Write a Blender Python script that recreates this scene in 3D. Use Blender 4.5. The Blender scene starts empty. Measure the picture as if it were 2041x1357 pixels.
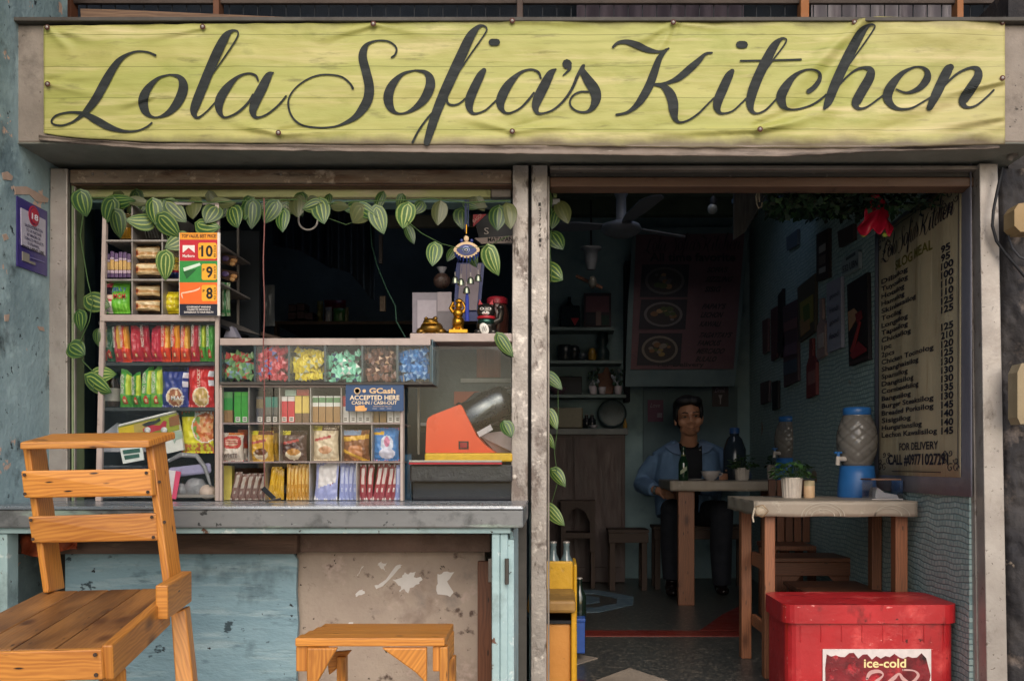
import bpy, bmesh, math, random
from mathutils import Vector, Matrix
from mathutils import noise as mnoise
R = math.radians
rnd = random.Random(7)
C = bpy.context.scene.collection
SC = bpy.context.scene
# ------------------------------------------------------------------ camera, sky, sun, exposure
F, PX, PY, H = 1984.0, 1110.0, 925.0, 0.87      # focal length and principal point of the photo (pixels), eye height
cam = bpy.data.cameras.new('camera'); cam.lens = 36.0*F/2041; cam.sensor_width = 36
cam.shift_x = -(PX-1020.5)/2041; cam.shift_y = (PY-678.5)/2041
cam.clip_start = .05; cam.clip_end = 400
co = bpy.data.objects.new('camera', cam); C.objects.link(co)
co.location = (0, 0, H); co.rotation_euler = (R(90), 0, 0); SC.camera = co
SUN_EL, SUN_AZ = 36, 10          # the sun stands high behind the photographer
w = bpy.data.worlds.new('World'); SC.world = w; w.use_nodes = True
wn = w.node_tree; bg = wn.nodes['Background']
sky = wn.nodes.new('ShaderNodeTexSky'); sky.sky_type = 'NISHITA'; sky.sun_disc = False
sky.sun_elevation = R(SUN_EL); sky.sun_rotation = R(180-SUN_AZ); sky.dust_density = 3.0
wn.links.new(sky.outputs[0], bg.inputs[0]); bg.inputs[1].default_value = .13
sl = bpy.data.lights.new('sun', 'SUN'); sl.energy = .95; sl.angle = R(64); sl.color = (1, .95, .87)
so = bpy.data.objects.new('sun', sl); C.objects.link(so); so.rotation_euler = (R(90-SUN_EL), 0, R(SUN_AZ))
so.location = (0, -3, 6)
SC.view_settings.view_transform = 'Standard'; SC.view_settings.look = 'None'
SC.view_settings.gamma = 1; SC.view_settings.use_curve_mapping = False
SC.view_settings.exposure = 0.48
SC.render.engine = 'CYCLES'
SC.cycles.max_bounces = 10; SC.cycles.diffuse_bounces = 7; SC.cycles.transparent_max_bounces = 12
SC.cycles.use_denoising = True

# ------------------------------------------------------------------ photo pixel + real distance -> point in the place
def W(px, py, d): s = F/d; return Vector(((px-PX)/s, d, H-(py-PY)/s))
def X(px, d): return (px-PX)*d/F
def Z(py, d): return H-(py-PY)*d/F

# ------------------------------------------------------------------ materials
def lin(c):
    if isinstance(c, str):
        c = c.lstrip('#'); c = [int(c[i:i+2], 16)/255 for i in (0, 2, 4)]
        return tuple(x/12.92 if x <= .04045 else ((x+.055)/1.055)**2.4 for x in c)
    return tuple(c)
MATS = {}
def newmat(name):
    m = bpy.data.materials.new(name); m.use_nodes = True
    return m, m.node_tree.nodes, m.node_tree.links, m.node_tree.nodes['Principled BSDF']
def pal(c, rough=.55, metal=0, spec=.4):
    k = ('pal', c, rough, metal, spec)
    if k in MATS: return MATS[k]
    m, n, l, b = newmat('paint_%d' % len(MATS)); col = lin(c)
    nz = n.new('ShaderNodeTexNoise'); nz.inputs['Scale'].default_value = 45; nz.inputs['Detail'].default_value = 4
    tc = n.new('ShaderNodeTexCoord'); l.new(tc.outputs['Object'], nz.inputs['Vector'])
    mx = n.new('ShaderNodeMix'); mx.data_type = 'RGBA'
    mx.inputs[6].default_value = (*[x*.78 for x in col], 1); mx.inputs[7].default_value = (*[min(1, x*1.18) for x in col], 1)
    l.new(nz.outputs[0], mx.inputs[0]); l.new(mx.outputs[2], b.inputs['Base Color'])
    b.inputs['Roughness'].default_value = rough; b.inputs['Metallic'].default_value = metal
    b.inputs['Specular IOR Level'].default_value = spec
    m.diffuse_color = (*col, 1); MATS[k] = m; return m
def surf(name, c1, c2, scale=4, rough=.7, metal=0, patches=(), stretch=(1, 1, 1), bump=.15, bscale=60, uv=False, detail=8, dist=.0):
    """stained surface: noise between c1 and c2, then patches of (colour, noise scale, threshold, softness, stretch)"""
    if name in MATS: return MATS[name]
    m, n, l, b = newmat(name)
    tc = n.new('ShaderNodeTexCoord'); src = tc.outputs['UV' if uv else 'Object']
    def nz(scale, st, off, det=8):
        mp = n.new('ShaderNodeMapping'); mp.inputs['Scale'].default_value = st; mp.inputs['Location'].default_value = (off, off*.7, off*1.3)
        l.new(src, mp.inputs[0]); t = n.new('ShaderNodeTexNoise'); t.inputs['Scale'].default_value = scale
        t.inputs['Detail'].default_value = det; t.inputs['Roughness'].default_value = .62; t.inputs['Distortion'].default_value = dist
        l.new(mp.outputs[0], t.inputs['Vector']); return t.outputs[0]
    def ramp(v, a, bb):
        r = n.new('ShaderNodeMapRange'); r.inputs[1].default_value = a; r.inputs[2].default_value = bb; l.new(v, r.inputs[0]); return r.outputs[0]
    def mix(f, a, bcol):
        x = n.new('ShaderNodeMix'); x.data_type = 'RGBA'; l.new(f, x.inputs[0])
        if isinstance(a, tuple): x.inputs[6].default_value = (*a, 1)
        else: l.new(a, x.inputs[6])
        x.inputs[7].default_value = (*bcol, 1); return x.outputs[2]
    cur = mix(ramp(nz(scale, stretch, 0, detail), .32, .68), lin(c1), lin(c2))
    h = None
    for i, p in enumerate(patches):
        pc, ps, pt, soft = p[:4]; st = p[4] if len(p) > 4 else (1, 1, 1)
        f = ramp(nz(ps, st, 3.7*(i+1)), pt, pt+soft); cur = mix(f, cur, lin(pc)); h = f if h is None else h
    l.new(cur, b.inputs['Base Color']); b.inputs['Roughness'].default_value = rough; b.inputs['Metallic'].default_value = metal
    rr = ramp(nz(scale*2.3, stretch, 9.1, 4), .2, .8); rm = n.new('ShaderNodeMapRange'); l.new(rr, rm.inputs[0])
    rm.inputs[3].default_value = max(.05, rough-.15); rm.inputs[4].default_value = min(1, rough+.15); l.new(rm.outputs[0], b.inputs['Roughness'])
    if bump:
        bp = n.new('ShaderNodeBump'); bp.inputs['Strength'].default_value = bump; bp.inputs['Distance'].default_value = .01
        l.new(nz(bscale, stretch, 5, 4), bp.inputs['Height'])
        if h is not None:
            b2 = n.new('ShaderNodeBump'); b2.inputs['Strength'].default_value = .35; b2.inputs['Distance'].default_value = .004; b2.invert = True
            l.new(h, b2.inputs['Height']); l.new(bp.outputs[0], b2.inputs['Normal']); l.new(b2.outputs[0], b.inputs['Normal'])
        else: l.new(bp.outputs[0], b.inputs['Normal'])
    m.diffuse_color = (*lin(c1), 1); MATS[name] = m; return m
def wood(name, light, dark, rough=.45, knots=True, worn=None, gs=1.0):
    """pine: grain runs along U of the boards' own UVs (metres)"""
    if name in MATS: return MATS[name]
    m, n, l, b = newmat(name); tc = n.new('ShaderNodeTexCoord')
    def mp(sc):
        x = n.new('ShaderNodeMapping'); x.inputs['Scale'].default_value = sc; l.new(tc.outputs['UV'], x.inputs[0]); return x.outputs[0]
    warp = n.new('ShaderNodeTexNoise'); warp.inputs['Scale'].default_value = 1; l.new(mp((3*gs, 9*gs, 1)), warp.inputs['Vector'])
    wv = n.new('ShaderNodeTexWave'); wv.wave_type = 'BANDS'; wv.bands_direction = 'Y'; wv.inputs['Scale'].default_value = 9*gs
    wv.inputs['Distortion'].default_value = 11; wv.inputs['Detail'].default_value = 2; wv.inputs['Detail Scale'].default_value = .8
    l.new(mp((.9, 3.2, 1)), wv.inputs['Vector'])
    fine = n.new('ShaderNodeTexNoise'); fine.inputs['Scale'].default_value = 1; fine.inputs['Detail'].default_value = 6; l.new(mp((6*gs, 160*gs, 1)), fine.inputs['Vector'])
    big = n.new('ShaderNodeTexNoise'); big.inputs['Scale'].default_value = 1; big.inputs['Detail'].default_value = 3; l.new(mp((2, 5, 1)), big.inputs['Vector'])
    def math_(op, a, bb):
        x = n.new('ShaderNodeMath'); x.operation = op
        for i, v in enumerate((a, bb)):
            if isinstance(v, (int, float)): x.inputs[i].default_value = v
            else: l.new(v, x.inputs[i])
        return x.outputs[0]
    g = math_('ADD', math_('MULTIPLY', wv.outputs[0], .19), math_('ADD', math_('MULTIPLY', fine.outputs[0], .55), math_('MULTIPLY', big.outputs[0], .6)))
    r = n.new('ShaderNodeMapRange'); r.inputs[1].default_value = .34; r.inputs[2].default_value = .86; l.new(g, r.inputs[0])
    mx = n.new('ShaderNodeMix'); mx.data_type = 'RGBA'; l.new(r.outputs[0], mx.inputs[0])
    mx.inputs[6].default_value = (*lin(dark), 1); mx.inputs[7].default_value = (*lin(light), 1); cur = mx.outputs[2]
    def over(f, col):
        x = n.new('ShaderNodeMix'); x.data_type = 'RGBA'; l.new(f, x.inputs[0]); l.new(cur, x.inputs[6]); x.inputs[7].default_value = (*lin(col), 1); return x.outputs[2]
    if knots:
        vo = n.new('ShaderNodeTexVoronoi'); vo.inputs['Scale'].default_value = 1; l.new(mp((5, 11, 1)), vo.inputs['Vector'])
        vo.inputs['Randomness'].default_value = 1
        kr = n.new('ShaderNodeMapRange'); kr.inputs[1].default_value = .24; kr.inputs[2].default_value = .08; l.new(vo.outputs['Distance'], kr.inputs[0])
        cx = n.new('ShaderNodeSeparateColor'); l.new(vo.outputs['Color'], cx.inputs[0])
        sel = math_('GREATER_THAN', cx.outputs[0], .6); cur = over(math_('MULTIPLY', math_('MULTIPLY', kr.outputs[0], sel), .85), '#4a2510')
        v2 = n.new('ShaderNodeTexVoronoi'); v2.inputs['Scale'].default_value = 1; l.new(mp((16, 70, 1)), v2.inputs['Vector'])
        k2 = n.new('ShaderNodeMapRange'); k2.inputs[1].default_value = .22; k2.inputs[2].default_value = .12; l.new(v2.outputs['Distance'], k2.inputs[0])
        c2 = n.new('ShaderNodeSeparateColor'); l.new(v2.outputs['Color'], c2.inputs[0]); sel2 = math_('GREATER_THAN', c2.outputs[1], .82)
        cur = over(math_('MULTIPLY', k2.outputs[0], sel2), '#2a1408')
    if worn:
        wz = n.new('ShaderNodeTexNoise'); wz.inputs['Scale'].default_value = 1; wz.inputs['Detail'].default_value = 6; l.new(mp((3.5, 14, 1)), wz.inputs['Vector'])
        wr = n.new('ShaderNodeMapRange'); wr.inputs[1].default_value = .36; wr.inputs[2].default_value = .72; l.new(wz.outputs[0], wr.inputs[0])
        cur = over(wr.outputs[0], worn)
    oi = n.new('ShaderNodeObjectInfo'); ov = n.new('ShaderNodeMapRange'); l.new(oi.outputs['Random'], ov.inputs[0]); ov.inputs[3].default_value = .78; ov.inputs[4].default_value = 1.12
    hs = n.new('ShaderNodeHueSaturation'); l.new(ov.outputs[0], hs.inputs['Value']); l.new(cur, hs.inputs['Color']); cur = hs.outputs[0]
    l.new(cur, b.inputs['Base Color']); b.inputs['Roughness'].default_value = rough
    bp = n.new('ShaderNodeBump'); bp.inputs['Strength'].default_value = .12; bp.inputs['Distance'].default_value = .003
    l.new(g, bp.inputs['Height']); l.new(bp.outputs[0], b.inputs['Normal'])
    m.diffuse_color = (*lin(light), 1); MATS[name] = m; return m
def glass(name='pane_glass', tint=(1, 1, 1), gl=.07, rough=.03):
    if name in MATS: return MATS[name]
    m = bpy.data.materials.new(name); m.use_nodes = True; n, l = m.node_tree.nodes, m.node_tree.links
    n.remove(n['Principled BSDF']); out = n['Material Output']
    t = n.new('ShaderNodeBsdfTransparent'); t.inputs[0].default_value = (*tint, 1)
    g = n.new('ShaderNodeBsdfGlossy'); g.inputs['Roughness'].default_value = rough
    lw = n.new('ShaderNodeLayerWeight'); lw.inputs[0].default_value = .35
    mr = n.new('ShaderNodeMapRange'); mr.inputs[3].default_value = gl; mr.inputs[4].default_value = .6; l.new(lw.outputs['Facing'], mr.inputs[0])
    x = n.new('ShaderNodeMixShader'); l.new(mr.outputs[0], x.inputs[0]); l.new(t.outputs[0], x.inputs[1]); l.new(g.outputs[0], x.inputs[2])
    l.new(x.outputs[0], out.inputs[0]); m.diffuse_color = (.8, .9, 1, .3); MATS[name] = m; return m

# ------------------------------------------------------------------ mesh builder
TXT = {}
def text_geo(s, bold):
    k = (s, bold)
    if k in TXT: return TXT[k]
    cu = bpy.data.curves.new('t', 'FONT'); cu.body = s; cu.offset = bold; cu.resolution_u = 3
    o = bpy.data.objects.new('t', cu); me = o.to_mesh()
    v = [(p.co.x, p.co.y) for p in me.vertices]; f = [tuple(p.vertices) for p in me.polygons]
    o.to_mesh_clear(); bpy.data.objects.remove(o); bpy.data.curves.remove(cu)
    if v:
        x0 = min(a for a, b in v); x1 = max(a for a, b in v); y0 = min(b for a, b in v); y1 = max(b for a, b in v)
        v = [((a-x0)/max(1e-6, x1-x0), (b-y0)/max(1e-6, y1-y0)) for a, b in v]
    TXT[k] = (v, f); return TXT[k]
class MB:
    def __init__(s): s.v = []; s.f = []; s.m = []; s.uv = []; s.sm = []; s.mats = []
    def mi(s, m):
        if m not in s.mats: s.mats.append(m)
        return s.mats.index(m)
    def add(s, vs, fs, mat, smooth=False, uvs=None, fm=None):
        o = len(s.v); s.v += [Vector(p) for p in vs]
        for i, f in enumerate(fs):
            s.f.append(tuple(a+o for a in f)); s.m.append(s.mi(fm[i] if fm else mat)); s.sm.append(smooth)
            s.uv.append([uvs[a] for a in f] if uvs else None)
        return s
    def hexa(s, p, mat):
        """8 corners: bottom ring 0-3, top ring 4-7"""
        fs = [(0, 3, 2, 1), (4, 5, 6, 7), (0, 1, 5, 4), (1, 2, 6, 5), (2, 3, 7, 6), (3, 0, 4, 7)]
        p = [Vector(a) for a in p]; ax = [(p[1]-p[0]), (p[3]-p[0]), (p[4]-p[0])]
        L = max(range(3), key=lambda i: ax[i].length); ou, ov = rnd.random()*9, rnd.random()*9
        un = ax[L].normalized(); oth = [ax[i].normalized() for i in range(3) if i != L and ax[i].length > 1e-9]
        o = len(s.v); s.v += p
        for f in fs:
            nrm = (p[f[1]]-p[f[0]]).cross(p[f[3]]-p[f[0]])
            best = min(oth, key=lambda a: abs(a.dot(nrm))) if oth else un
            s.f.append(tuple(a+o for a in f)); s.m.append(s.mi(mat)); s.sm.append(False)
            s.uv.append([((p[a]-p[0]).dot(un)+ou, (p[a]-p[0]).dot(best)+ov+sum(f)*.013) for a in f])
        return s
    def box(s, x0, x1, y0, y1, z0, z1, mat):
        if x0 > x1: x0, x1 = x1, x0
        if y0 > y1: y0, y1 = y1, y0
        if z0 > z1: z0, z1 = z1, z0
        return s.hexa([(x0, y0, z0), (x1, y0, z0), (x1, y1, z0), (x0, y1, z0), (x0, y0, z1), (x1, y0, z1), (x1, y1, z1), (x0, y1, z1)], mat)
    def pbox(s, px0, py0, px1, py1, d0, d1, mat):
        """box whose front at distance d0 covers the pixel rectangle"""
        return s.box(X(px0, d0), X(px1, d0), d0, d1, Z(py1, d0), Z(py0, d0), mat)
    def bar(s, p0, p1, w_, h_, mat, side=(1, 0, 0)):
        p0, p1 = Vector(p0), Vector(p1); d = (p1-p0).normalized(); a = Vector(side); a = (a-d*a.dot(d)).normalized(); b = d.cross(a)
        a = a*w_/2; b = b*h_/2
        return s.hexa([p0-a-b, p0+a-b, p0+a+b, p0-a+b, p1-a-b, p1+a-b, p1+a+b, p1-a+b], mat)
    def tube(s, pts, r, mat, n=8, cap=True, smooth=True):
        pts = [Vector(p) for p in pts]; k = len(pts); rs = r if isinstance(r, (list, tuple)) else [r]*k
        vs = []; prev = None
        for i in range(k):
            d = (pts[min(i+1, k-1)]-pts[max(i-1, 0)])
            d = d.normalized() if d.length > 1e-9 else Vector((0, 0, 1))
            a = prev if prev is not None else (Vector((1, 0, 0)) if abs(d.x) < .8 else Vector((0, 1, 0)))
            a = (a-d*a.dot(d)).normalized(); prev = a; b = d.cross(a)
            for j in range(n):
                t = 2*math.pi*j/n; vs.append(pts[i]+(a*math.cos(t)+b*math.sin(t))*rs[i])
        fs = [(i*n+j, i*n+(j+1) % n, (i+1)*n+(j+1) % n, (i+1)*n+j) for i in range(k-1) for j in range(n)]
        s.add(vs, fs, mat, smooth)
        if cap: s.add(vs[:n], [tuple(range(n-1, -1, -1))], mat); s.add(vs[-n:], [tuple(range(n))], mat)
        return s
    def lathe(s, c, prof, mat, n=24, smooth=True, ax=None, fm=None, sx=1, sy=1):
        c = Vector(c); ax = Vector(ax).normalized() if ax else Vector((0, 0, 1))
        a = Vector((1, 0, 0)) if abs(ax.x) < .8 else Vector((0, 1, 0)); a = (a-ax*a.dot(ax)).normalized(); b = ax.cross(a)
        vs = []
        for r, z in prof:
            for j in range(n):
                t = 2*math.pi*j/n; vs.append(c+ax*z+a*math.cos(t)*r*sx+b*math.sin(t)*r*sy)
        k = len(prof); fs = []; fmm = []
        for i in range(k-1):
            for j in range(n):
                fs.append((i*n+j, i*n+(j+1) % n, (i+1)*n+(j+1) % n, (i+1)*n+j)); fmm.append(fm[i] if fm else mat)
        s.add(vs, fs, mat, smooth, fm=fmm if fm else None)
        if prof[0][0] > 1e-4: s.add(vs[:n], [tuple(range(n-1, -1, -1))], fm[0] if fm else mat)
        if prof[-1][0] > 1e-4: s.add(vs[-n:], [tuple(range(n))], fm[-1] if fm else mat)
        return s
    def ell(s, c, r, mat, n=14, m=9, rot=None):
        c = Vector(c); vs = []; rot = rot or Matrix.Identity(3)
        for i in range(m+1):
            p = math.pi*i/m
            for j in range(n):
                t = 2*math.pi*j/n
                vs.append(c+rot @ Vector((r[0]*math.sin(p)*math.cos(t), r[1]*math.sin(p)*math.sin(t), -r[2]*math.cos(p))))
        fs = [(i*n+j, i*n+(j+1) % n, (i+1)*n+(j+1) % n, (i+1)*n+j) for i in range(m) for j in range(n)]
        return s.add(vs, fs, mat, True)
    def disc(s, c, r, t, mat, ax=(0, -1, 0), n=24):
        ax = Vector(ax).normalized(); a = Vector((1, 0, 0)) if abs(ax.x) < .8 else Vector((0, 1, 0)); a = (a-ax*a.dot(ax)).normalized(); b = ax.cross(a)
        return s.prism([Vector(c)+a*r*math.cos(2*math.pi*i/n)+b*r*math.sin(2*math.pi*i/n) for i in range(n)], ax*t, mat)
    def prism(s, poly, ext, mat, side=None):
        """planar polygon extruded by vector ext"""
        poly = [Vector(p) for p in poly]; e = Vector(ext); n = len(poly)
        nr = Vector((0, 0, 0))
        for i in range(n): nr += poly[i].cross(poly[(i+1) % n])
        if nr.dot(e) > 0: poly = poly[::-1]
        ou = rnd.random()*5; u = (poly[1]-poly[0]).normalized(); v = nr.normalized().cross(u)
        uv = [((p-poly[0]).dot(u)+ou, (p-poly[0]).dot(v)) for p in poly]
        s.add(poly, [tuple(range(n))], mat, uvs=uv)
        s.add([p+e for p in poly], [tuple(range(n-1, -1, -1))], mat, uvs=uv)
        for i in range(n):
            a, b = poly[i], poly[(i+1) % n]; L = (b-a).length
            s.add([a, a+e, b+e, b], [(0, 1, 2, 3)], side or mat, uvs=[(ou, 0), (ou, e.length), (ou+L, e.length), (ou+L, 0)])
        return s
    def ppoly(s, pts, d0, d1, mat, side=None):
        return s.prism([W(x, y, d0) for x, y in pts], (0, d1-d0, 0), mat, side)
    def grid(s, fn, nu, nv, mat, smooth=True, paint=None, uvs=True):
        vs = [fn(i/nu, j/nv) for j in range(nv+1) for i in range(nu+1)]
        uv = [(i/nu, j/nv) for j in range(nv+1) for i in range(nu+1)]
        fs = []; fm = []
        for j in range(nv):
            for i in range(nu):
                a = j*(nu+1)+i; fs.append((a, a+1, a+nu+2, a+nu+1))
                fm.append(paint((i+.5)/nu, (j+.5)/nv) if paint else mat)
        return s.add(vs, fs, mat, smooth, uvs=uv, fm=fm)
    def text(s, st, o, ex, ey, mat, bold=0.0, shear=0, fn=None):
        """text fitted to the box o, o+ex, o+ey"""
        v, f = text_geo(st, bold); o, ex, ey = Vector(o), Vector(ex), Vector(ey)
        vs = [o+ex*(a+shear*(b-.5))+ey*b for a, b in v]
        if fn: vs = [fn(p) for p in vs]
        return s.add(vs, f, mat)
    def ptext(s, st, x0, y0, x1, y1, d, mat, bold=0.0, shear=0, dx=0, dy=0):
        """text in the upright plane at distance d, fitted to a pixel box; dx, dy tilt the baseline (pixels over the length)"""
        o = W(x0, y1, d); return s.text(st, o, W(x1, y1+dy, d)-o, W(x0+dx, y0, d)-o, mat, bold, shear)
    def ribbon(s, pts, fn, mat, sub=6, ks=1.0):
        """brush stroke: pts (x, y, width) smoothed, mapped to the place by fn(x, y)"""
        P = []
        n = len(pts)
        for i in range(n-1):
            p0, p1, p2, p3 = pts[max(0, i-1)], pts[i], pts[i+1], pts[min(n-1, i+2)]
            for k in range(sub):
                t = k/sub
                P.append([.5*((2*b)+(-a+c)*t+(2*a-5*b+4*c-d)*t*t+(-a+3*b-3*c+d)*t**3) for a, b, c, d in zip(p0, p1, p2, p3)])
        P.append(list(pts[-1])); vs = []
        for i, (x, y, ww) in enumerate(P):
            a, b = P[max(0, i-1)], P[min(len(P)-1, i+1)]; dx, dy = b[0]-a[0], b[1]-a[1]; L = math.hypot(dx, dy) or 1
            nx, ny = -dy/L, dx/L; hw = max(1.5, ww)*ks/2
            for q in (-1, 0, 1): vs.append(fn(x+nx*hw*q, y+ny*hw*q))
        fs = []
        for i in range(len(P)-1):
            for q in (0, 1): fs.append((i*3+q, i*3+q+1, i*3+q+4, i*3+q+3))
        s.add(vs, fs, mat)
        for idx in (0, len(P)-1):         # round ends
            x, y, ww = P[idx]; hw = max(1.5, ww)*ks/2
            s.add([fn(x+math.cos(t*.7854)*hw, y+math.sin(t*.7854)*hw) for t in range(8)], [tuple(range(8))], mat)
        return s
    def build(s, name, parent=None, bev=0, seg=2, org=None, shade=True):
        root = parent; o0 = Vector(org) if org is not None else (ORG.get(parent.name, Vector((0, 0, 0))) if parent else None)
        if o0 is None:
            xs = [p.x for p in s.v]; ys = [p.y for p in s.v]; zs = [p.z for p in s.v]
            o0 = Vector(((min(xs)+max(xs))/2, (min(ys)+max(ys))/2, min(zs)))
        me = bpy.data.meshes.new(name); me.from_pydata([tuple(p-o0) for p in s.v], [], s.f)
        for m in s.mats: me.materials.append(m)
        me.polygons.foreach_set('material_index', s.m); me.polygons.foreach_set('use_smooth', s.sm)
        uvl = me.uv_layers.new(name='UVMap'); k = 0; flat = []
        for i, f in enumerate(s.f):
            u = s.uv[i]
            if u is None:
                p = [s.v[a]-o0 for a in f]; u = [(q.x+q.y*.7, q.z+q.y*.4) for q in p]
            for t in u: flat += [t[0], t[1]]
        uvl.data.foreach_set('uv', flat); me.update()
        o = bpy.data.objects.new(name, me); C.objects.link(o)
        ORG[o.name] = o0
        if parent: o.parent = parent
        else: o.location = o0
        if bev:
            b = o.modifiers.new('bevel', 'BEVEL'); b.width = bev; b.segments = seg; b.limit_method = 'ANGLE'; b.angle_limit = R(40)
            b.harden_normals = False
        return o
ORG = {}
def tag(o, label=None, cat=None, group=None, kind=None):
    if label: o['label'] = label
    if cat: o['category'] = cat
    if group: o['group'] = group
    if kind: o['kind'] = kind
    return o
def thing(name, label, cat, loc, group=None):
    o = bpy.data.objects.new(name, None); C.objects.link(o); o.location = loc; o.empty_display_size = .1
    ORG[o.name] = Vector(loc); return tag(o, label, cat, group)
def solo(mb, name, label, cat, group=None, bev=0): return tag(mb.build(name, bev=bev), label, cat, group)
def copy_tree(o, parent=None):
    c = o.copy(); C.objects.link(c); ORG[c.name] = ORG.get(o.name, Vector((0, 0, 0)))
    if parent: c.parent = parent
    for ch in list(o.children): copy_tree(ch, c)
    return c
def interp(tab, x):
    if x <= tab[0][0]: return tab[0][1]
    for (a, b), (c, d) in zip(tab, tab[1:]):
        if x <= c: return b+(d-b)*(x-a)/(c-a)
    return tab[-1][1]

# ------------------------------------------------------------------ shared materials
M_alu = surf('worn_aluminium', '#aca49d', '#888079', 7, .45, .3, patches=[('#6b5f58', 14, .55, .12, (1, 1, .5)), ('#cfc6bd', 24, .58, .12), ('#4a4038', 30, .60, .07, (1, 1, .35)), ('#4a3a30', 7, .62, .1)], bump=.2, bscale=90)
M_alu_clean = surf('brushed_aluminium', '#aba49d', '#8b837d', 5, .42, .35, patches=[('#6f655d', 26, .61, .08), ('#4a4039', 6, .60, .14, (1, 1, .5)), ('#33291f', 60, .66, .04)], bump=.1)
M_alu_dark = surf('dull_aluminium', '#8d857d', '#6d655e', 6, .45, .3, patches=[('#4b433c', 26, .62, .1)], bump=.1)
M_conc = surf('fascia_plaster', '#988d82', '#7f756b', 5, .8, patches=[('#5d544c', 6, .54, .18), ('#3c352f', 40, .64, .05)], bump=.2, bscale=80)
M_soffit = surf('grey_painted_board', '#8a8a80', '#75756c', 6, .75, patches=[('#56544c', 7, .62, .2)], bump=.1)
M_bluewall = surf('peeling_blue_wall', '#9bb0b2', '#869da0', 4, .75, patches=[('#5f747a', 3, .52, .2), ('#a5bcbd', 7, .56, .1), ('#c9a893', 11, .635, .012), ('#2f3a3e', 24, .635, .03), ('#3d4a4c', 5, .60, .12)], bump=.4, bscale=40)
M_rust = surf('rusty_shutter_metal', '#8f7d6c', '#71604f', 8, .6, .2, patches=[('#6a4c38', 7, .48, .2, (.6, 1, 3)), ('#b3a08c', 30, .58, .12), ('#2e1d14', 14, .57, .12, (.5, 1, 2))], stretch=(.5, 1, 2), bump=.2)
M_brown = surf('brown_painted_steel', '#6b4f3d', '#553d2e', 7, .6, patches=[('#3a2820', 10, .58, .12)], stretch=(.3, 1, 1))
M_darkst = surf('dirty_dark_steel', '#4b4640', '#393530', 9, .65, patches=[('#6f685e', 30, .62, .06)], stretch=(.4, 1, 1))
M_lime = surf('lime_painted_board', '#c6c78e', '#abaf74', 5, .65, patches=[('#cdbfa0', 6, .53, .12, (.3, 1, 2)), ('#4d4a33', 20, .63, .05), ('#6a6742', 7, .58, .1)], stretch=(.3, 1, 3))
M_teal = surf('teal_painted_wood', '#7e9c9c', '#678686', 5, .65, patches=[('#4c6263', 9, .6, .15)], stretch=(1, 1, .3))
M_tealg = surf('green_edge_paint', '#8c9c78', '#75865f', 5, .65, patches=[('#4c5a4b', 9, .62, .12)])
M_black = pal('#15161b', .6)
M_bluepaint = surf('pale_blue_gloss_paint', '#a9c2c4', '#94b0b4', 5, .5, patches=[('#c9d6d5', 16, .60, .05), ('#6a4a3b', 14, .635, .02), ('#7c8f90', 5, .56, .12), ('#3a3330', 40, .66, .03)], bump=.25)
M_counter = surf('counter_apron_metal', '#7f8182', '#686a6b', 4, .5, .2, patches=[('#98a99c', 7, .56, .08, (.4, 1, 1.5)), ('#4f5152', 9, .55, .12), ('#b9b9a0', 18, .645, .03, (.4, 1, 1)), ('#2f3031', 30, .65, .03)], stretch=(.5, 1, 1), bump=.08)
M_counter_top = surf('counter_top_metal', '#a3a9b0', '#868c94', 5, .25, .6, patches=[('#5e5f62', 9, .62, .12)], stretch=(.4, 1, 1), bump=.05)
M_ply = surf('blue_plywood', '#93b2bf', '#7c9cab', 5, .7, patches=[('#a0bac4', 9, .54, .08, (.3, 1, 2.5)), ('#6d8894', 16, .57, .12, (.6, 1, 2)), ('#3c4f58', 18, .64, .03, (.6, 1, 1)), ('#20262b', 26, .655, .02), ('#4e626a', 3.5, .56, .14)], stretch=(.6, 1, 1.6), bump=.8, bscale=22)
M_beige = surf('bare_cement_panel', '#b9a99b', '#a08f83', 4, .85, patches=[('#7a665c', 4, .52, .16), ('#c0aca2', 11, .58, .1), ('#5d4c44', 16, .61, .07), ('#33281f', 36, .645, .03), ('#6e6a6a', 3, .58, .14)], bump=.35)
M_wood = wood('varnished_pine', '#d8923f', '#99561f', .42)
M_wood_seat = wood('worn_pine_seat', '#a8743e', '#85552a', .42, worn='#4e2e1a')
M_dwood = wood('dark_stained_wood', '#7a4a30', '#4c2a1a', .5)
M_bwood = wood('old_brown_wood', '#46342a', '#2c2019', .7, knots=False)
# ================================================================== THE SETTING
g = MB(); g.box(-30, 30, -30, 3.49, -.3, -.06, surf('street_concrete', '#a59e94', '#8d867c', 3, .85, patches=[('#4d4944', 5, .6, .2)]))
tag(g.build('ground'), kind='structure')
# interior terrazzo floor
def terrazzo():
    m, n, l, b = newmat('terrazzo'); tc = n.new('ShaderNodeTexCoord')
    v = n.new('ShaderNodeTexVoronoi'); v.inputs['Scale'].default_value = 85; l.new(tc.outputs['Object'], v.inputs['Vector'])
    s = n.new('ShaderNodeSeparateColor'); l.new(v.outputs['Color'], s.inputs[0])
    cr = n.new('ShaderNodeValToRGB'); l.new(s.outputs[0], cr.inputs[0]); e = cr.color_ramp.elements
    e[0].color = (.03, .034, .034, 1); e[1].color = (.17, .155, .13, 1); e.new(.6).color = (.05, .054, .052, 1); e.new(.85).color = (.09, .085, .072, 1)
    l.new(cr.outputs[0], b.inputs['Base Color']); b.inputs['Roughness'].default_value = .35; return m
BD = 7.62          # distance of the back wall
g = MB(); g.box(-2.3, 1.6, 3.49, BD+.1, -.2, 0, terrazzo()); fl = tag(g.build('floor'), kind='structure')
def FL(px, py, z=0): s = (py-PY)/(H-z); d = F/s; return Vector((X(px, d), d, z))
M_inlay = surf('pale_tile_inlay', '#a29688', '#8b8074', 6, .4)
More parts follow.
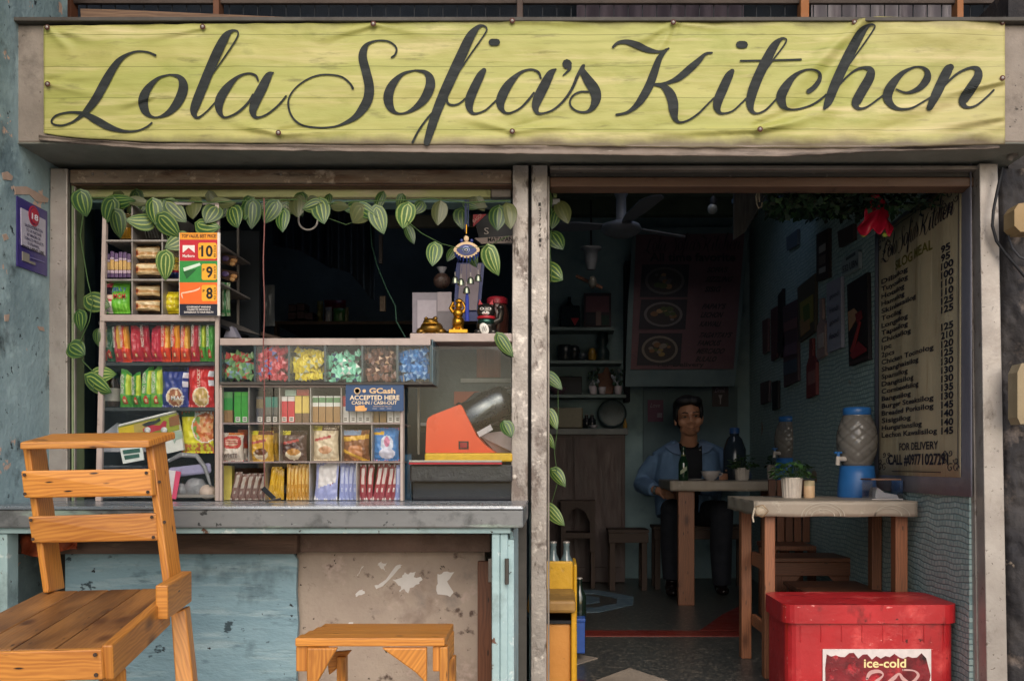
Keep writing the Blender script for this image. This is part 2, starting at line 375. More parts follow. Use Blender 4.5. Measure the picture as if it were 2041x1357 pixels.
M_inlayb = surf('blue_tile_inlay', '#6f8796', '#5d7484', 6, .4)
M_red = surf('red_tile_inlay', '#7d2a20', '#651f18', 6, .4)
def inlay(pts, m, z, name='floor_inlay'):
    b_ = MB(); P = [FL(x, y, 0) for x, y in pts]; P = [Vector((p.x, p.y, z)) for p in P]
    b_.prism(P, (0, 0, -.0035), m); return b_.build(name, fl)
ORG[fl.name] = ORG[fl.name]
inlay([(1060, 1268), (1480, 1268), (1480, 1257), (1060, 1257)], M_red, .004)
inlay([(1395, 1256.5), (1480, 1256.5), (1500, 1195), (1440, 1225)], M_red, .004)
inlay([(1060, 1338), (1190, 1362), (1060, 1380)], M_red, .004)
inlay([(1187, 1357), (1255, 1332), (1330, 1357), (1255, 1388)], M_inlay, .004)
inlay([(1100, 1305), (1150, 1304), (1192, 1312), (1140, 1328), (1080, 1330)], M_inlay, .004)
inlay([(1120, 1130), (1185, 1131), (1150, 1137)], M_inlayb, .004)
oc = [(1190, 1176), (1235, 1184), (1263, 1190), (1261, 1205), (1195, 1220), (1120, 1220), (1060, 1208), (1060, 1186), (1110, 1176)]
ic = [(1182, 1183), (1215, 1189), (1230, 1193), (1229, 1203), (1185, 1211), (1125, 1211), (1090, 1204), (1090, 1190), (1120, 1183)]
for i in range(9): j = (i+1) % 9; inlay([oc[i], oc[j], ic[j], ic[i]], M_inlayb, .004)
inlay([(1170, 1187), (1195, 1192), (1195, 1200), (1160, 1205), (1110, 1200), (1110, 1190)], M_inlayb, .004)

# ------------------------------------------------------------------ the shop building
D0 = 3.5; XR = 1.475; XL = -1.78; XP = -.07
sb = thing('shop_building', 'shop building with lime banner across its beam, open counter and dark dining room', 'building', (0, 3.6, 0))
def bp(mb, name, bev=0): return mb.build(name, sb, bev)
M_bluein = surf('blue_green_interior_wall', '#8aa3a8', '#768f95', 4, .8, patches=[('#647a80', 5, .55, .2)])
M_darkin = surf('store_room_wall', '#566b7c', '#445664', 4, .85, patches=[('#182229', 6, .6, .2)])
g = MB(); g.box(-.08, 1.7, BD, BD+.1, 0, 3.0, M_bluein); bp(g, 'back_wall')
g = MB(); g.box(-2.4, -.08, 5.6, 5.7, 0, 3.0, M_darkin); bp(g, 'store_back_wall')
g = MB(); g.box(XP-.03, XP, 3.6, 4.45, 0, 2.2, M_bluein); g.box(XP-.03, XP, 4.4505, BD, 0, 3.0, M_bluein); bp(g, 'partition')
M_ceil = surf('interior_ceiling', '#5f6a66', '#4f5856', 4, .85)
SKY0, SKY1, SKX0, SKX1 = 5.0, 6.4, .2, 1.1        # unseen roof opening, added so daylight reaches the back of the dining room
g = MB(); g.box(-2.4, XR+.12, 4.5, SKY0, 2.85, 2.95, M_ceil); g.box(-2.4, XR+.12, SKY1, BD+.1, 2.85, 2.95, M_ceil); g.box(-2.4, -1.3, SKY0+.0005, SKY1-.0005, 2.85, 2.95, M_ceil); g.box(-1.3, -.6, 5.3, SKY1-.0005, 2.85, 2.95, M_ceil); g.box(-.6, SKX0, SKY0+.0005, SKY1-.0005, 2.85, 2.95, M_ceil); g.box(SKX1, XR+.12, SKY0+.0005, SKY1-.0005, 2.85, 2.95, M_ceil); bp(g, 'ceiling')  # a second, smaller unseen opening is added to lighten the store room
for y in (4.6, 6.8, 7.3):
    g = MB(); g.box(-.05, XR, y, y+.1, 2.70, 2.848, surf('ceiling_beam_paint', '#515c4c', '#414b3d', 5, .8)); bp(g, 'ceiling_beam', .004)
# right wall woven sawali painted teal, with bare patches
def woven():
    m, n, l, b = newmat('painted_woven_wall'); tc = n.new('ShaderNodeTexCoord')
    sp = n.new('ShaderNodeSeparateXYZ'); l.new(tc.outputs['Object'], sp.inputs[0]); cb = n.new('ShaderNodeCombineXYZ')
    l.new(sp.outputs['Y'], cb.inputs['X']); l.new(sp.outputs['Z'], cb.inputs['Y'])
    nz = n.new('ShaderNodeTexNoise'); nz.inputs['Scale'].default_value = 5; l.new(cb.outputs[0], nz.inputs['Vector'])
    ad = n.new('ShaderNodeMix'); ad.data_type = 'VECTOR'; ad.inputs[0].default_value = .045; l.new(cb.outputs[0], ad.inputs[4]); l.new(nz.outputs['Color'], ad.inputs[5])
    br = n.new('ShaderNodeTexBrick'); br.inputs['Scale'].default_value = 1; br.inputs['Brick Width'].default_value = .030; br.inputs['Row Height'].default_value = .021
    br.inputs['Mortar Size'].default_value = .0035; br.inputs['Mortar Smooth'].default_value = .8
    br.inputs['Color1'].default_value = (*lin('#a3b5b1'), 1); br.inputs['Color2'].default_value = (*lin('#8da29f'), 1); br.inputs['Mortar'].default_value = (*lin('#72898a'), 1)
    l.new(ad.outputs[1], br.inputs['Vector'])
    n2 = n.new('ShaderNodeTexNoise'); n2.inputs['Scale'].default_value = 4; n2.inputs['Detail'].default_value = 8; l.new(cb.outputs[0], n2.inputs['Vector'])
    mr = n.new('ShaderNodeMapRange'); mr.inputs[1].default_value = .68; mr.inputs[2].default_value = .72; l.new(n2.outputs[0], mr.inputs[0])
    mx = n.new('ShaderNodeMix'); mx.data_type = 'RGBA'; l.new(mr.outputs[0], mx.inputs[0]); l.new(br.outputs['Color'], mx.inputs[6]); mx.inputs[7].default_value = (*lin('#8a7358'), 1)
    l.new(mx.outputs[2], b.inputs['Base Color']); b.inputs['Roughness'].default_value = .7
    bp_ = n.new('ShaderNodeBump'); bp_.inputs['Strength'].default_value = .6; bp_.inputs['Distance'].default_value = .008; bp_.invert = True
    l.new(br.outputs['Fac'], bp_.inputs['Height']); l.new(bp_.outputs[0], b.inputs['Normal']); return m
g = MB(); g.box(XR, XR+.1, 3.56, 4.45, 0, 2.2, woven()); g.box(XR, XR+.1, 4.4505, BD, 0, 3.0, woven()); bp(g, 'right_wall')
# left side wall that comes forward
g = MB(); g.box(XL-2.5, XL, .9, 3.62, -.06, 2.9, M_bluewall); bp(g, 'side_wall')
# torn plaster patches on the side wall
def LWp(px, py):      # point on the side wall plane under a pixel
    d = XL*F/(px-PX); return Vector((XL+.002, d, Z(py, d)))
for poly in ([(28, 372), (52, 372), (96, 396), (94, 404), (72, 402), (58, 388), (30, 388)], [(3, 345), (14, 342), (25, 352), (22, 360), (6, 358)], [(4, 468), (12, 466), (17, 476), (8, 480)], [(74, 650), (86, 652), (88, 660), (78, 658)], [(8, 628), (18, 626), (16, 640), (9, 640)]):
    g = MB(); g.prism([LWp(*p) for p in poly], (-.004, 0, 0), surf('bare_plaster', '#bfa593', '#a98d7b', 8, .85)); bp(g, 'bare_plaster_patch')
# fascia beam with soffit
zb = Z(284, 3.29); zt = Z(50, 3.29)
g = MB(); g.box(-1.95, X(2075, 3.29), 3.29, 3.61, zb, zt, M_conc); bp(g, 'fascia_beam', .006)
g = MB(); g.box(-1.95, X(2075, 3.29), 3.285, 3.6, zb-.0055, zb-.0025, M_soffit); bp(g, 'soffit')
g = MB(); g.box(-1.95, X(2090, 3.27), 3.262, 3.62, zt+.001, zt+.014, surf('rusty_flashing', '#4c4842', '#3a3530', 8, .7)); bp(g, 'flashing', .002)
g = MB()
M_drip = surf('dirty_drip_edge', '#8d7f74', '#75675c', 6, .7, patches=[('#3f352e', 7, .5, .15, (.4, 1, 3)), ('#cfc5bb', 14, .64, .05, (.3, 1, 3))])
def drip(u, v):
    x = 78+(1992-78)*u; y0 = interp([(78, 268), (150, 276), (300, 286), (700, 289), (2000, 291)], x)
    y1 = interp([(78, 280), (150, 287), (300, 298), (700, 303), (1300, 311), (1560, 313), (1750, 303), (1992, 297)], x)+1.6*mnoise.noise((x*.05, 0, 0))
    return W(x, y0+(y1-y0)*v, 3.276+.008*math.sin(v*3.1))
g.grid(drip, 90, 4, M_drip); dr = bp(g, 'drip_edge'); so_ = dr.modifiers.new('thick', 'SOLIDIFY'); so_.thickness = .004
# posts
def post(x0t, x0b, x1t, x1b, yt, yb, d, dep, mat, name='post'):
    g = MB(); pts = [W(x0b, yb, d), W(x1b, yb, d), W(x1b, yb, d)+Vector((0, dep, 0)), W(x0b, yb, d)+Vector((0, dep, 0)), W(x0t, yt, d), W(x1t, yt, d), W(x1t, yt, d)+Vector((0, dep, 0)), W(x0t, yt, d)+Vector((0, dep, 0))]
    g.hexa(pts, mat); return bp(g, name, .003)
zc = .743
post(100, 93, 134, 134, 336, 1000, 3.49, .1, M_alu_clean)
g = MB(); g.pbox(134.5, 338, 140, 999, 3.51, 3.6, M_black); g.pbox(140, 366, 147, 999, 3.52, 3.6, M_tealg); g.pbox(147.5, 372, 149.5, 999, 3.505, 3.52, M_alu_clean); bp(g, 'window_track', .001)
g = MB(); g.hexa([W(152, 999, 3.54), W(190, 999, 4.1), W(190, 999, 4.1)+Vector((-.3, 0, 0)), W(152, 999, 3.54)+Vector((-.1, 0, 0)), W(152, 392, 3.54), W(190, 392, 4.1), W(190, 392, 4.1)+Vector((-.3, 0, 0)), W(152, 392, 3.54)+Vector((-.1, 0, 0))], M_teal); bp(g, 'window_jamb')
post(1022, 1018.5, 1053, 1052, 329, 998.5, 3.48, .1, M_alu)
pst = post(1059, 1058, 1091, 1089, 329, 1424, 3.48, .12, M_alu)
g = MB()
for i, ch_ in enumerate('12279741M'): g.ptext(ch_, 1073+(i % 3), 404+10.2*i, 1078+(i % 2), 411+10.2*i, 3.4785, pal('#1d1a1a', .6), .01, .1)
g.build('handwriting', pst)
g = MB(); g.pbox(1053.5, 330, 1058.5, 1000, 3.53, 3.58, M_black); bp(g, 'post_gap_shade')  # solid black strip, painted shade between the two posts
g = MB(); g.pbox(1091.5, 352, 1095, 1424, 3.5, 3.58, M_alu_dark); bp(g, 'door_track')
post(1952, 1968, 1989, 2010, 326, 1424, 3.46, .1, M_alu_clean)
g = MB()
for x0, x1, m_, dd in ((1934, 1938.5, M_alu_clean, 3.53), (1939, 1949, M_black, 3.55), (1949.5, 1953, M_alu_dark, 3.52)):
    a, b_ = W(x0, 352, dd), W(x1, 352, dd); c_, e_ = W(x0+14, 1424, dd), W(x1+14, 1424, dd); y = Vector((0, .04, 0))
    g.hexa([c_, e_, e_+y, c_+y, a, b_, b_+y, a+y], m_)
bp(g, 'door_track')
# headers
g = MB(); g.pbox(139, 338, 1020, 365, 3.5, 3.7, M_rust); g.pbox(139, 365.4, 1020, 370, 3.515, 3.7, M_brown); hb = bp(g, 'shutter_box', .008)
for x in (185, 210, 376, 760, 960, 560):
    g = MB(); g.ell(W(x, 347, 3.499), (.005, .004, .005), M_alu_dark, 8, 5); g.build('screw', hb)
g = MB(); g.pbox(151, 368, 978, 393, 3.57, 3.66, M_lime); g.pbox(978.5, 366, 1019, 393, 3.565, 3.66, M_alu_dark); bp(g, 'lintel', .004)
g = MB(); g.pbox(151, 393.5, 1019, 404, 3.6, 3.7, M_teal); bp(g, 'lintel_board', .003)
g = MB(); g.pbox(1096, 330, 1960, 338, 3.48, 3.6, M_alu_dark); g.pbox(1096, 338.5, 1956, 353, 3.52, 3.66, M_darkst); bp(g, 'door_header', .003)
g = MB(); g.pbox(1096, 353, 1952, 372, 3.51, 3.6, M_brown); bp(g, 'door_header_rail', .005)
# inner walls above the openings keep the rooms dark
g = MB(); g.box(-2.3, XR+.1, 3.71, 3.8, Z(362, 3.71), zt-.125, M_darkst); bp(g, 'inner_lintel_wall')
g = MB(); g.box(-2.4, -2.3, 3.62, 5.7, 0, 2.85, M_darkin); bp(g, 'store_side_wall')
# upper storey behind the beam
M_mesh = surf('grimy_screen', '#22282f', '#181c22', 6, .8)
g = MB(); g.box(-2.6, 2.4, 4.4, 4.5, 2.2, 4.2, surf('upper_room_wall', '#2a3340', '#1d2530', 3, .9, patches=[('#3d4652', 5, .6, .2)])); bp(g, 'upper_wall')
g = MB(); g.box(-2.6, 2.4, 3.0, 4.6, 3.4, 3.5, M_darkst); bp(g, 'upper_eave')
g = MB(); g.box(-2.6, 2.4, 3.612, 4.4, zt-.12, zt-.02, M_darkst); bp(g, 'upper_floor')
for x0, x1, c in ((127, 141, '#7a4a30'), (424, 436, '#6d4630'), (1030, 1042, '#4a3a33'), (1596, 1613, '#9a6238'), (1908, 1921, '#9a6238')):
    g = MB(); g.box(X(x0, 3.8), X(x1, 3.8), 3.8, 3.86, zt, 3.4, surf('upper_post'+c, c, c, 6, .7)); bp(g, 'upper_post', .003)
g = MB()
for i in range(78):
    x = -2.2+i*.055; g.box(x-.0016, x+.0016, 3.84, 3.845, zt, 3.4, M_mesh)
for k in range(14): z = zt+.05+k*.07; g.box(-2.3, 2.3, 3.846, 3.851, z-.0016, z+.0016, M_mesh)
bp(g, 'wire_screen')
g = MB(); g.box(-2.2, 2.0, 3.82, 3.838, Z(7, 3.82), Z(-8, 3.82), surf('upper_rail_wood', '#5a4d46', '#443a35', 6, .8)); bp(g, 'upper_rail', .003)
# cloth hung behind the screen
g = MB()
def cloth(u, v): return Vector((X(1618+290*u, 4.2), 4.2+.03*math.sin(u*40)+.02*math.sin(u*13), 2.5+.75*v))
g.grid(cloth, 60, 4, surf('faded_pink_cloth', '#a9a3a8', '#8d868e', 5, .9, stretch=(4, 1, .5)))
def cloth2(u, v): return Vector((X(1150+330*u, 4.2), 4.2+.03*math.sin(u*30), 2.5+.75*v))
cl = solo(g, 'curtain', 'pale pinkish cloth hung behind the upper wire screen, right above Kitchen', 'curtain'); cl.modifiers.new('t', 'SOLIDIFY').thickness = .003
g = MB(); g.grid(cloth2, 60, 4, surf('mauve_cloth', '#5c525c', '#4a424d', 5, .9, stretch=(4, 1, .5)))
cl = solo(g, 'curtain', 'dim mauve cloth behind the upper wire screen, above the middle of the banner', 'curtain'); cl.modifiers.new('t', 'SOLIDIFY').thickness = .003
g = MB(); g.ppoly([(160, 18), (240, 20), (420, 28), (600, 36), (700, 42), (700, 50), (162, 46)], 3.4, 3.43, wood('weathered_plank', '#7a5f4a', '#4a382c', .8, knots=False))
g.bar(W(165, 36, 3.46), W(720, 47, 3.46), .02, .03, M_bwood)
solo(g, 'wooden_plank', 'weathered brown plank lying on top of the beam at upper left', 'plank', bev=.003)

# ------------------------------------------------------------------ banner
def banner_mat():
    m, n, l, b = newmat('printed_vinyl'); tc = n.new('ShaderNodeTexCoord')
    def nz(sc, st, off=0, det=6):
        mp = n.new('ShaderNodeMapping'); mp.inputs['Scale'].default_value = st; mp.inputs['Location'].default_value = (off, off, off)
        l.new(tc.outputs['Object'], mp.inputs[0]); t = n.new('ShaderNodeTexNoise'); t.inputs['Scale'].default_value = sc; t.inputs['Detail'].default_value = det
        t.inputs['Roughness'].default_value = .6
        l.new(mp.outputs[0], t.inputs[0]); return t.outputs[0]
    def rg(v, a, b_, lo=0, hi=1):
        r = n.new('ShaderNodeMapRange'); r.inputs[1].default_value = a; r.inputs[2].default_value = b_; r.inputs[3].default_value = lo; r.inputs[4].default_value = hi; l.new(v, r.inputs[0]); return r.outputs[0]
    def mix(f, a, c):
        x = n.new('ShaderNodeMix'); x.data_type = 'RGBA'
        l.new(f, x.inputs[0])
        if isinstance(a, tuple): x.inputs[6].default_value = (*a, 1)
        else: l.new(a, x.inputs[6])
        x.inputs[7].default_value = (*c, 1); return x.outputs[2]
    cur = mix(rg(nz(1, (.6, 1, 9)), .3, .7), lin('#b8b06c'), lin('#9a9f50'))
    cur = mix(rg(nz(1, (1.2, 1, 22), 5), .52, .72), cur, lin('#cfc08c'))
    cur = mix(rg(nz(1, (2, 1, 34), 11), .56, .74, 0, .6), cur, lin('#86883c'))
    cur = mix(rg(nz(1, (7, 1, 40), 17, 9), .57, .72, 0, .7), cur, lin('#5f5c34'))
    # printed plank seams (part of the design): rows across the height
    sp = n.new('ShaderNodeSeparateXYZ'); l.new(tc.outputs['Object'], sp.inputs[0])
    wv = n.new('ShaderNodeMath'); wv.operation = 'MULTIPLY'; wv.inputs[1].default_value = 1/.104; l.new(sp.outputs['Z'], wv.inputs[0])
    fr = n.new('ShaderNodeMath'); fr.operation = 'FRACT'; l.new(wv.outputs[0], fr.inputs[0])
    a = n.new('ShaderNodeMath'); a.operation = 'SUBTRACT'; a.inputs[1].default_value = .5; l.new(fr.outputs[0], a.inputs[0])
    ab = n.new('ShaderNodeMath'); ab.operation = 'ABSOLUTE'; l.new(a.outputs[0], ab.inputs[0])
    cur = mix(rg(ab.outputs[0], .016, .005, 0, .75), cur, lin('#5e6420'))
    cur = mix(rg(nz(13, (1, 1, 1.6), 3, 10), .60, .80, 0, .35), cur, lin('#5a5a40'))
    sx = n.new('ShaderNodeMath'); sx.operation = 'ADD'; l.new(sp.outputs['X'], sx.inputs[0]); nn_ = n.new('ShaderNodeMath'); nn_.operation = 'MULTIPLY'; nn_.inputs[1].default_value = .9; l.new(nz(3, (1, 1, 1), 21), nn_.inputs[0]); l.new(nn_.outputs[0], sx.inputs[1])
    cur = mix(rg(sx.outputs[0], 1.45, 2.1, 0, .5), cur, lin('#b9a97e'))
    tz = n.new('ShaderNodeMath'); tz.operation = 'ADD'; l.new(sp.outputs['Z'], tz.inputs[0]); nt = n.new('ShaderNodeMath'); nt.operation = 'MULTIPLY'; nt.inputs[1].default_value = .09; l.new(nz(6, (1, 1, 1), 31), nt.inputs[0]); l.new(nt.outputs[0], tz.inputs[1])
    cur = mix(rg(tz.outputs[0], .425, .455, 0, .65), cur, lin('#6f6a3c'))
    cur = mix(rg(nz(4, (1, 1, 2.2), 41, 10), .56, .72, 0, .55), cur, lin('#7f8a34'))
    # grime crusted along the bottom edge
    bz = n.new('ShaderNodeMath'); bz.operation = 'ADD'; l.new(sp.outputs['Z'], bz.inputs[0]); ns = n.new('ShaderNodeMath'); ns.operation = 'MULTIPLY'; ns.inputs[1].default_value = .06
    l.new(nz(5, (1, 1, 1), 2), ns.inputs[0]); l.new(ns.outputs[0], bz.inputs[1])
    cur = mix(rg(bz.outputs[0], .068, .036, 0, .9), cur, lin('#5d4f43'))
    l.new(cur, b.inputs['Base Color']); b.inputs['Roughness'].default_value = .5; b.inputs['Specular IOR Level'].default_value = .35
    bp_ = n.new('ShaderNodeBump'); bp_.inputs['Strength'].default_value = .3; bp_.inputs['Distance'].default_value = .01; l.new(nz(7, (1, 1, 4), 8), bp_.inputs['Height']); l.new(bp_.outputs[0], b.inputs['Normal'])
    return m
TOP = [(88, 52), (250, 50), (400, 48), (620, 47), (745, 46), (900, 44), (1000, 40), (1022, 37), (1080, 40), (1340, 43), (1600, 42), (1690, 43), (1712, 38), (1750, 33), (1810, 35), (1900, 41), (2003, 46)]
BOT = [(86, 266), (150, 275), (300, 283), (600, 287), (1000, 290), (1300, 294), (1600, 296), (1750, 294), (2003, 288)]
def seg_d(x, y, a, b):
    ax, ay = a; bx, by = b; dx, dy = bx-ax, by-ay; L = math.hypot(dx, dy); t = ((x-ax)*dx+(y-ay)*dy)/L/L
    return ((x-ax)*dy-(y-ay)*dx)/L, t
FOLDS = [((1710, 48), (1560, 190), 15, .012), ((1712, 55), (1620, 260), 13, .009), ((1735, 40), (1900, 80), 20, .006), ((1992, 158), (1730, 245), 14, .009),
         ((1992, 165), (1850, 190), 6, .006), ((1515, 258), (1660, 215), 9, .010), ((1515, 258), (1320, 262), 7, .008), ((1515, 256), (1600, 245), 6, .008),
         ((556, 266), (470, 246), 6, .008), ((556, 268), (700, 258), 6, .007), ((92, 55), (180, 78), 6, .006), ((92, 55), (140, 100), 7, .006),
         ((1022, 42), (1180, 44), 6, .006), ((1342, 46), (1460, 58), 6, .006), ((1342, 46), (1240, 95), 9, .005), ((300, 195), (230, 212), 6, .005), ((1990, 235), (1880, 248), 8, .008), ((1700, 120), (1660, 230), 14, .008), ((745, 50), (640, 75), 7, .006), ((745, 50), (860, 68), 7, .005), ((404, 56), (300, 72), 6, .005), ((1021, 260), (930, 236), 7, .006), ((1021, 262), (1150, 246), 7, .006), ((96, 168), (200, 190), 8, .006), ((96, 168), (190, 150), 7, .004), ((1342, 48), (1290, 140), 9, .006)]
def bdisp(x, y):
    v = .005*mnoise.noise((x*.008, y*.02, 1.3))+.0016*mnoise.noise((x*.03, y*.06, 4.1))+.004*mnoise.noise((x*.016, y*.012, 9.1))
    for a, b, wd, am in FOLDS:
        ds, t = seg_d(x, y, a, b)
        if -.15 < t < 1.2:
            fade = max(0, min(1, (t+.15)/.15))*max(0, min(1, (1.2-t)/.6)); w2 = wd*(.6+.9*max(0, t))
            v += am*fade*(math.exp(-(ds/w2)**2)-.6*math.exp(-((ds-1.8*w2)/w2)**2))
    v += .010*max(0, (x-1700)/300)*math.sin(x*.02+y*.03)
    return max(-.006, v)
def ban(x, y, off=0): return W(x, y, 3.272-bdisp(x, y)-off)
bs = thing('banner_sign', 'long lime green vinyl banner reading Lola Sofia\'s Kitchen in black script', 'banner', W(1040, 290, 3.27))
g = MB()
def bfn(u, v):
    x = 87+(2003-87)*u; x += (2.5*mnoise.noise((v*3, 7, 0)) if u in (0, 1) else 0)
    return ban(x, interp(BOT, x)+(interp(TOP, x)-interp(BOT, x))*v+ (1.2*mnoise.noise((x*.03, v*9, 0)) if v in (0, 1) else 0))
g.grid(bfn, 440, 72, banner_mat()); bo = g.build('banner_sheet', bs); bo.modifiers.new('t', 'SOLIDIFY').thickness = .0015; bo.modifiers['t'].offset = -1
S = 2041/700
def z1(p): return [(x/S, y/S, w_/S) for x, y, w_ in p]
def z2(p): return [(x/S+680, y/S, w_/S) for x, y, w_ in p]
def z3(p): return [(x/S+1341, y/S, w_/S) for x, y, w_ in p]
STROKES = [z1(p) for p in (
 [(903,323,12),(860,305,10),(800,300,10),(740,318,14),(690,355,28),(650,410,38),(610,480,44),(560,570,42),(515,630,34),(470,675,18),(420,710,10),(360,730,9),(310,722,9),(300,700,9),(330,670,9),(390,655,10),(450,655,14),(500,668,26),(560,700,36),(620,733,34),(680,755,22),(740,765,12),(800,760,9),(850,740,9),(882,715,9)],
 [(985,435,8),(920,455,14),(860,515,36),(832,580,48),(842,640,40),(875,676,16),(920,682,10),(980,655,28),(1030,600,44),(1062,530,48),(1062,480,40),(1035,445,20),(985,435,8)],
 [(1235,430,6),(1300,340,8),(1360,250,8),(1383,205,8),(1378,182,8),(1345,182,16),(1310,215,38),(1270,290,48),(1225,390,48),(1180,500,48),(1140,600,46),(1126,650,34),(1140,682,16),(1165,678,10),(1210,640,8),(1255,590,8)],
 [(1500,470,10),(1485,440,12),(1440,428,10),(1380,450,16),(1320,510,38),(1280,575,46),(1272,630,36),(1290,675,16),(1320,682,10),(1380,655,12),(1440,600,12),(1470,550,10)],
 [(1588,424,8),(1562,440,34),(1530,500,46),(1490,580,48),(1470,640,38),(1480,678,20),(1510,682,10),(1560,660,10),(1620,610,10),(1662,560,10)],
 [(2051,515,12),(2033,485,10),(1990,450,9),(1930,436,8),(1860,437,8),(1790,460,8),(1720,510,8),(1680,570,9),(1678,630,10),(1705,690,10),(1760,730,10),(1840,742,9),(1920,740,9),(1983,725,12),(2060,685,28),(2110,630,44),(2140,570,48),(2145,500,46),(2128,420,44),(2108,340,42),(2115,290,34),(2140,255,16),(2190,238,9),(2250,240,9),(2290,262,9),(2305,290,10),(2295,320,10),(2275,335,9)])]
STROKES += [z2(p) for p in (
 [(430,410,8),(360,430,16),(300,490,38),(274,560,48),(284,620,38),(315,655,16),(360,660,9),(420,635,22),(480,580,42),(515,510,48),(515,455,40),(485,420,20),(430,410,8)],
 [(690,410,8),(750,320,8),(800,250,8),(840,190,8),(845,165,8),(825,150,10),(795,160,22),(750,215,44),(700,320,50),(650,430,52),(600,540,50),(555,650,46),(525,740,42),(498,828,32)],
 [(415,828,12),(450,760,10),(500,690,10),(550,635,10)], [(612,560,10),(620,600,12),(650,612,10),(690,600,9),(735,560,8)],
 [(830,410,24),(810,440,38),(780,500,44),(750,570,46),(745,620,36),(760,655,18),(790,660,10),(840,640,9),(890,595,9),(915,570,8)],
 [(876,247,34),(904,247,34)],
 [(1160,455,10),(1145,420,12),(1100,405,10),(1040,425,16),(975,490,40),(935,560,48),(926,610,38),(945,650,16),(980,658,10),(1040,630,10),(1090,580,12),(1120,540,10)],
 [(1247,404,10),(1217,430,36),(1180,500,48),(1145,570,48),(1130,620,36),(1140,655,18),(1170,660,10),(1230,640,10),(1290,590,12),(1340,520,14),(1375,440,16),(1405,385,16)],
 [(1410,382,14),(1402,410,28),(1430,460,44),(1470,520,54),(1482,570,48),(1465,620,32),(1430,650,14),(1380,650,10),(1340,625,10),(1330,590,10),(1350,555,10),(1390,535,10),(1435,535,10)],
 [(1312,372,46),(1318,384,42),(1325,405,16),(1290,440,6)],
 [(1580,275,12),(1610,250,16),(1660,245,24),(1720,264,34),(1780,290,28),(1840,302,14),(1880,295,10),(1903,283,10)],
 [(1890,290,14),(1850,340,28),(1820,420,38),(1790,500,42),(1750,570,38),(1710,620,26),(1660,655,14),(1600,668,12)])]
STROKES += [z3(p) for p in (
 [(228,308,10),(190,315,14),(150,355,28),(100,400,36),(40,450,32),(-10,475,20),(-60,488,12),(-115,492,10)],
 [(-110,492,12),(-60,500,26),(-20,540,46),(0,590,50),(5,640,46),(15,690,26),(40,712,12),(90,700,10),(150,660,10),(200,610,9),(240,570,9)],
 [(345,415,24),(325,445,40),(295,510,46),(265,580,46),(258,625,36),(272,655,18),(300,660,10),(350,645,9),(400,600,9),(435,565,9)],
 [(388,261,36),(416,261,36)],
 [(540,410,8),(590,340,8),(640,275,8),(660,240,8),(655,226,8),(630,228,16),(590,268,38),(545,350,48),(500,440,48),(465,530,48),(450,600,40),(460,645,22),(490,660,10),(540,640,10),(590,590,9),(610,565,9)],
 [(395,355,10),(570,352,9),(745,347,10)],
 [(790,532,24),(820,510,24),(850,470,22),(855,430,14),(825,408,10),(770,408,10),(710,440,22),(660,500,42),(630,560,48),(640,610,36),(670,635,14),(730,635,10),(810,610,10),(870,570,10),(890,550,8)],
 [(1015,390,8),(1080,300,8),(1140,215,8),(1172,165,8),(1170,147,8),(1140,148,16),(1095,192,42),(1040,290,50),(990,390,50),(940,500,48),(905,590,40),(882,630,16)],
 [(890,620,8),(940,530,10),(1010,450,10),(1070,405,12),(1120,395,16),(1150,412,36),(1143,455,46),(1100,530,48),(1068,590,46),(1065,615,30),(1085,632,14),(1130,622,10),(1190,580,9),(1235,545,9)],
 [(1300,520,8),(1360,540,12),(1430,515,28),(1475,465,38),(1480,420,26),(1450,393,12),(1400,393,10),(1330,430,24),(1270,500,44),(1248,560,46),(1270,610,30),(1320,635,14),(1390,628,10),(1460,590,9),(1500,565,8)],
 [(1615,392,34),(1598,410,46),(1568,470,48),(1530,550,46),(1492,628,30)],
 [(1500,615,8),(1560,520,10),(1640,440,12),(1700,405,12),(1745,394,16),(1772,408,32),(1773,450,44),(1730,520,50),(1690,580,46),(1690,610,28),(1720,625,12),(1770,610,10),(1830,560,10),(1865,525,10)])]
M_ink = surf('faded_black_ink', '#14181a', '#1e2523', 6, .75, patches=[('#1f3a26', 5, .64, .1)], stretch=(1, 1, 5))
g = MB()
for s_ in STROKES: g.ribbon(s_, lambda x, y: ban(x, y, .0042), M_ink, sub=7, ks=1.2)
# fix sub-millimetre overlaps between strokes by staggering their heights
g.build('lettering', bs)
for x, y in ((94, 55), (404, 54), (744, 48), (1021, 42), (1342, 45), (1703, 45), (1998, 45), (95, 168), (1998, 156), (555, 265), (1021, 262), (1515, 258)):
    g = MB(); p = ban(x, y, .003); g.lathe(p, [(.009, 0), (.009, .0015), (.008, .002), (.0062, .0022)], surf('rusty_washer', '#5d2f22', '#472218', 30, .7), 14, ax=(0, -1, 0))
    g.lathe(p+Vector((0, -.0022, 0)), [(.0048, 0), (.0045, .0015), (.003, .0025), (.0005, .003)], M_alu_clean, 10, ax=(0, -1, 0)); g.build('screw', bs)
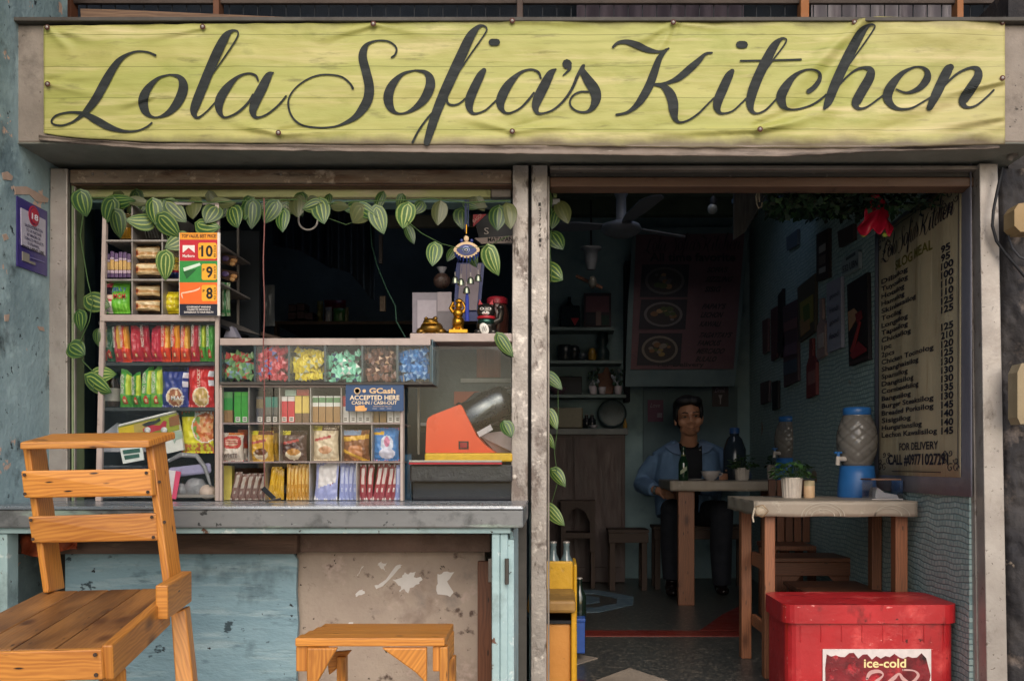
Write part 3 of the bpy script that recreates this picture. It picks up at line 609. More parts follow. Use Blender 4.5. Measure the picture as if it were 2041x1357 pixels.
# ================================================================== COUNTER AND FURNITURE OUTSIDE
CZ = .743
ct = thing('counter', 'shop counter with grey metal apron, pale blue legs and cement front', 'counter', (-.9, 3.2, -.06))
g = MB(); g.box(-1.775, -.1, 2.95, 3.95, CZ-.008, CZ, M_counter_top); g.build('countertop', ct, .003)
g = MB(); g.box(-1.775, -.1, 2.955, 3.45, CZ-.062, CZ-.0085, M_counter); g.build('apron', ct, .005)
g = MB(); g.box(-1.775, -.105, 2.953, 2.975, CZ-.006, CZ+.0025, surf('bright_edge_metal', '#c4c9cf', '#a9aeb4', 6, .25, .8)); g.build('edge_strip', ct, .001)
g = MB(); g.pbox(-95, 1051, 1018, 1063, 2.975, 3.02, M_bluepaint); g.build('rail', ct, .004)
g = MB(); g.pbox(980, 1063.5, 996, 1450, 2.985, 3.03, M_bluepaint); g.pbox(996.6, 1063.5, 1012, 1450, 2.988, 3.03, M_bluepaint); g.build('leg', ct, .004)
g = MB(); g.pbox(-60, 1063.5, 14, 1450, 2.985, 3.05, M_bluepaint); g.build('leg', ct, .004)
g = MB(); g.box(X(1014, 3.0), X(1014, 3.0)+.012, 3.04, 3.44, -.06, CZ-.075, M_bluepaint); g.box(X(1014, 3.0)-.008, X(1014, 3.0)+.016, 3.0, 3.038, -.06, CZ-.1, M_bluepaint); g.build('side_panel', ct, .003)
g = MB(); g.pbox(1006, 1113, 1014, 1164, 2.975, 2.99, M_darkst); g.tube([W(1010, 1113, 2.974), W(1010, 1164, 2.974)], .006, M_darkst, 8); g.build('hinge', ct, .001)
g = MB(); g.pbox(973, 1113, 980, 1160, 2.99, 3.0, M_darkst); g.build('hinge', ct, .001)
g = MB(); g.pbox(14, 1063.5, 592, 1104, 3.20, 3.44, surf('rotten_dark_timber', '#6b5448', '#44342b', 7, .9, patches=[('#75614f', 13, .62, .08, (.4, 1, 2))], stretch=(.4, 1, 3), bump=.6, bscale=30)); g.build('beam', ct, .006)
g = MB(); g.pbox(592.5, 1063.5, 978, 1100, 3.24, 3.44, surf('stained_cement', '#7d675d', '#58473f', 5, .9, patches=[('#7d6a60', 9, .6, .1)], bump=.5)); g.build('beam', ct, .006)
g = MB()
pe = [(130, 1104), (180, 1101), (300, 1103), (420, 1101), (585, 1103), (592, 1115), (590, 1180), (594, 1240), (590, 1300), (592, 1450), (130, 1450)]
g.ppoly(pe, 3.3, 3.32, M_ply); g.build('blue_panel', ct, .002)
g = MB(); g.pbox(592.5, 1100, 966, 1450, 3.34, 3.44, M_beige); g.build('cement_panel', ct)
g = MB(); g.pbox(952, 1118, 980, 1450, 3.3, 3.325, M_dwood); g.build('board', ct, .002)
g = MB(); g.box(-1.775, -.105, 3.44, 3.46, -.06, CZ-.0625, M_darkst); g.build('backing', ct)
g = MB()
for (ps) in ([(712, 1147), (720, 1130), (724, 1128), (716, 1145)], [(708, 1185), (722, 1174), (726, 1182), (710, 1187)], [(747, 1168), (757, 1165), (790, 1128), (800, 1124), (795, 1135), (762, 1170), (752, 1174)], [(752, 1125), (760, 1118), (764, 1124), (770, 1120), (766, 1130), (770, 1138), (760, 1133)],
             [(783, 1156), (800, 1150), (806, 1140), (815, 1144), (828, 1138), (826, 1148), (842, 1152), (834, 1164), (818, 1170), (812, 1182), (806, 1174), (796, 1178), (800, 1168)], [(873, 1145), (885, 1140), (904, 1138), (890, 1160), (904, 1180), (898, 1188), (872, 1184), (870, 1168)], [(661, 1255), (662, 1240), (668, 1248), (670, 1242), (680, 1250), (690, 1244), (702, 1238), (704, 1256)]):
    js = []
    for (ax_, ay_), (bx_, by_) in zip(ps, ps[1:]+ps[:1]):
        for t_ in (0, .33, .66): js.append((ax_+(bx_-ax_)*t_+rnd.uniform(-2, 2), ay_+(by_-ay_)*t_+rnd.uniform(-2, 2)))
    g = MB(); g.ppoly(js, 3.3385, 3.3399, surf('torn_paper', '#e4e0dd', '#d2ccc8', 6, .85)); g.build('paper_scrap', ct)
g = MB(); M_rag = surf('orange_rag', '#a04a26', '#7c3519', 8, .9, patches=[('#4d2415', 9, .6, .1)])
def rag(u, v): return W(42+112*u, 1066+(36+8*math.sin(u*5))*v, 3.14-.02*math.sin(u*17+v*3)-.015*math.sin(v*6))
g.grid(rag, 30, 10, M_rag); rg = solo(g, 'rag', 'faded orange rag stuffed under the left end of the counter', 'rag'); rg.modifiers.new('t', 'SOLIDIFY').thickness = .004

# ------------------------------------------------------------------ big wooden chair
ch = thing('wooden_chair', 'varnished pine slat-back chair standing in front of the counter at left', 'chair', W(190, 1400, 2.5))
def quadbar(p, ext): return p
def slab(name, pts, d, ext, mat, parent=ch, bev=.004):
    """board given by the pixel outline of its face; d is a distance or one distance per corner"""
    ds = d if isinstance(d, (list, tuple)) else [d]*len(pts)
    b_ = MB(); P = [W(x, y, q) for (x, y), q in zip(pts, ds)]
    if len(P) == 4: b_.hexa(P+[p+Vector(ext) for p in P], mat)
    else: b_.prism(P, ext, mat)
    return b_.build(name, parent, bev)
back = Vector((-.02, .09, -.004))
# rear posts: seat to top, leaning back a little
slab('back_post', [(43, 884), (58, 884), (98, 1181), (85, 1181)], [2.63, 2.63, 2.66, 2.66], Vector((-.006, .1, 0)), M_wood)
slab('back_post', [(288, 884), (304, 880), (340, 1176), (325, 1176)], [2.70, 2.70, 2.69, 2.69], Vector((.012, .062, 0)), M_wood)
slab('rear_leg', [(340, 1222), (370, 1212), (394, 1440), (355, 1440)], [2.66, 2.68, 2.62, 2.6], Vector((-.01, .06, 0)), M_wood)
slab('rear_leg', [(70, 1230), (95, 1230), (100, 1440), (72, 1440)], 2.72, Vector((.0, .05, 0)), M_wood)
# top rail and slats
slab('top_rail', [(39, 881), (296, 877), (297, 892), (39, 896)], [2.60, 2.66, 2.66, 2.60], Vector((.03, .11, .026)), M_wood)
slab('slat', [(41, 938), (299, 934), (303, 988), (47, 992)], [2.60, 2.67, 2.67, 2.61], Vector((.004, .024, 0)), M_wood)
slab('slat', [(55, 1029), (311, 1022), (314, 1077), (63, 1082)], [2.62, 2.69, 2.69, 2.63], Vector((.004, .024, 0)), M_wood)
# seat planks: rear edge from the posts, front edge near the photographer
RL, RR, FL_, FR = W(84, 1178, 2.70), W(350, 1171, 2.76), W(-160, 1297, 2.12), W(203, 1290, 2.16)
def seatp(u, v): a = FL_.lerp(FR, u); b_ = RL.lerp(RR, u); return a.lerp(b_, v)
k = [0, .27, .50, .74, 1]
for i in range(4):
    a, b_ = k[i]+.003, k[i+1]-.003; g = MB(); dn = Vector((0, 0, -.024))
    t = [seatp(a, 0), seatp(b_, 0), seatp(b_, 1), seatp(a, 1)]; g.hexa([p+dn for p in t]+t, M_wood_seat); g.build('seat_plank', ch, .003)
slab('front_apron', [(-170, 1303), (201, 1293), (204, 1354), (-170, 1366)], [2.115, 2.14, 2.14, 2.115], Vector((.004, .022, 0)), M_wood)
g = MB(); a, b_ = W(206, 1293, 2.145), W(352, 1190, 2.66); dn = Vector((0, 0, -.075)); th = Vector((.022, .006, 0))
g.hexa([a+dn, a+dn+th, b_+dn, b_+dn-th, a, a+th, b_, b_-th], M_wood)
g = MB(); p0 = W(214, 1320, 2.15); p1 = W(330, 1215, 2.56); g.bar(p0, p1, .024, .078, M_wood, (1, .2, 0)); g.build('side_apron', ch, .004)
g = MB(); g.bar(W(322, 1200, 2.46), W(371, 1168, 2.73), .03, .085, M_wood, (1, .2, 0)); g.build('side_block', ch, .004)
slab('front_leg', [(205, 1348), (252, 1330), (256, 1460), (215, 1460)], [2.18, 2.24, 2.24, 2.18], Vector((-.03, .04, 0)), M_wood)
slab('front_leg', [(-160, 1366), (-120, 1366), (-118, 1470), (-160, 1470)], 2.15, Vector((0, .05, 0)), M_wood)

# ------------------------------------------------------------------ low bench stool
st = thing('wooden_stool', 'low pine stool with triangular braces in front of the cement panel', 'stool', W(740, 1500, 2.7))
zs = .413; fx0, fx1 = X(588, 2.62), X(886, 2.62)
for i in range(4):
    y0 = 2.62+i*.066; off = -.001*i
    g = MB(); g.box(fx0+.006*i, fx1-.001*i, y0, y0+.062, zs-.022, zs+off, M_wood); g.build('seat_plank', st, .003)
for x0, x1 in ((fx0, fx0+.03), (fx1-.032, fx1-.002)):
    g = MB(); g.box(x0-.0005, x1+.0005, 2.63, 2.88, zs-.09, zs-.0235, M_wood); g.build('end_board', st, .003)
for x0, x1, y in ((fx0+.012, fx0+.034, 2.612), (fx1-.034, fx1-.012, 2.612), (fx0+.04, fx0+.065, 2.83), (fx1-.04, fx1-.015, 2.83)):
    g = MB(); g.box(x0+.02, x1+.02, y+.012, y+.05, -.06, zs-.0925 if y > 2.7 else zs-.024, M_wood); g.build('leg', st, .003)
for px, d in (((618, 1290), 2.616), ):
    slab('brace', [(611, 1291), (672, 1291), (636, 1352), (611, 1400)], 2.612, Vector((0, .02, 0)), M_wood, st)
    slab('brace', [(760, 1291), (850, 1291), (850, 1362), (828, 1340)], 2.612, Vector((0, .02, 0)), M_wood, st)
slab('brace', [(650, 1300), (700, 1296), (668, 1335), (655, 1345)], 2.86, Vector((0, .02, 0)), M_wood, st)

# ------------------------------------------------------------------ crates by the door
cr = thing('plastic_crate', 'orange crate with a worn front panel behind the second door post', 'crate', W(1115, 1424, 3.66))
g = MB(); g.pbox(1062, 1243, 1138, 1450, 3.66, 3.9, surf('worn_orange_plastic', '#c98a3e', '#b5752c', 5, .5, patches=[('#d9b06a', 8, .6, .1), ('#7c4a1e', 14, .66, .06)])); g.build('body', cr, .008)
g = MB(); g.pbox(1138.5, 1210, 1148, 1450, 3.64, 3.92, pal('#c9951a', .45)); g.build('side_rib', cr, .004)
g = MB(); g.pbox(1060, 1236, 1139, 1242.5, 3.65, 3.9, M_black); g.build('gap_shade', cr)  # black strip painted as the shade between crate and seat pad
g = MB()
def cush(u, v):
    x = 1050+98*u; e = 1-max(0, (abs(u-.5)*2))**8; return W(x, 0, 3.6) if 0 else Vector((X(x, 3.62), 3.60+.35*v, Z(1222, 3.62)+.035*(1-abs(2*v-1)**10)*e))
M_cush = surf('scuffed_tan_vinyl', '#a8803f', '#7d5c2c', 5, .55, patches=[('#5a4628', 10, .56, .12), ('#d19a4a', 8, .66, .08)])
g.pbox(1050, 1196, 1148, 1222, 3.60, 3.95, M_cush)
solo(g, 'seat_pad', 'scuffed tan board lying on top of the orange crate', 'seat pad', bev=.012)
yc = thing('plastic_crate', 'bright yellow bottle crate behind the tan seat pad by the door', 'crate', W(1120, 1200, 3.98))
M_yel = surf('yellow_plastic', '#d0a01c', '#b98a12', 5, .45, patches=[('#8a6a14', 9, .62, .1)])
g = MB(); g.pbox(1060, 1118, 1142, 1260, 3.97, 3.985, M_yel); g.pbox(1142.5, 1124, 1150, 1260, 3.97, 4.25, M_yel); g.pbox(1060, 1140, 1142, 1260, 4.235, 4.25, M_yel); g.box(X(1060, 3.98), X(1150, 3.98), 3.97, 4.25, 0, Z(1255, 3.98), M_yel); g.build('body', yc, .01)
M_green_glass = pal('#16241d', .08, 0, .8); M_clear = pal('#5e6d70', .08, 0, .8)
def bottle(x, ybot, ytop, d, mat, label, cap=None):
    b_ = thing('bottle', label, 'bottle', W(x, ybot, d)); h = Z(ytop, d)-Z(ybot, d); r = .03
    g = MB(); g.lathe(W(x, ybot, d), [(r*.9, 0), (r, .01), (r, h*.55), (r*.85, h*.62), (r*.45, h*.75), (r*.38, h*.9), (r*.45, h*.93), (r*.4, h*.97)], mat, 14); g.build('body', b_)
    g = MB(); g.lathe(W(x, ybot, d), [(r*.47, h*.965), (r*.47, h*.99), (r*.3, h)], cap or M_alu_clean, 12); g.build('cap', b_); return b_
bottle(1103, 1180, 1078, 4.08, M_clear, 'clear glass bottle nearest the post in the yellow crate')
bottle(1129, 1180, 1078, 4.12, M_clear, 'clear glass bottle further right in the yellow crate')
bc = thing('plastic_crate', 'small blue plastic crate standing behind the orange one', 'crate', W(1145, 1300, 4.4))
M_blu = pal('#2a4f9a', .5)
g = MB(); g.pbox(1105, 1236, 1166, 1302, 4.4, 4.7, M_blu); g.pbox(1104, 1232, 1167, 1240, 4.395, 4.705, M_blu); g.build('body', bc, .005)
bottle(1155, 1236, 1150, 4.5, M_green_glass, 'dark bottle sticking out beside the blue crate')

# ------------------------------------------------------------------ red cooler
M_redp = surf('faded_red_plastic', '#b52228', '#9a1a20', 4, .38, patches=[('#cf4a48', 5, .56, .14), ('#7a1418', 12, .61, .1, (1, 1, .5)), ('#e0908a', 60, .66, .02, (.3, 1, 1)), ('#4a1012', 30, .66, .03)], bump=.12, bscale=30)
cd = 3.62; cl = thing('cooler_box', 'red plastic cooler box with an ice-cold sticker by the right doorway', 'cooler', W(1717, 1400, 3.7))
def rrect(x0, x1, y0, y1, r, n=5):
    o = []
    for cx, cy, a0 in ((x1-r, y0+r, -90), (x1-r, y1-r, 0), (x0+r, y1-r, 90), (x0+r, y0+r, 180)):
        for i in range(n+1): t = R(a0+90*i/n); o.append((cx+r*math.cos(t), cy+r*math.sin(t)))
    return o
cx0, cx1 = X(1563, cd), X(1914, cd)
g = MB(); poly = rrect(cx0+.012, cx1-.012, cd+.012, cd+.36, .05)
g.prism([(x, y, 0) for x, y in poly], (0, 0, .288), M_redp); bd_ = g.build('body', cl, .004)
g = MB(); poly = rrect(cx0, cx1, cd, cd+.372, .055)
g.prism([(x, y, .291) for x, y in poly], (0, 0, .068), M_redp); g.build('lid', cl, .02, 4)
for i in range(8):
    x = cx0+.06+i*.075; g = MB(); g.box(x, x+.005, cd+.0095, cd+.014, .222, .284, M_redp); g.build('rib', cl, .002)
g = MB(); g.pbox(1640, 1293, 1856, 1420, cd+.007, cd+.0112, pal('#d5cbc8', .5)); stk = g.build('sticker', cl)
rs = random.Random(3); g = MB()
blob = [(1648+198*t/22, 1300+rs.random()*14) for t in range(23)]+[(1855, 1345), (1850, 1370), (1856, 1400), (1848, 1416)]+[(1646, 1416), (1645, 1330)]
g.ppoly(blob, cd+.0052, cd+.0068, surf('dark_cola_splash', '#8d1f2a', '#4a0f16', 12, .35, patches=[('#c02a35', 9, .56, .1), ('#240a0e', 8, .6, .1), ('#d9b9b4', 26, .74, .03)])); g.build('splash', stk)
g = MB(); g.ptext('ice-cold', 1722, 1312, 1806, 1330, cd+.0042, pal('#e9d79a', .5), .02); g.build('lettering', stk)
g = MB()
for pts in ([(1728, 1352, 5), (1735, 1340, 8), (1752, 1337, 6), (1760, 1345, 3), (1745, 1360, 8), (1760, 1366, 5), (1780, 1352, 8), (1792, 1342, 4), (1800, 1352, 7), (1815, 1360, 5), (1830, 1346, 6), (1822, 1336, 3), (1800, 1334, 4)],):
    g.ribbon(pts, lambda x, y: W(x, y, cd+.0042), pal('#c79a96', .6))
g.build('script_mark', stk)

for x, y, d in ((49, 946, 2.598), (50, 984, 2.598), (292, 942, 2.665), (295, 980, 2.665), (62, 1036, 2.617), (66, 1074, 2.617), (303, 1030, 2.685), (306, 1070, 2.685), (190, 1304, 2.135), (192, 1344, 2.137), (318, 960, 2.70), (328, 1040, 2.70)):
    g = MB(); g.disc(W(x, y, d), .0042, .003, M_bwood); g.build('nail', ch)
# ================================================================== DISPLAY CABINETS AND GOODS
G = glass('cabinet_glass', (.98, .99, .99), .018)
M_frame = surf('pinkish_painted_frame', '#b5a59d', '#9c8c84', 7, .55, patches=[('#6f6159', 18, .64, .1), ('#d9cdc6', 20, .66, .06)], bump=.1)
M_shelf = pal('#3a3f42', .4)
CD = 3.42                    # distance of the cabinet fronts
tcab = thing('display_cabinet', 'tall glass snack cabinet beside the left window jamb', 'cabinet', W(320, 999, 3.55))
g = MB(); g.box(X(190, CD), X(440, CD), 3.86, 3.88, CZ, Z(400, CD), pal('#1b2126', .8)); g.build('back_panel', tcab)
for n_, (x0, x1, xt0, xt1, y0, y1) in enumerate([(190, 201, 205, 212, 404, 998)]):
    g = MB(); a = [W(x0, y1, CD), W(x1, y1, CD), W(xt1, y0, CD), W(xt0, y0, CD)]; g.prism(a, (0, .016, 0), M_frame); g.build('frame_post', tcab, .002)
g = MB(); g.pbox(428, 404, 436, 998, CD, CD+.016, M_frame); g.build('frame_post', tcab, .002)
g = MB(); g.pbox(200, 627, 428, 640, CD-.004, CD+.02, M_frame); g.build('rail', tcab, .002)
for y in (478, 556): g = MB(); g.pbox(208, y, 428, y+3.5, CD+.002, CD+.4, M_alu_clean); g.build('shelf', tcab)
g = MB(); g.pbox(206, 403, 428, 408, CD, CD+.02, M_alu_clean); g.build('rail', tcab)
for y, m in ((640.5, M_black), (722, M_shelf), (812, M_shelf), (985, M_alu_clean)): g = MB(); g.pbox(196, y, 428, y+6, CD+.02, CD+.4, m); g.build('shelf', tcab)
for x in (262, 322): g = MB(); g.pbox(x, 408, x+2.5, 626, CD+.004, CD+.3, M_alu_clean); g.build('divider', tcab)
g = MB(); g.pbox(202, 641, 427, 996, CD+.006, CD+.009, G); g.build('glass_pane', tcab)

def pillow(px0, py0, px1, py1, d, paint, name, label, cat='snack pack', thick=.03, lean=0, group=None, texts=(), nu=16, nv=22, rough=.28, bulge=1.0, turn=0, peak=0):
    """filled foil pouch over a pixel box; paint(u, v) -> colour, v from bottom; lean in pixels at the top"""
    g = MB(); wv = lambda u: .5+(u-.5)
    sd = rnd.random()*50
    def pt(u, v, side):
        x = px0+(px1-px0)*(.5+(u-.5)*(1-.12*abs(peak)/8*v**3)*(1-.06*math.sin(v*math.pi)))+lean*v+1.2*mnoise.noise((v*4+sd, 3, 0)); y = py1+(py0-py1)*v+peak*v**5*(u-.5)-abs(peak)*.3*v**6*(1-abs(u-.5)*2)
        e = min(1, min(u, 1-u)*6)**.6*min(1, max(0, min(v, 1-v)-.05)*5)**.6
        p = W(x, y, d); t = thick*.5*e*(1+.25*mnoise.noise((u*4+sd, v*5, 2)))*bulge
        p.y += -t if side else t
        p.y += turn*(u-.5)
        if side: p.y += .0045*mnoise.noise((u*7+sd, v*9, 1))*(1 if e > .2 else 0)
        if e < .25: p.y += .0015*math.sin(u*60)
        return p
    mp = (lambda u, v: pal(paint(u, v), rough, 0, .5))
    g.grid(lambda u, v: pt(u, v, 1), nu, nv, None, True, mp)
    g.grid(lambda u, v: pt(1-u, v, 0), 6, 8, pal(paint(.5, .5), rough, 0, .5), True)
    o = g.build(name)
    for (s_, u0, v0, u1, v1, c, vert) in texts:
        t = MB(); mt = pal(c, .5); dd = Vector((0, -thick*.5*bulge*1.25-.002, 0))
        q = lambda u, v: (W(px0+(px1-px0)*u+lean*v, py1+(py0-py1)*v, d)+dd)
        if vert: o_, ex, ey = q(u1, v0), q(u1, v1)-q(u1, v0), q(u0, v0)-q(u1, v0)
        else: o_, ex, ey = q(u0, v0), q(u1, v0)-q(u0, v0), q(u0, v1)-q(u0, v0)
        t.text(s_, o_, ex, ey, mt, .012); t.build('lettering', o)
    return tag(o, label, cat, group)
ND = 3.47
# cabinet row two: stick wafers, cream breads
for k in range(6):
    g = MB(); x = 211+8.4*k; y0 = 500+rnd.random()*6
    for yy0, yy1, c in ((y0, y0+12, '#6a5578'), (y0+12, y0+17, '#b8a6b5'), (y0+17, 538, '#c9a465'), (538, 545, '#b9a3b0'), (545, 553, '#5b4668')):
        g.pbox(x, yy0, x+7, yy1, 3.46, 3.475, pal(c, .3))
    solo(g, 'wafer_stick', 'purple and gold wrapped stick standing in the wafer jar row', 'wafer stick', 'wrapped wafer sticks in the cabinet', bev=.002)
def bread(px0, py0, px1, py1, label):
    def paint(u, v):
        if (u-.18)**2*3+(v-.45)**2 < .05: return '#7a3a20' if (u-.18)**2*3+(v-.45)**2 < .02 else '#c08a58'
        if v < .12 or v > .9: return '#3a2c22'
        return '#d8c49c' if .55 < v < .8 else ('#b98f5c' if v > .35 else '#cbb083')
    return pillow(px0, py0, px1, py1, 3.47, paint, 'bread_pack', label, 'bread', .04, rough=.2)
bread(266, 490, 320, 521, 'cream bread pack, upper of two in the second cabinet row')
bread(266, 523, 320, 553, 'cream bread pack, lower of two in the second cabinet row')
bread(266, 568, 320, 594, 'cream bread pack, upper of two beside the green jelly pack')
bread(266, 597, 320, 624, 'cream bread pack, lower of two beside the green jelly pack')
pillow(326, 492, 358, 524, 3.48, lambda u, v: '#e0c24a' if v < .3 else ('#c8b89a' if v < .8 else '#23386f'), 'cracker_pack', 'yellow and cream pack half behind the price board', thick=.03)
pillow(326, 526, 358, 554, 3.48, lambda u, v: '#23386f' if v < .35 else ('#c03040' if v < .5 else '#e2c060'), 'cracker_pack', 'blue, red and yellow pack half behind the price board', thick=.03)
pillow(325, 582, 358, 625, 3.47, lambda u, v: '#ded02e' if int(v*7) % 2 else '#b8a41c', 'snack_pack', 'bright yellow pack beside the orange price panel', thick=.03)
def jp(u, v):
    if v < .32 and u > .4: return '#6fbf3a' if int(u*16) % 2 else '#8ad050'
    if u < .38 and .45 < v < .85: return '#2b2430' if v > .62 else '#e2c3b0'
    if u < .34: return '#e6d9d2' if v < .4 else '#c85060'
    return '#69b53e'
pillow(208, 565, 260, 625, 3.47, jp, 'jelly_pack', 'green jelly snack pack with Jelly Mom lettering in the lowest small pane', thick=.03, texts=[('JELLY', .40, .68, .95, .84, '#3a4fa0', 0), ('MOM', .45, .46, .9, .64, '#c03a3a', 0)], nu=24, nv=28)
pillow(240, 425, 262, 476, 3.5, lambda u, v: '#d09a30' if v < .4 else '#8a7a50', 'snack_pack', 'amber pack in the dark top left pane', thick=.03)
g = MB()
for k in range(5): g.tube([W(285+k*5, 440, 3.5), W(292+k*6, 474, 3.5)], .002, pal('#9a9a96', .3), 6)
solo(g, 'plastic_forks', 'bundle of clear plastic sticks in the upper middle pane', 'cutlery')
# price board
pb = thing('price_board', 'red, green and orange cigarette price board reading 10, 9 and 8', 'price board', W(397, 629, CD-.02))
BDp = CD-.02
g = MB(); g.pbox(357, 464, 438.5, 629, BDp, BDp+.006, pal('#dcd5cd', .5)); g.build('board', pb)
g = MB()
for y0, y1, c in ((464, 478, '#e8962a'), (478, 520, '#c02030'), (520, 563, '#2f8a3c'), (563, 606, '#f06a24'), (606, 629, '#171a2c')):
    g.pbox(358, y0, 433, y1-.3, BDp-.0012, BDp-.0002, pal(c, .4))
g.build('colour_panel', pb)
g = MB(); mk = pal('#16120f', .5); my = pal('#f2a92c', .4); mw = pal('#eee4dc', .5)
for y0, y1, n_ in ((484, 516, '10'), (526, 558, '9'), (568, 600, '8')):
    xl = 395 if n_ == '10' else 402
    g.ppoly([(xl+2, y0), (429, y0), (432, y0+3), (432, y1-2), (429, y1), (xl+2, y1), (xl, y1-3), (xl, y0+3)], BDp-.0024, BDp-.0014, my)
    g.ptext(n_, 401 if n_ == '10' else 411, y0+5, 424, y1-4, BDp-.0027, mk, .03)
    g.ptext('P', xl+2, y0+9, xl+6, y0+15, BDp-.0027, mk, .02)
    o_ = W(431, y1-3, BDp-.0027); g.text('PER STICK', o_, W(431, y0+4, BDp-.0027)-o_, W(426, y1-3, BDp-.0027)-o_, mk, .01)
g.ptext('TOP VALUE, BEST PRICE!', 362, 467, 431, 475, BDp-.002, pal('#4a1a10', .5), .02)
for i, t in enumerate(('GOVERNMENT WARNING', 'CIGARETTE SMOKING IS', 'DANGEROUS TO YOUR HEALTH')):
    wd = (48, 46, 58)[i]; g.ptext(t, 396-wd/2, 610+5.2*i, 396+wd/2, 613.6+5.2*i, BDp-.002, mw, .015)
g.ppoly([(364, 489), (388, 489), (388, 504), (376, 494), (364, 504)], BDp-.002, BDp-.0014, mw); g.ppoly([(366, 505.5), (376, 497), (387, 505.5)], BDp-.002, BDp-.0014, pal('#d03a44', .4))
g.ptext('Marlboro', 364, 507, 388, 513, BDp-.002, mw, .02)
g.ppoly([(365, 534), (398, 524), (400, 529), (367, 541)], BDp-.002, BDp-.0014, pal('#cfe0cc', .4)); g.ppoly([(365, 541), (392, 536), (372, 556)], BDp-.002, BDp-.0014, pal('#1d5a2a', .4))
g.ribbon([(364, 594, 2), (362, 585, 2.6), (370, 583, 3), (385, 580, 3.2), (396, 576, 3), (398, 573, 1)], lambda x, y: W(x, y, BDp-.002), pal('#f6c6a4', .4))
g.build('lettering', pb)

# noodle pouches
def noodle(x0, y0, x1, y1, base, band, lean, label, txt='PANCIT CANTON', tc='#f0e6d8', d=ND):
    def paint(u, v):
        if (u-.5)**2*1.2+(v-.17)**2*3.2 < .035: return '#c9382e' if (u-.5)**2+(v-.17)**2*3 > .01 else '#f2d9a0'
        if band and u > .58 and .35 < v < .92: return band
        if v < .05 or v > .95: return base
        return base
    return pillow(x0, y0, x1, y1, d, paint, 'noodle_pack', label, 'noodle pack', .035, lean, None, [(txt, .22, .36, .52, .9, tc, 1)] if txt else (), nu=12, nv=24, peak=rnd.choice((-14, -9, 7, 12)), turn=rnd.uniform(-.02, .02))
nA = [(204, 655, 214, 719, '#b84a3a', '#d8cf3a', 1, 'thin red and yellow pack at the left end of the upper noodle row', None),
 (212, 646, 233, 720, '#1f5a3c', None, -4, 'dark green noodle pack near the left of the upper noodle row', 'PANCIT CANTON'),
 (230, 646, 246, 721, '#b4283c', '#d8a63a', -5, 'maroon noodle pack tucked behind the first orange one', 'PANCIT CANTON'),
 (243, 642, 264, 722, '#e8451f', '#f0a423', -7, 'orange noodle pack with yellow band, leftmost of the orange ones', 'PANCIT CANTON'),
 (264, 651, 286, 720, '#c22a3c', None, -4, 'crimson noodle pack just right of the first orange one', None),
 (285, 642, 305, 721, '#b8243a', None, -6, 'tall crimson noodle pack in the middle of the upper row', 'PANCIT CANTON'),
 (303, 652, 324, 720, '#c83048', None, -2, 'short crimson noodle pack before the three orange packs', None),
 (322, 640, 341, 721, '#e8481f', '#f2b02c', 0, 'orange noodle pack, first of three in a row right of the middle', 'PANCIT CANTON'),
 (341, 641, 361, 721, '#ea4d20', '#f2a020', 0, 'orange noodle pack, second of three in a row right of the middle', 'PANCIT CANTON'),
 (361, 643, 380, 721, '#e8501f', '#f2b83a', 0, 'orange noodle pack, third of three in a row right of the middle', 'PANCIT CANTON'),
 (381, 640, 398, 720, '#b82438', None, 2, 'crimson noodle pack beside the bright green packs', 'PANCIT CANTON'),
 (397, 639, 413, 720, '#5aa83a', '#c8d83a', 0, 'bright green noodle pack with yellow band at the right of the upper row', 'PANCIT CANTON'),
 (413, 642, 428, 720, '#4a9c34', None, 0, 'green noodle pack at the right end of the upper row', 'PANCIT CANTON')]
for i, a in enumerate(nA): noodle(*a[:8], txt=a[8], d=ND+(.012 if i % 2 else 0))
for i, (x0, y0, x1, lb) in enumerate([(241, 740, 264, 'first from the left'), (264, 745, 284, 'second from the left, shortest'), (283, 736, 304, 'third from the left, slightly tilted'), (302, 735, 326, 'rightmost, beside the blue bag')]):
    noodle(x0, y0, x1, 811, ('#4fa03a', '#3f9036', '#4ea43c', '#6fb044')[i], '#c6d640', (0, -1, 3, 0)[i], 'green noodle pack in the lower row, '+lb)
def bowlpack(x0, y0, x1, y1, base, soup, rim, label, tx):
    def paint(u, v):
        q = ((u-.52)*1.0)**2+((v-.24)*1.35)**2
        if q < .11: return soup if q < .085 else rim
        if q < .03: return '#e8c890'
        if v > .9: return '#20242c' if base == '#2a3a86' else '#b02030'
        if u > .82 and v > .45: return '#dfe0ea' if int(v*14) % 3 else base
        return base
    def paint2(u, v):
        c = paint(u, v)
        if c == soup and mnoise.noise((u*9, v*9, 5)) > .12: return '#e6caa0'
        return c
    return pillow(x0, y0, x1, y1, ND, paint2, 'noodle_bag', label, 'noodle bag', .03, nu=30, nv=36, texts=tx)
bowlpack(323, 732, 377, 811, '#2a3a86', '#a86a4a', '#e8ddd2', 'blue noodle bag with a soup bowl picture', [('MAC', .42, .17, .9, .27, '#f4f0ea', 0)])
bowlpack(376, 728, 428, 811, '#cc2b2a', '#c8a860', '#f0e4cc', 'red noodle bag with a soup bowl picture', [('LUCKY', .4, .5, .52, .9, '#f4d9c0', 1)])
jr = thing('jar', 'dark jar with pale label behind the two light leaves', 'jar', W(224, 811, 3.5))
g = MB(); g.lathe(W(224, 811, 3.5), [(.024, 0), (.026, .01), (.026, .075), (.02, .085), (.02, .1)], pal('#3a2b22', .15), 18); g.build('body', jr)
g = MB(); g.lathe(W(224, 811, 3.5), [(.0265, .02), (.0265, .065)], pal('#b9b5ab', .6), 18); g.build('paper_label', jr)
g = MB(); g.lathe(W(224, 811, 3.5), [(.022, .1), (.022, .125), (.001, .126)], pal('#27404a', .4), 18); g.build('lid', jr)
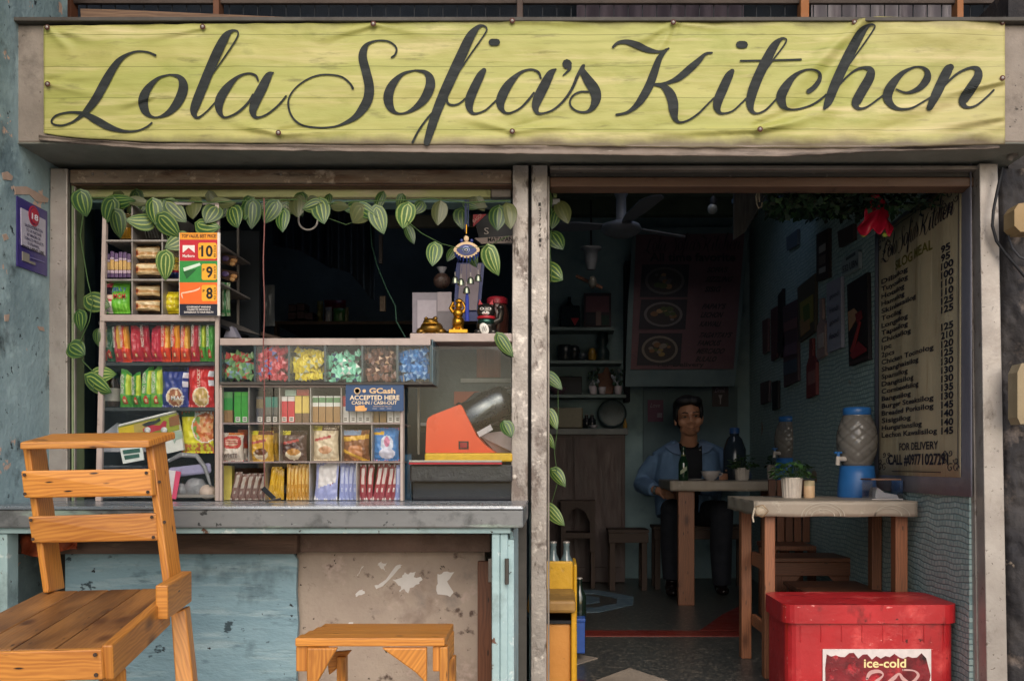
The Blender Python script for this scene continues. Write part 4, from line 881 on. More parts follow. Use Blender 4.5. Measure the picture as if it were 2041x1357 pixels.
# lower left of the tall cabinet
fb = thing('toy_box', 'slanted yellow and green flyer box with a red scooter picture', 'box', W(300, 900, 3.5))
def tilt(x, y, d): return W(x, y, d)
g = MB(); g.ppoly([(234, 850), (352, 822), (362, 868), (366, 896), (330, 904), (330, 880), (236, 880)], 3.455, 3.47, pal('#d8d8d2', .5)); g.build('card', fb)
g = MB(); g.ppoly([(235, 851), (352, 823), (358, 856), (322, 866), (237, 868)], 3.4528, 3.4543, pal('#93982a', .4)); g.ppoly([(266, 846), (300, 838), (302, 858), (268, 864)], 3.451, 3.4525, pal('#b09a50', .4)); g.ppoly([(236, 853), (266, 846), (268, 864), (238, 867)], 3.451, 3.4525, pal('#d0b41e', .4)); g.ppoly([(336, 832), (356, 826), (358, 846), (338, 850)], 3.451, 3.4525, pal('#8a5a34', .4))
for q in ([(284, 855), (300, 846), (318, 848), (326, 838), (332, 840), (330, 854), (312, 858), (300, 862), (286, 860)],): g.ppoly(q, 3.449, 3.4508, pal('#b3283a', .4))
g.ppoly([(282, 846), (296, 840), (310, 838), (318, 832), (320, 838), (306, 846), (290, 850)], 3.4475, 3.4488, pal('#2b2f2a', .4))
for cx_ in (294, 327): g.lathe(W(cx_, 857, 3.448), [(.011, 0), (.011, .001), (.006, .0012), (.006, .0016)], pal('#d9d9d6', .4), 14, ax=(0, -1, 0))
g.ppoly([(335, 862), (362, 858), (364, 872), (350, 876), (348, 884), (342, 872)], 3.451, 3.4535, pal('#9db0a0', .5)); g.ppoly([(239, 893), (283, 890), (287, 916), (245, 924)], 3.43, 3.435, pal('#dfe3df', .5)); g.ppoly([(244, 897), (278, 893), (279, 901), (246, 905)], 3.4275, 3.4295, pal('#2f5a50', .5)); g.ppoly([(247, 908), (277, 904), (278, 911), (249, 916)], 3.4275, 3.4295, pal('#2f5a50', .5)); g.build('picture', fb)
g = MB(); g.tube([W(237, 848, 3.45), W(351, 819, 3.45)], .004, pal('#e8e8e6', .3), 8); g.build('edge_strip', fb)
def ypk(u, v):
    q = (u-.75)**2*.9+(v-.62)**2*1.1
    if q < .13: return '#c86a30' if mnoise.noise((u*8, v*8, 2)) > -.05 else ('#e2a870' if u > .6 else '#6f9a3a')
    if q < .155: return '#eae2d2'
    if v > .88: return '#3f6a34' if u < .4 else '#c9d4cc'
    if .24 < v < .29 or v < .05: return '#e0da20'
    if v < .24: return '#b86a34' if mnoise.noise((u*10, v*14, 7)) > 0 else '#c8c02c'
    return '#d8d02a'
pillow(362, 820, 427, 903, 3.49, ypk, 'soup_mix_bag', 'yellow soup mix bag with a shrimp bowl picture', 'food bag', .02, nu=34, nv=40)
g = MB(); M_papr = pal('#b9bcc4', .7)
g.prism([W(200, 868, 3.55), W(234, 842, 3.55), W(240, 868, 3.55)], (0, .03, 0), M_papr); g.pbox(198, 868, 300, 900, 3.5, 3.7, pal('#a9a7ae', .7)); solo(g, 'white_paper_stack', 'stack of white paper behind the chair back', 'paper')
g = MB(); g.pbox(198, 930, 290, 988, 3.5, 3.7, pal('#27324a', .5)); g.pbox(200, 927, 282, 932, 3.49, 3.7, pal('#55585e', .4)); solo(g, 'storage_box', 'dark blue box on the cabinet floor behind the chair slats', 'box', bev=.004)
g = MB(); g.hexa([W(336, 993, 3.44), W(350, 995, 3.45), W(350, 995, 3.6), W(336, 993, 3.6), W(336, 936, 3.44), W(360, 940, 3.45), W(360, 940, 3.6), W(336, 936, 3.6)], pal('#d8d4d6', .5)); nb = thing('pink_booklet', 'pink and white booklet standing beside the chair back', 'booklet', W(345, 993, 3.44)); nb2 = g.build('pages', nb)
g = MB(); g.hexa([W(342, 994, 3.432), W(351, 995, 3.432), W(351, 995, 3.6), W(349, 994, 3.6), W(350, 938, 3.432), W(361, 940, 3.432), W(361, 940, 3.6), W(359, 938, 3.6)], pal('#d8486e', .4)); g.build('cover', nb, .002)
g = MB(); g.hexa([W(336, 952, 3.46), W(422, 942, 3.46), W(422, 942, 3.5), W(336, 952, 3.5), W(336, 932, 3.46), W(420, 922, 3.46), W(420, 922, 3.5), W(336, 932, 3.5)], pal('#9a96b8', .4)); solo(g, 'plastic_tray', 'lilac plastic strip lying across the bottom shelf', 'tray', bev=.008)
M_bag = surf('clear_bag_film', '#9a9a9c', '#6d6d72', 14, .2, patches=[('#d8d8da', 22, .62, .06)], bump=.8, bscale=25)
for x, y, r_, lb in ((362, 976, 12, 'small crumpled clear bag beside the pink booklet'), (390, 972, 19, 'larger crumpled clear bag on the cabinet floor')):
    g = MB(); g.ell(W(x, y, 3.48), (r_*.0022, .03, r_*.0019), M_bag, 20, 14)
    for v in g.v: v += .008*mnoise.noise_vector(v*40)
    solo(g, 'plastic_bag', lb, 'plastic bag')
g = MB(); g.ell(W(414, 980, 3.47), (.028, .03, .026), pal('#c9b4a6', .6), 16, 10); solo(g, 'cloth_pouch', 'cream pouch in the lower right corner of the tall cabinet', 'pouch')
g = MB(); g.tube([W(336, 918, 3.47), W(360, 906, 3.465), (W(392, 908, 3.46)), W(408, 930, 3.455), W(420, 968, 3.45)], [.006, .009, .009, .008, .004], M_bag, 8); solo(g, 'plastic_sheet', 'twist of clear plastic arching over the lilac strip', 'plastic')

# ------------------------------------------------------------------ candy tray
cb = thing('candy_box', 'glass fronted candy box with six compartments on the counter cabinet', 'candy box', W(650, 766, 3.45))
K = 3.40
g = MB(); g.pbox(438, 674, 858, 688, K, K+.02, M_frame); g.pbox(438, 674, 858, 676, K+.0205, K+.17, M_frame); g.build('top_frame', cb, .002)
M_tintg = pal('#39484c', .2)
g = MB(); g.pbox(438, 761, 862, 766, K+.001, K+.17, M_darkst); g.build('floor_panel', cb)
g = MB(); g.pbox(438, 688.5, 858, 760.5, K+.15, K+.16, pal('#22282b', .7)); g.build('back_panel', cb)
for x in (438, 506, 574, 646, 720, 790, 856): g = MB(); g.pbox(x, 688.3, x+4, 760.7, K+.002, K+.149, M_tintg); g.build('divider', cb)
g = MB(); g.pbox(860.5, 676, 862.5, 764, K+.003, K+.19, surf('tinted_side_glass', '#4a6672', '#3a5560', 6, .15)); g.build('side_pane', cb)
g = MB(); g.pbox(443, 689, 855, 760, K-.001, K+.001, G); g.build('glass_pane', cb)
def candy(x, y, d, L, h, rot, c, c2, label, group):
    g = MB(); m = pal(c, .25, 0, .6); m2 = pal(c2, .25, 0, .6); s_ = d/F; L *= s_; h *= s_; o = W(x, y, d)
    ca, sa = math.cos(rot), math.sin(rot); ty = rnd.uniform(-.004, .004)
    def P(a, b, c_=0): return o+Vector((a*ca-b*sa, c_+a*ty/L, a*sa+b*ca))
    vs = [P(-L*.5, -h*.5, .002), P(-L*.5, h*.5, -.002), P(-L*.27, -h*.32), P(-L*.27, h*.32), P(-L*.2, -h*.48, -.004), P(-L*.2, h*.48, -.003), P(L*.2, -h*.48, -.003), P(L*.2, h*.48, -.005), P(L*.27, -h*.32), P(L*.27, h*.32), P(L*.5, -h*.5, -.003), P(L*.5, h*.5, .002), P(0, 0, -.008)]
    fs = [(0, 2, 3, 1), (2, 4, 5, 3), (4, 6, 12), (6, 7, 12), (7, 5, 12), (5, 4, 12), (6, 8, 9, 7), (8, 10, 11, 9)]
    g.add(vs, fs, m, False, fm=[m, m, m2, m, m2, m, m, m])
    b_ = [v+Vector((0, .006, 0)) for v in vs[:12]]; g.add(b_, [(0, 1, 3, 2), (2, 3, 5, 4), (4, 5, 7, 6), (6, 7, 9, 8), (8, 9, 11, 10)], m)
    return solo(g, 'wrapped_candy', label, 'candy', group)
CANDY = [(444, 505, [('#7aa060', '#b0503a'), ('#6f9a6a', '#7f98a8'), ('#a8443a', '#88a860')], 'green and red wrapped candy in the leftmost compartment'),
         (511, 573, [('#c0283a', '#6a6aa8'), ('#b02234', '#d8606a'), ('#cc3040', '#b02234')], 'red wrapped candy in the second compartment'),
         (579, 645, [('#e2cc2a', '#d0b81c'), ('#d8c020', '#b8b890'), ('#e8d43a', '#d0b420')], 'yellow wrapped candy in the third compartment'),
         (651, 719, [('#7fd0b0', '#2f4a6a'), ('#8ad8ba', '#e0e6e0'), ('#74c4a4', '#2a2a30')], 'mint green wrapped candy in the fourth compartment'),
         (725, 789, [('#6a4438', '#9a6a52'), ('#58382f', '#c09a7a'), ('#7a5244', '#3a2622')], 'brown wrapped candy in the fifth compartment'),
         (795, 855, [('#2a72b8', '#4a92d8'), ('#2468a8', '#8ab0d8'), ('#3a82c8', '#1f5a98')], 'blue wrapped candy in the rightmost compartment')]
for x0, x1, cols, lb in CANDY:
    top = 706 if 'mint' in lb or 'leftmost' in lb else 696
    for lay, (nr, nc) in enumerate(((5, 3), (5, 3))):
        for r_ in range(nr):
            for c_ in range(nc):
                x = x0+7+(x1-x0-14)*(c_+.5+(.25 if r_ % 2 else -.25)*(1 if lay else -1))/nc; y = top+6+(753-top)*(r_+.5)/nr-4+rnd.uniform(-4, 4)
                cc = rnd.choice(cols)
                candy(min(x1-9, max(x0+9, x+rnd.uniform(-4, 4))), y, K+.03+.035*lay+rnd.uniform(0, .02), 25+rnd.uniform(-3, 5), 15, rnd.uniform(-.8, .8), cc[0], cc[1], lb, lb.split(' in ')[1]+' candies')
# glue the piles: a dark filled base keeps the rear of each compartment closed
# ------------------------------------------------------------------ cigarette and coffee cabinet
cc_ = thing('counter_cabinet', 'low glass cabinet with cigarette packs and sachets on the counter', 'cabinet', W(620, 998, 3.45))
KD = 3.42
g = MB(); g.pbox(437, 767, 803, 771.5, KD, KD+.02, M_frame); g.pbox(437, 771.7, 442.5, 998, KD, KD+.02, M_frame); g.pbox(797.5, 771.7, 803, 998, KD, KD+.02, M_frame); g.build('frame', cc_, .0015)
g = MB(); g.pbox(437, 768, 803, 998, KD+.26, KD+.27, pal('#2e2624', .7)); g.build('back_panel', cc_)
for y in (842, 919): g = MB(); g.pbox(443, y, 797, y+3.2, KD+.004, KD+.255, surf('pink_grey_shelf', '#a08e8e', '#857474', 8, .3)); g.build('shelf', cc_)
for x in (496, 557, 619, 680, 741): g = MB(); g.pbox(x-1, 772, x+1, 841.8, KD+.006, KD+.25, M_alu_clean); g.pbox(x-1, 846, x+1, 918.8, KD+.006, KD+.25, M_alu_clean); g.build('divider', cc_)
for x in (527, 617, 711): g = MB(); g.pbox(x-1.2, 922.5, x+1.2, 997, KD+.006, KD+.2, M_alu_clean); g.build('divider', cc_)
g = MB(); g.pbox(443, 772, 797, 997, KD+.001, KD+.0035, G); g.build('glass_pane', cc_)
def cig(x0, y0, x1, y1, bands, label, group=None, code=True):
    g = MB(); d = KD+.03; n = 0
    for f0, f1, c in bands: g.pbox(x0, y0+(y1-y0)*f0, x1, y0+(y1-y0)*f1, d, d+.022, pal(c, .35)); 
    if code:
        w_ = x1-x0; g.pbox(x0+w_*.2, y1-11, x1-w_*.12, y1-1.5, d-.0008, d, pal('#dcd8d2', .5))
        for q in range(2): g.pbox(x0+w_*.3, y1-9+q*3.5, x1-w_*.25, y1-7+q*3.5, d-.0014, d-.0009, pal('#55504c', .5))
    return solo(g, 'cigarette_pack', label, 'cigarette pack', group)
P_ = 'cigarette packs in the upper row of the counter cabinet'
for i, x in enumerate((441, 452.5)): cig(x, 781, x+11, 841.5, [(0, .2, '#5f9a5a'), (.2, .6, '#2c8a3a'), (.6, 1, '#8a6a44')], 'green cigarette pack with brown lower part, first pane', P_, False)
for x in (467, 481): cig(x, 781, x+13, 841.5, [(0, .12, '#4fae3a'), (.12, 1, '#3a9c34')], 'plain bright green cigarette pack, first pane', P_)
cig(511, 790, 524, 841.5, [(0, .1, '#3a3a40'), (.1, .45, '#6a5a3a'), (.45, 1, '#40404a')], 'dark grey cigarette pack with gold mark, second pane', P_)
for x in (529, 542): cig(x, 791, x+11.5, 841.5, [(0, .4, '#2f7a6c'), (.4, .7, '#5a5a58'), (.7, 1, '#3a3a3c')], 'teal topped cigarette pack, second pane', P_)
for x in (559.5, 574): cig(x, 790, x+13, 841.5, [(0, .18, '#dcd8d4'), (.18, .8, '#c6283a'), (.8, 1, '#c02838')], 'red and white cigarette pack, third pane', P_)
for x in (588, 603): cig(x, 789, x+13, 841.5, [(0, .65, '#dcc060'), (.65, 1, '#7a5e44')], 'yellow cigarette pack with brown base, third pane', P_, False)
for x in (621, 635.5, 650, 665): cig(x, 789, x+13, 841.5, [(0, .06, '#dcdcd6'), (.06, .25, '#5f8a5e'), (.25, .4, '#dcdcd6'), (.4, 1, '#a07c50')], 'white topped cigarette pack with brown picture, fourth pane', P_, False)
for x in (682, 697, 711.5, 726): cig(x, 789, x+13, 841.5, [(0, .4, '#c03040'), (.4, 1, '#d8d4d0')], 'white cigarette pack under the cash sign, fifth pane', P_)
for x, b in ((743, 1), (757.5, 1), (772, 0), (786, 0)): cig(x, 789, x+12, 841.5, [(0, .5, '#d8d4d0'), (.5, 1, '#8a6a3a' if b else '#d8d4d0')], 'brown picture cigarette pack under the cash sign, last pane' if b else 'white cigarette pack under the cash sign, last pane', P_, not b)
cig(568, 777, 590, 789, [(0, 1, '#9ab0a0')], 'pale carton lying on top of the red cigarette packs', None, False)
cig(591, 776, 616, 788, [(0, 1, '#a84a3a')], 'red carton lying on top of the yellow cigarette packs', None, False)
# coffee pouches
def coffee(x0, y0, x1, y1, fn, label, tx=(), d=KD+.045, lean=0): return pillow(x0, y0, x1, y1, d, fn, 'coffee_pouch', label, 'coffee pouch', .03, lean, None, tx, nu=30, nv=36)
def redlogo(u, v, a, b, lo, hi): return ((u-a)/.42)**4+((v-(lo+hi)/2)/((hi-lo)/2))**4 < 1
coffee(474, 856, 494, 917, lambda u, v: '#c8662a' if v > .8 else ('#b8442f' if v > .4 else '#ddd0c4'), 'red and white coffee pouch peeking out behind the WHITE one', d=KD+.09)
coffee(443, 862, 486, 919, lambda u, v: '#c8a48c' if ((u-.5)/.3)**4+((v-.66)/.12)**4 < 1 and int(v*30) % 3 else '#b8433c' if redlogo(u, v, .5, 0, .44, .88) else ('#c8762a' if v > .93 and u > .3 else '#d6cbbf'), 'white coffee pouch with red badge and the word WHITE', [('WHITE', .15, .12, .78, .27, '#4a3a34', 0)])
def cof2(base, top, cup):
    def f(u, v):
        if v > .86: return '#d8cc30' if u < .38 else top
        sl = v-.16*u
        if .5 < sl < .64 and .06 < u < .75: return '#b04a48' if .53 < sl < .61 else base
        q = ((u-.5)/.26)**2+((v-.30)/.11)**2
        if q < 1: return cup
        if ((u-.5)/.3)**2+((v-.24)/.2)**2 < 1 and v < .32: return '#e2d4b8'
        return base
    return f
NW = [('NEW', .04, .88, .24, .95, '#2a2a20', 0)]
coffee(540, 850, 556, 917, lambda u, v: '#d0a43a' if v < .8 else '#6a3a24', 'yellow coffee pouch behind the first NEW one', d=KD+.09)
coffee(498, 858, 546, 919, cof2('#d0a23a', '#6a3424', '#6a4226'), 'golden yellow coffee pouch marked NEW, second pane', NW)
coffee(560, 858, 612, 919, cof2('#5a4440', '#3a2a26', '#c08a4a'), 'dark brown coffee pouch marked NEW, third pane', NW, lean=1)
coffee(624, 848, 676, 918, cof2('#d8c6a8', '#5f4238', '#c08f6a'), 'cream coffee pouch marked NEW, fourth pane', [('NEW', .05, .88, .24, .95, '#2a2a20', 0), ('YOUR HELI', .46, .885, .94, .945, '#e8d8c0', 0)])
coffee(683, 857, 737, 918, lambda u, v: '#8fa4c0' if v > .82 and u < .7 else ('#d8a83a' if .62 < v-.1*u < .76 or .3 < u*.4+v < .40 else ('#8a5a3a' if v > .5 else ('#b8784a' if (u-.5)**2+(v-.3)**2 < .08 else '#7a4c30'))), 'brown and gold coffee pouch, fifth pane')
coffee(744, 852, 796, 918, lambda u, v: '#e0b03a' if .78 < v < .86+.05*u and u < .45 else ('#c87a9a' if (u-.55)**2*2+(v-.58)**2 < .025 else ('#d0cfe0' if ((u-.55)/.32)**2+((v-.22)/.16)**2 < 1 else ('#c9d0e0' if (u-.55)**2+(v-.5)**2 < .07 else '#3a7ec0'))), 'blue milk powder pouch, last pane')
# sachets in the bottom row
SG = 'sachets in the bottom row of the counter cabinet'
def sachet(x0, y0, x1, y1, lean, c1, c2, label, d, group=None):
    return pillow(x0, y0, x1, y1, d, lambda u, v: c2 if (.45 < v < .9 and .2 < u < .8) or ((u-.5)**2*.3+(v-.27)**2 < .006) else c1, 'sachet', label, 'sachet', .008, lean, group, nu=8, nv=18)
g = MB(); g.pbox(445, 928, 462, 996, KD+.06, KD+.09, pal('#c8b85a', .5)); solo(g, 'card_box', 'yellow upright card at the left end of the bottom row', 'card')
for i in range(5): sachet(458+13*i, 940+rnd.random()*4, 472+13*i, 996, 12, '#7a5a52', '#b0a49a', 'brown and grey sachet leaning in the bottom left pane', KD+.05+.004*i, 'brown and grey sachets leaning in a row')
for i in range(4): sachet(532+7*i, 930+4*(i % 2), 545+7*i, 995, 10-3*i, '#c89a1c', '#dcae2c', 'plain yellow sachet in the bottom second pane', KD+.05+.004*i, 'plain yellow sachets')
for i in range(6): sachet(571+7.2*i, 924+rnd.random()*4, 580+7.2*i, 996, 1, '#c08a2a', '#d8b060', 'amber sachet with pale print in the bottom second pane', KD+.04+.004*(i % 2), 'amber sachets with pale print')
pillow(626, 922, 672, 996, KD+.045, lambda u, v: '#d8d2d2' if .4 < v-.2*u+.1 < .98 and .12 < u < .9 else ('#8a4a4a' if (u-.7)**2+(v-.55)**2 < .02 else '#9aa0d0'), 'milk_sachet', 'lavender and white pouch in the bottom third pane', 'sachet', .012, 5, texts=[], nu=24, nv=28)
for i in range(4): sachet(676+8.5*i, 922+2*(i % 2), 687+8.5*i, 996, 2, '#8f98cc', '#b9c0e0', 'lavender stick sachet in the bottom third pane', KD+.05+.004*i, 'lavender stick sachets')
for i, x in enumerate((716, 729, 742, 752, 766, 776)): sachet(x, 923+rnd.random()*3, x+13, 996, (2, 5, 12, 12, 10, 9)[i], '#96303c', '#d6c4c0', 'dark red sachet with white strip in the bottom last pane', KD+.05+.004*i, 'dark red sachets with white strips')
sachet(787, 926, 797, 996, 3, '#8f98cc', '#b9c0e0', 'single lavender sachet at the right end of the bottom row', KD+.04)
# cash sign
gs = thing('payment_sign', 'dark blue sign reading GCash accepted here, cash-in cash-out', 'sign', W(746, 820, 3.405))
SD = 3.405
g = MB(); g.ppoly([(689, 766), (690, 764.5), (803, 764.5), (804.5, 766), (804.5, 817), (803, 819), (690, 819), (688.5, 817)], SD, SD+.004, pal('#28456c', .35)); g.build('board', gs)
g = MB(); mo = pal('#e2bf8c', .5); mc = pal('#d9b78d', .5)
g.ptext('GCash', 736, 773, 788, 784, SD-.0015, mc, .03)
g.lathe(W(712, 779, SD-.0005), [(.0115, 0), (.0115, .001), (.008, .001), (.008, 0)], mc, 18, ax=(0, -1, 0)); g.lathe(W(726, 779, SD-.0005), [(.006, 0), (.006, .001)], mc, 14, ax=(0, -1, 0))
g.ptext('ACCEPTED HERE', 697, 787.5, 796, 797, SD-.0015, pal('#e6cfae', .5), .022); g.ptext('CASH-IN / CASH-OUT', 701, 799, 791, 806, SD-.0015, pal('#e6cfae', .5), .012)
g.ppoly([(708, 819), (708, 808), (711, 810), (716, 807.5), (722, 808), (726, 807), (727, 812), (732, 813), (730, 818), (726, 819)], SD-.0015, SD-.0005, pal('#d8a060', .5))
g.ptext('Download the app now', 744, 808.5, 781, 811, SD-.0015, mo, .005)
for x in (742, 757, 771): g.pbox(x, 813, x+9, 815, SD-.0012, SD-.0003, pal('#7a8296', .5))
g.build('lettering', gs)
# wire that hangs from the lintel with a lighter
hw = thing('pull_string', 'thin reddish cord hanging down in front of the counter cabinet', 'cord', W(525, 398, 3.37))
g = MB(); g.tube([W(526+1.2*math.sin(i*.9), 395+595*i/24, 3.37+.003*math.sin(i*.7)) for i in range(25)], .0022, pal('#7a4a44', .5), 6); g.build('cord', hw)
g = MB(); g.bar(W(524, 972, 3.36), W(547, 994, 3.34), .016, .007, pal('#16181c', .3), (1, 0, .2)); g.bar(W(528, 999, 3.32), W(560, 993, 3.34), .012, .006, pal('#1b1413', .3), (0, 1, 0)); lt = solo(g, 'lighter', 'small black lighter and clip at the end of the hanging cord', 'lighter', bev=.002)

# ------------------------------------------------------------------ ice shaver at the right end of the counter
M_or = surf('orange_enamel', '#e8501a', '#d64412', 3, .3, patches=[('#f27038', 5, .6, .2)], bump=.02)
sv = thing('ice_shaver', 'orange electric ice shaver with a tilted steel barrel', 'ice shaver', W(930, 908, 3.6))
g = MB(); E0, E1 = 3.48, 3.68
prof = [(848, 902), (850, 842), (853, 833), (862, 827), (916, 806), (920, 808), (950, 868), (966, 886), (988, 902)]
g.ppoly(prof, E0, E1, M_or); g.build('body', sv, .008, 3)
g = MB(); g.pbox(846, 902.5, 1021, 920, 3.47, 3.72, pal('#d8a81e', .35)); g.build('base_tray', sv, .006)
g = MB(); g.pbox(914, 879, 934, 895, E0-.003, E0+.002, pal('#1a0f10', .4)); g.build('switch_frame', sv, .001)
g = MB(); g.pbox(917, 881.5, 931, 892.5, E0-.006, E0-.0032, pal('#8e1220', .25)); g.build('switch', sv, .001)
M_steel = surf('scratched_steel', '#6a6a6c', '#4c4c50', 9, .25, .9, bump=.05)
c0 = W(934, 834, 3.58); ax = Vector((1, .0, .52)).normalized()
g = MB(); g.lathe(c0, [(.064, -.012), (.066, 0), (.062, .002), (.062, .10), (.058, .135), (.045, .165), (.001, .175)], M_steel, 32, ax=ax); g.build('barrel', sv)
g = MB(); g.lathe(c0, [(.068, -.016), (.069, -.004), (.067, -.002)], M_black, 32, ax=ax); g.build('collar', sv)
g = MB(); g.hexa([W(918, 808, 3.55), W(926, 812, 3.55), W(926, 812, 3.62), W(918, 808, 3.62), W(946, 782, 3.55), W(962, 780, 3.55), W(962, 780, 3.62), W(946, 782, 3.62)], M_black); g.build('hinge_block', sv, .004)
g = MB(); g.tube([W(962, 788, 3.56), W(968, 780, 3.56), W(985, 777, 3.56), W(1022, 772, 3.57)], .005, M_darkst, 8); g.tube([W(975, 792, 3.56), W(985, 786, 3.56), W(1022, 779, 3.57)], .004, M_darkst, 8); g.build('lever', sv)
g = MB(); g.bar(W(953, 866, 3.5), W(980, 851, 3.5), .004, .02, pal('#b8aeb0', .3), (0, 1, 0)); g.build('chute_lip', sv)
g = MB(); g.hexa([W(958, 870, 3.63), W(1024, 902, 3.63), W(1024, 902, 3.66), W(990, 902, 3.66), W(962, 864, 3.63), W(1024, 856, 3.63), W(1024, 856, 3.66), W(970, 866, 3.66)], pal('#b5a9ac', .6)); solo(g, 'white_board', 'pale board leaning behind the ice shaver', 'board')
tr = thing('shaver_tray', 'dark glass tray edged in red under the ice shaver', 'tray', W(910, 925, 3.5))
g = MB(); g.pbox(815, 917, 1000, 921, 3.44, 3.74, pal('#9a9a8e', .2)); g.build('plate', tr, .002)
g = MB(); g.pbox(815, 921.3, 1000, 925, 3.442, 3.74, pal('#9a1f2a', .4)); g.build('red_edge', tr)
bx = thing('black_stand', 'black draped box stand under the ice shaver', 'stand', W(915, 998, 3.6))
g = MB(); g.pbox(817, 925.5, 1021, 960, 3.46, 3.74, surf('black_oilcloth', '#2d2a33', '#1b1920', 6, .35, patches=[('#5a535c', 16, .66, .1)], bump=.3)); g.build('cover', bx, .006)
g = MB(); g.pbox(822, 960.5, 1021, 997, 3.5, 3.74, pal('#15151f', .5)); g.build('box', bx, .004)
g = MB(); g.pbox(803.5, 690, 806, 997, KD+.02, KD+.03, M_alu_dark); g.pbox(832, 772, 836, 905, 3.62, 3.63, M_alu_dark); solo(g, 'metal_upright', 'thin metal uprights left of the ice shaver', 'upright')
g = MB(); g.pbox(812, 690, 1019, 990, 3.455, 3.458, glass('counter_pane', (.95, .98, .98), .016, .02)); solo(g, 'counter_window', 'reflecting glass pane in front of the ice shaver', 'window pane')
g = MB(); g.pbox(803, 905, 820, 997, 3.6, 3.64, pal('#2f5878', .3)); solo(g, 'blue_pack_edge', 'edge of a blue pack between cabinet and black stand', 'pack')
g = MB(); g.pbox(838, 690, 1019, 860, 3.74, 3.76, surf('grey_green_backing', '#414c4c', '#323c3d', 5, .5)); g.pbox(838, 842, 1019, 848, 3.7, 3.739, pal('#9a9da0', .4)); g.pbox(950, 690, 998, 752, 3.73, 3.7395, surf('brick_reflection', '#8a5440', '#6a3e2e', 8, .6, stretch=(6, 1, .5))); g.pbox(918, 754, 1019, 762, 3.73, 3.7395, pal('#8b8a84', .5)); g.pbox(905, 780, 955, 806, 3.72, 3.7395, pal('#8a4a38', .6)); solo(g, 'partition_screen', 'dim grey green screen with a painted street reflection behind the ice shaver glass', 'screen')  # terracotta and pale strips paint the reflection of the building opposite

# ------------------------------------------------------------------ shelf of lucky figurines
ls = thing('figurine_shelf', 'white shelf board carrying the golden figurines', 'shelf', W(920, 681, 3.6))
g = MB(); g.pbox(817, 664, 1020, 681, 3.47, 3.70, M_frame); g.build('board', ls, .003)
FZ = Z(663.8, 3.47)
def on(px, d=3.56): return Vector((X(px, d), d, FZ))
M_gold = pal('#b8862a', .25, .9); M_gold2 = pal('#7a5a22', .3, .8)
def noisy(mb, a, f):
    for v in mb.v: v += a*mnoise.noise_vector(v*f)
td = thing('golden_toad', 'squat golden toad figurine at the left of the shelf', 'figurine', on(860))
g = MB(); o = on(860)
g.ell(o+Vector((0, 0, .026)), (.042, .036, .03), M_gold2, 20, 12); g.ell(o+Vector((0, -.02, .046)), (.028, .024, .016), M_gold2, 16, 10)
for s_ in (-1, 1):
    g.ell(o+Vector((s_*.016, -.022, .06)), (.008, .008, .008), M_gold2, 10, 8); g.ell(o+Vector((s_*.036, -.01, .014)), (.018, .024, .015), M_gold2, 12, 8); g.ell(o+Vector((s_*.024, -.036, .006)), (.012, .012, .007), M_gold2, 10, 6)
g.tube([o+Vector((.026*math.cos(t/10*math.pi+math.pi), -.038-.006*math.sin(t/10*math.pi), .042)) for t in range(11)], .0025, M_gold, 6)
noisy(g, .003, 90); g.build('body', td)
g = MB(); g.lathe(o, [(.05, 0), (.05, .004), (.044, .007)], M_gold2, 20); g.build('base', td)
bu = thing('laughing_buddha', 'golden laughing buddha standing with raised arms in the middle of the shelf', 'figurine', on(913))
o = on(913); g = MB()
g.ell(o+Vector((0, 0, .048)), (.022, .02, .03), M_gold, 18, 12); g.ell(o+Vector((0, -.012, .05)), (.017, .014, .017), M_gold, 16, 10); g.ell(o+Vector((0, -.004, .082)), (.019, .016, .018), M_gold, 16, 10); g.ell(o+Vector((0.003, -.004, .108)), (.012, .012, .013), M_gold, 14, 10)
for s_ in (-1, 1):
    g.tube([o+Vector((s_*.017, -.002, .085)), o+Vector((s_*.027, -.004, .1)), o+Vector((s_*.016, -.006, .122))], [.008, .007, .005], M_gold, 8); g.ell(o+Vector((s_*.012, -.006, .018)), (.012, .015, .018), M_gold, 12, 8); g.ell(o+Vector((s_*.013, -.004, .106)), (.003, .004, .007), M_gold, 8, 6)
g.ell(o+Vector((.004, 0, .126)), (.014, .009, .008), M_gold, 12, 8); noisy(g, .0022, 120); g.build('body', bu)
g = MB(); g.pbox(894, 656, 932, 663.6, 3.53, 3.60, M_gold); g.build('base', bu, .002)
ct_ = thing('lucky_cat', 'silver waving lucky cat with red ears and an oval plate', 'figurine', on(969))
o = on(969); M_sil = pal('#4d4a46', .18, .85); M_sg = pal('#2f4f46', .2, .8); M_rd = pal('#a81e2a', .4); M_wh = pal('#d8d4cc', .4); M_bk = pal('#14110f', .4)
g = MB(); g.ell(o+Vector((0, 0, .036)), (.036, .03, .037), M_sil, 20, 12); g.ell(o+Vector((0, -.004, .088)), (.033, .028, .03), M_sil, 20, 12)
for s_ in (-1, 1): g.ell(o+Vector((s_*.026, -.02, .012)), (.017, .02, .012), M_sil, 12, 8); g.lathe(o+Vector((s_*.019, -.002, .106)), [(.012, 0), (.008, .013), (.001, .024)], M_sil, 10, ax=(s_*.25, 0, 1))
g.tube([o+Vector((.03, -.004, .05)), o+Vector((.05, -.006, .06)), o+Vector((.054, -.006, .085)), o+Vector((.052, -.01, .1))], [.012, .012, .011, .011], M_sil, 12); g.ell(o+Vector((.052, -.011, .1)), (.0125, .0125, .011), M_sil, 12, 8); g.build('body', ct_)
g = MB(); g.ell(o+Vector((0, -.01, .05)), (.031, .026, .018), M_sg, 18, 10); g.build('bib', ct_)
g = MB(); g.lathe(o+Vector((0, -.002, .061)), [(.031, 0), (.033, .004), (.031, .009)], M_rd, 24); g.build('collar', ct_)
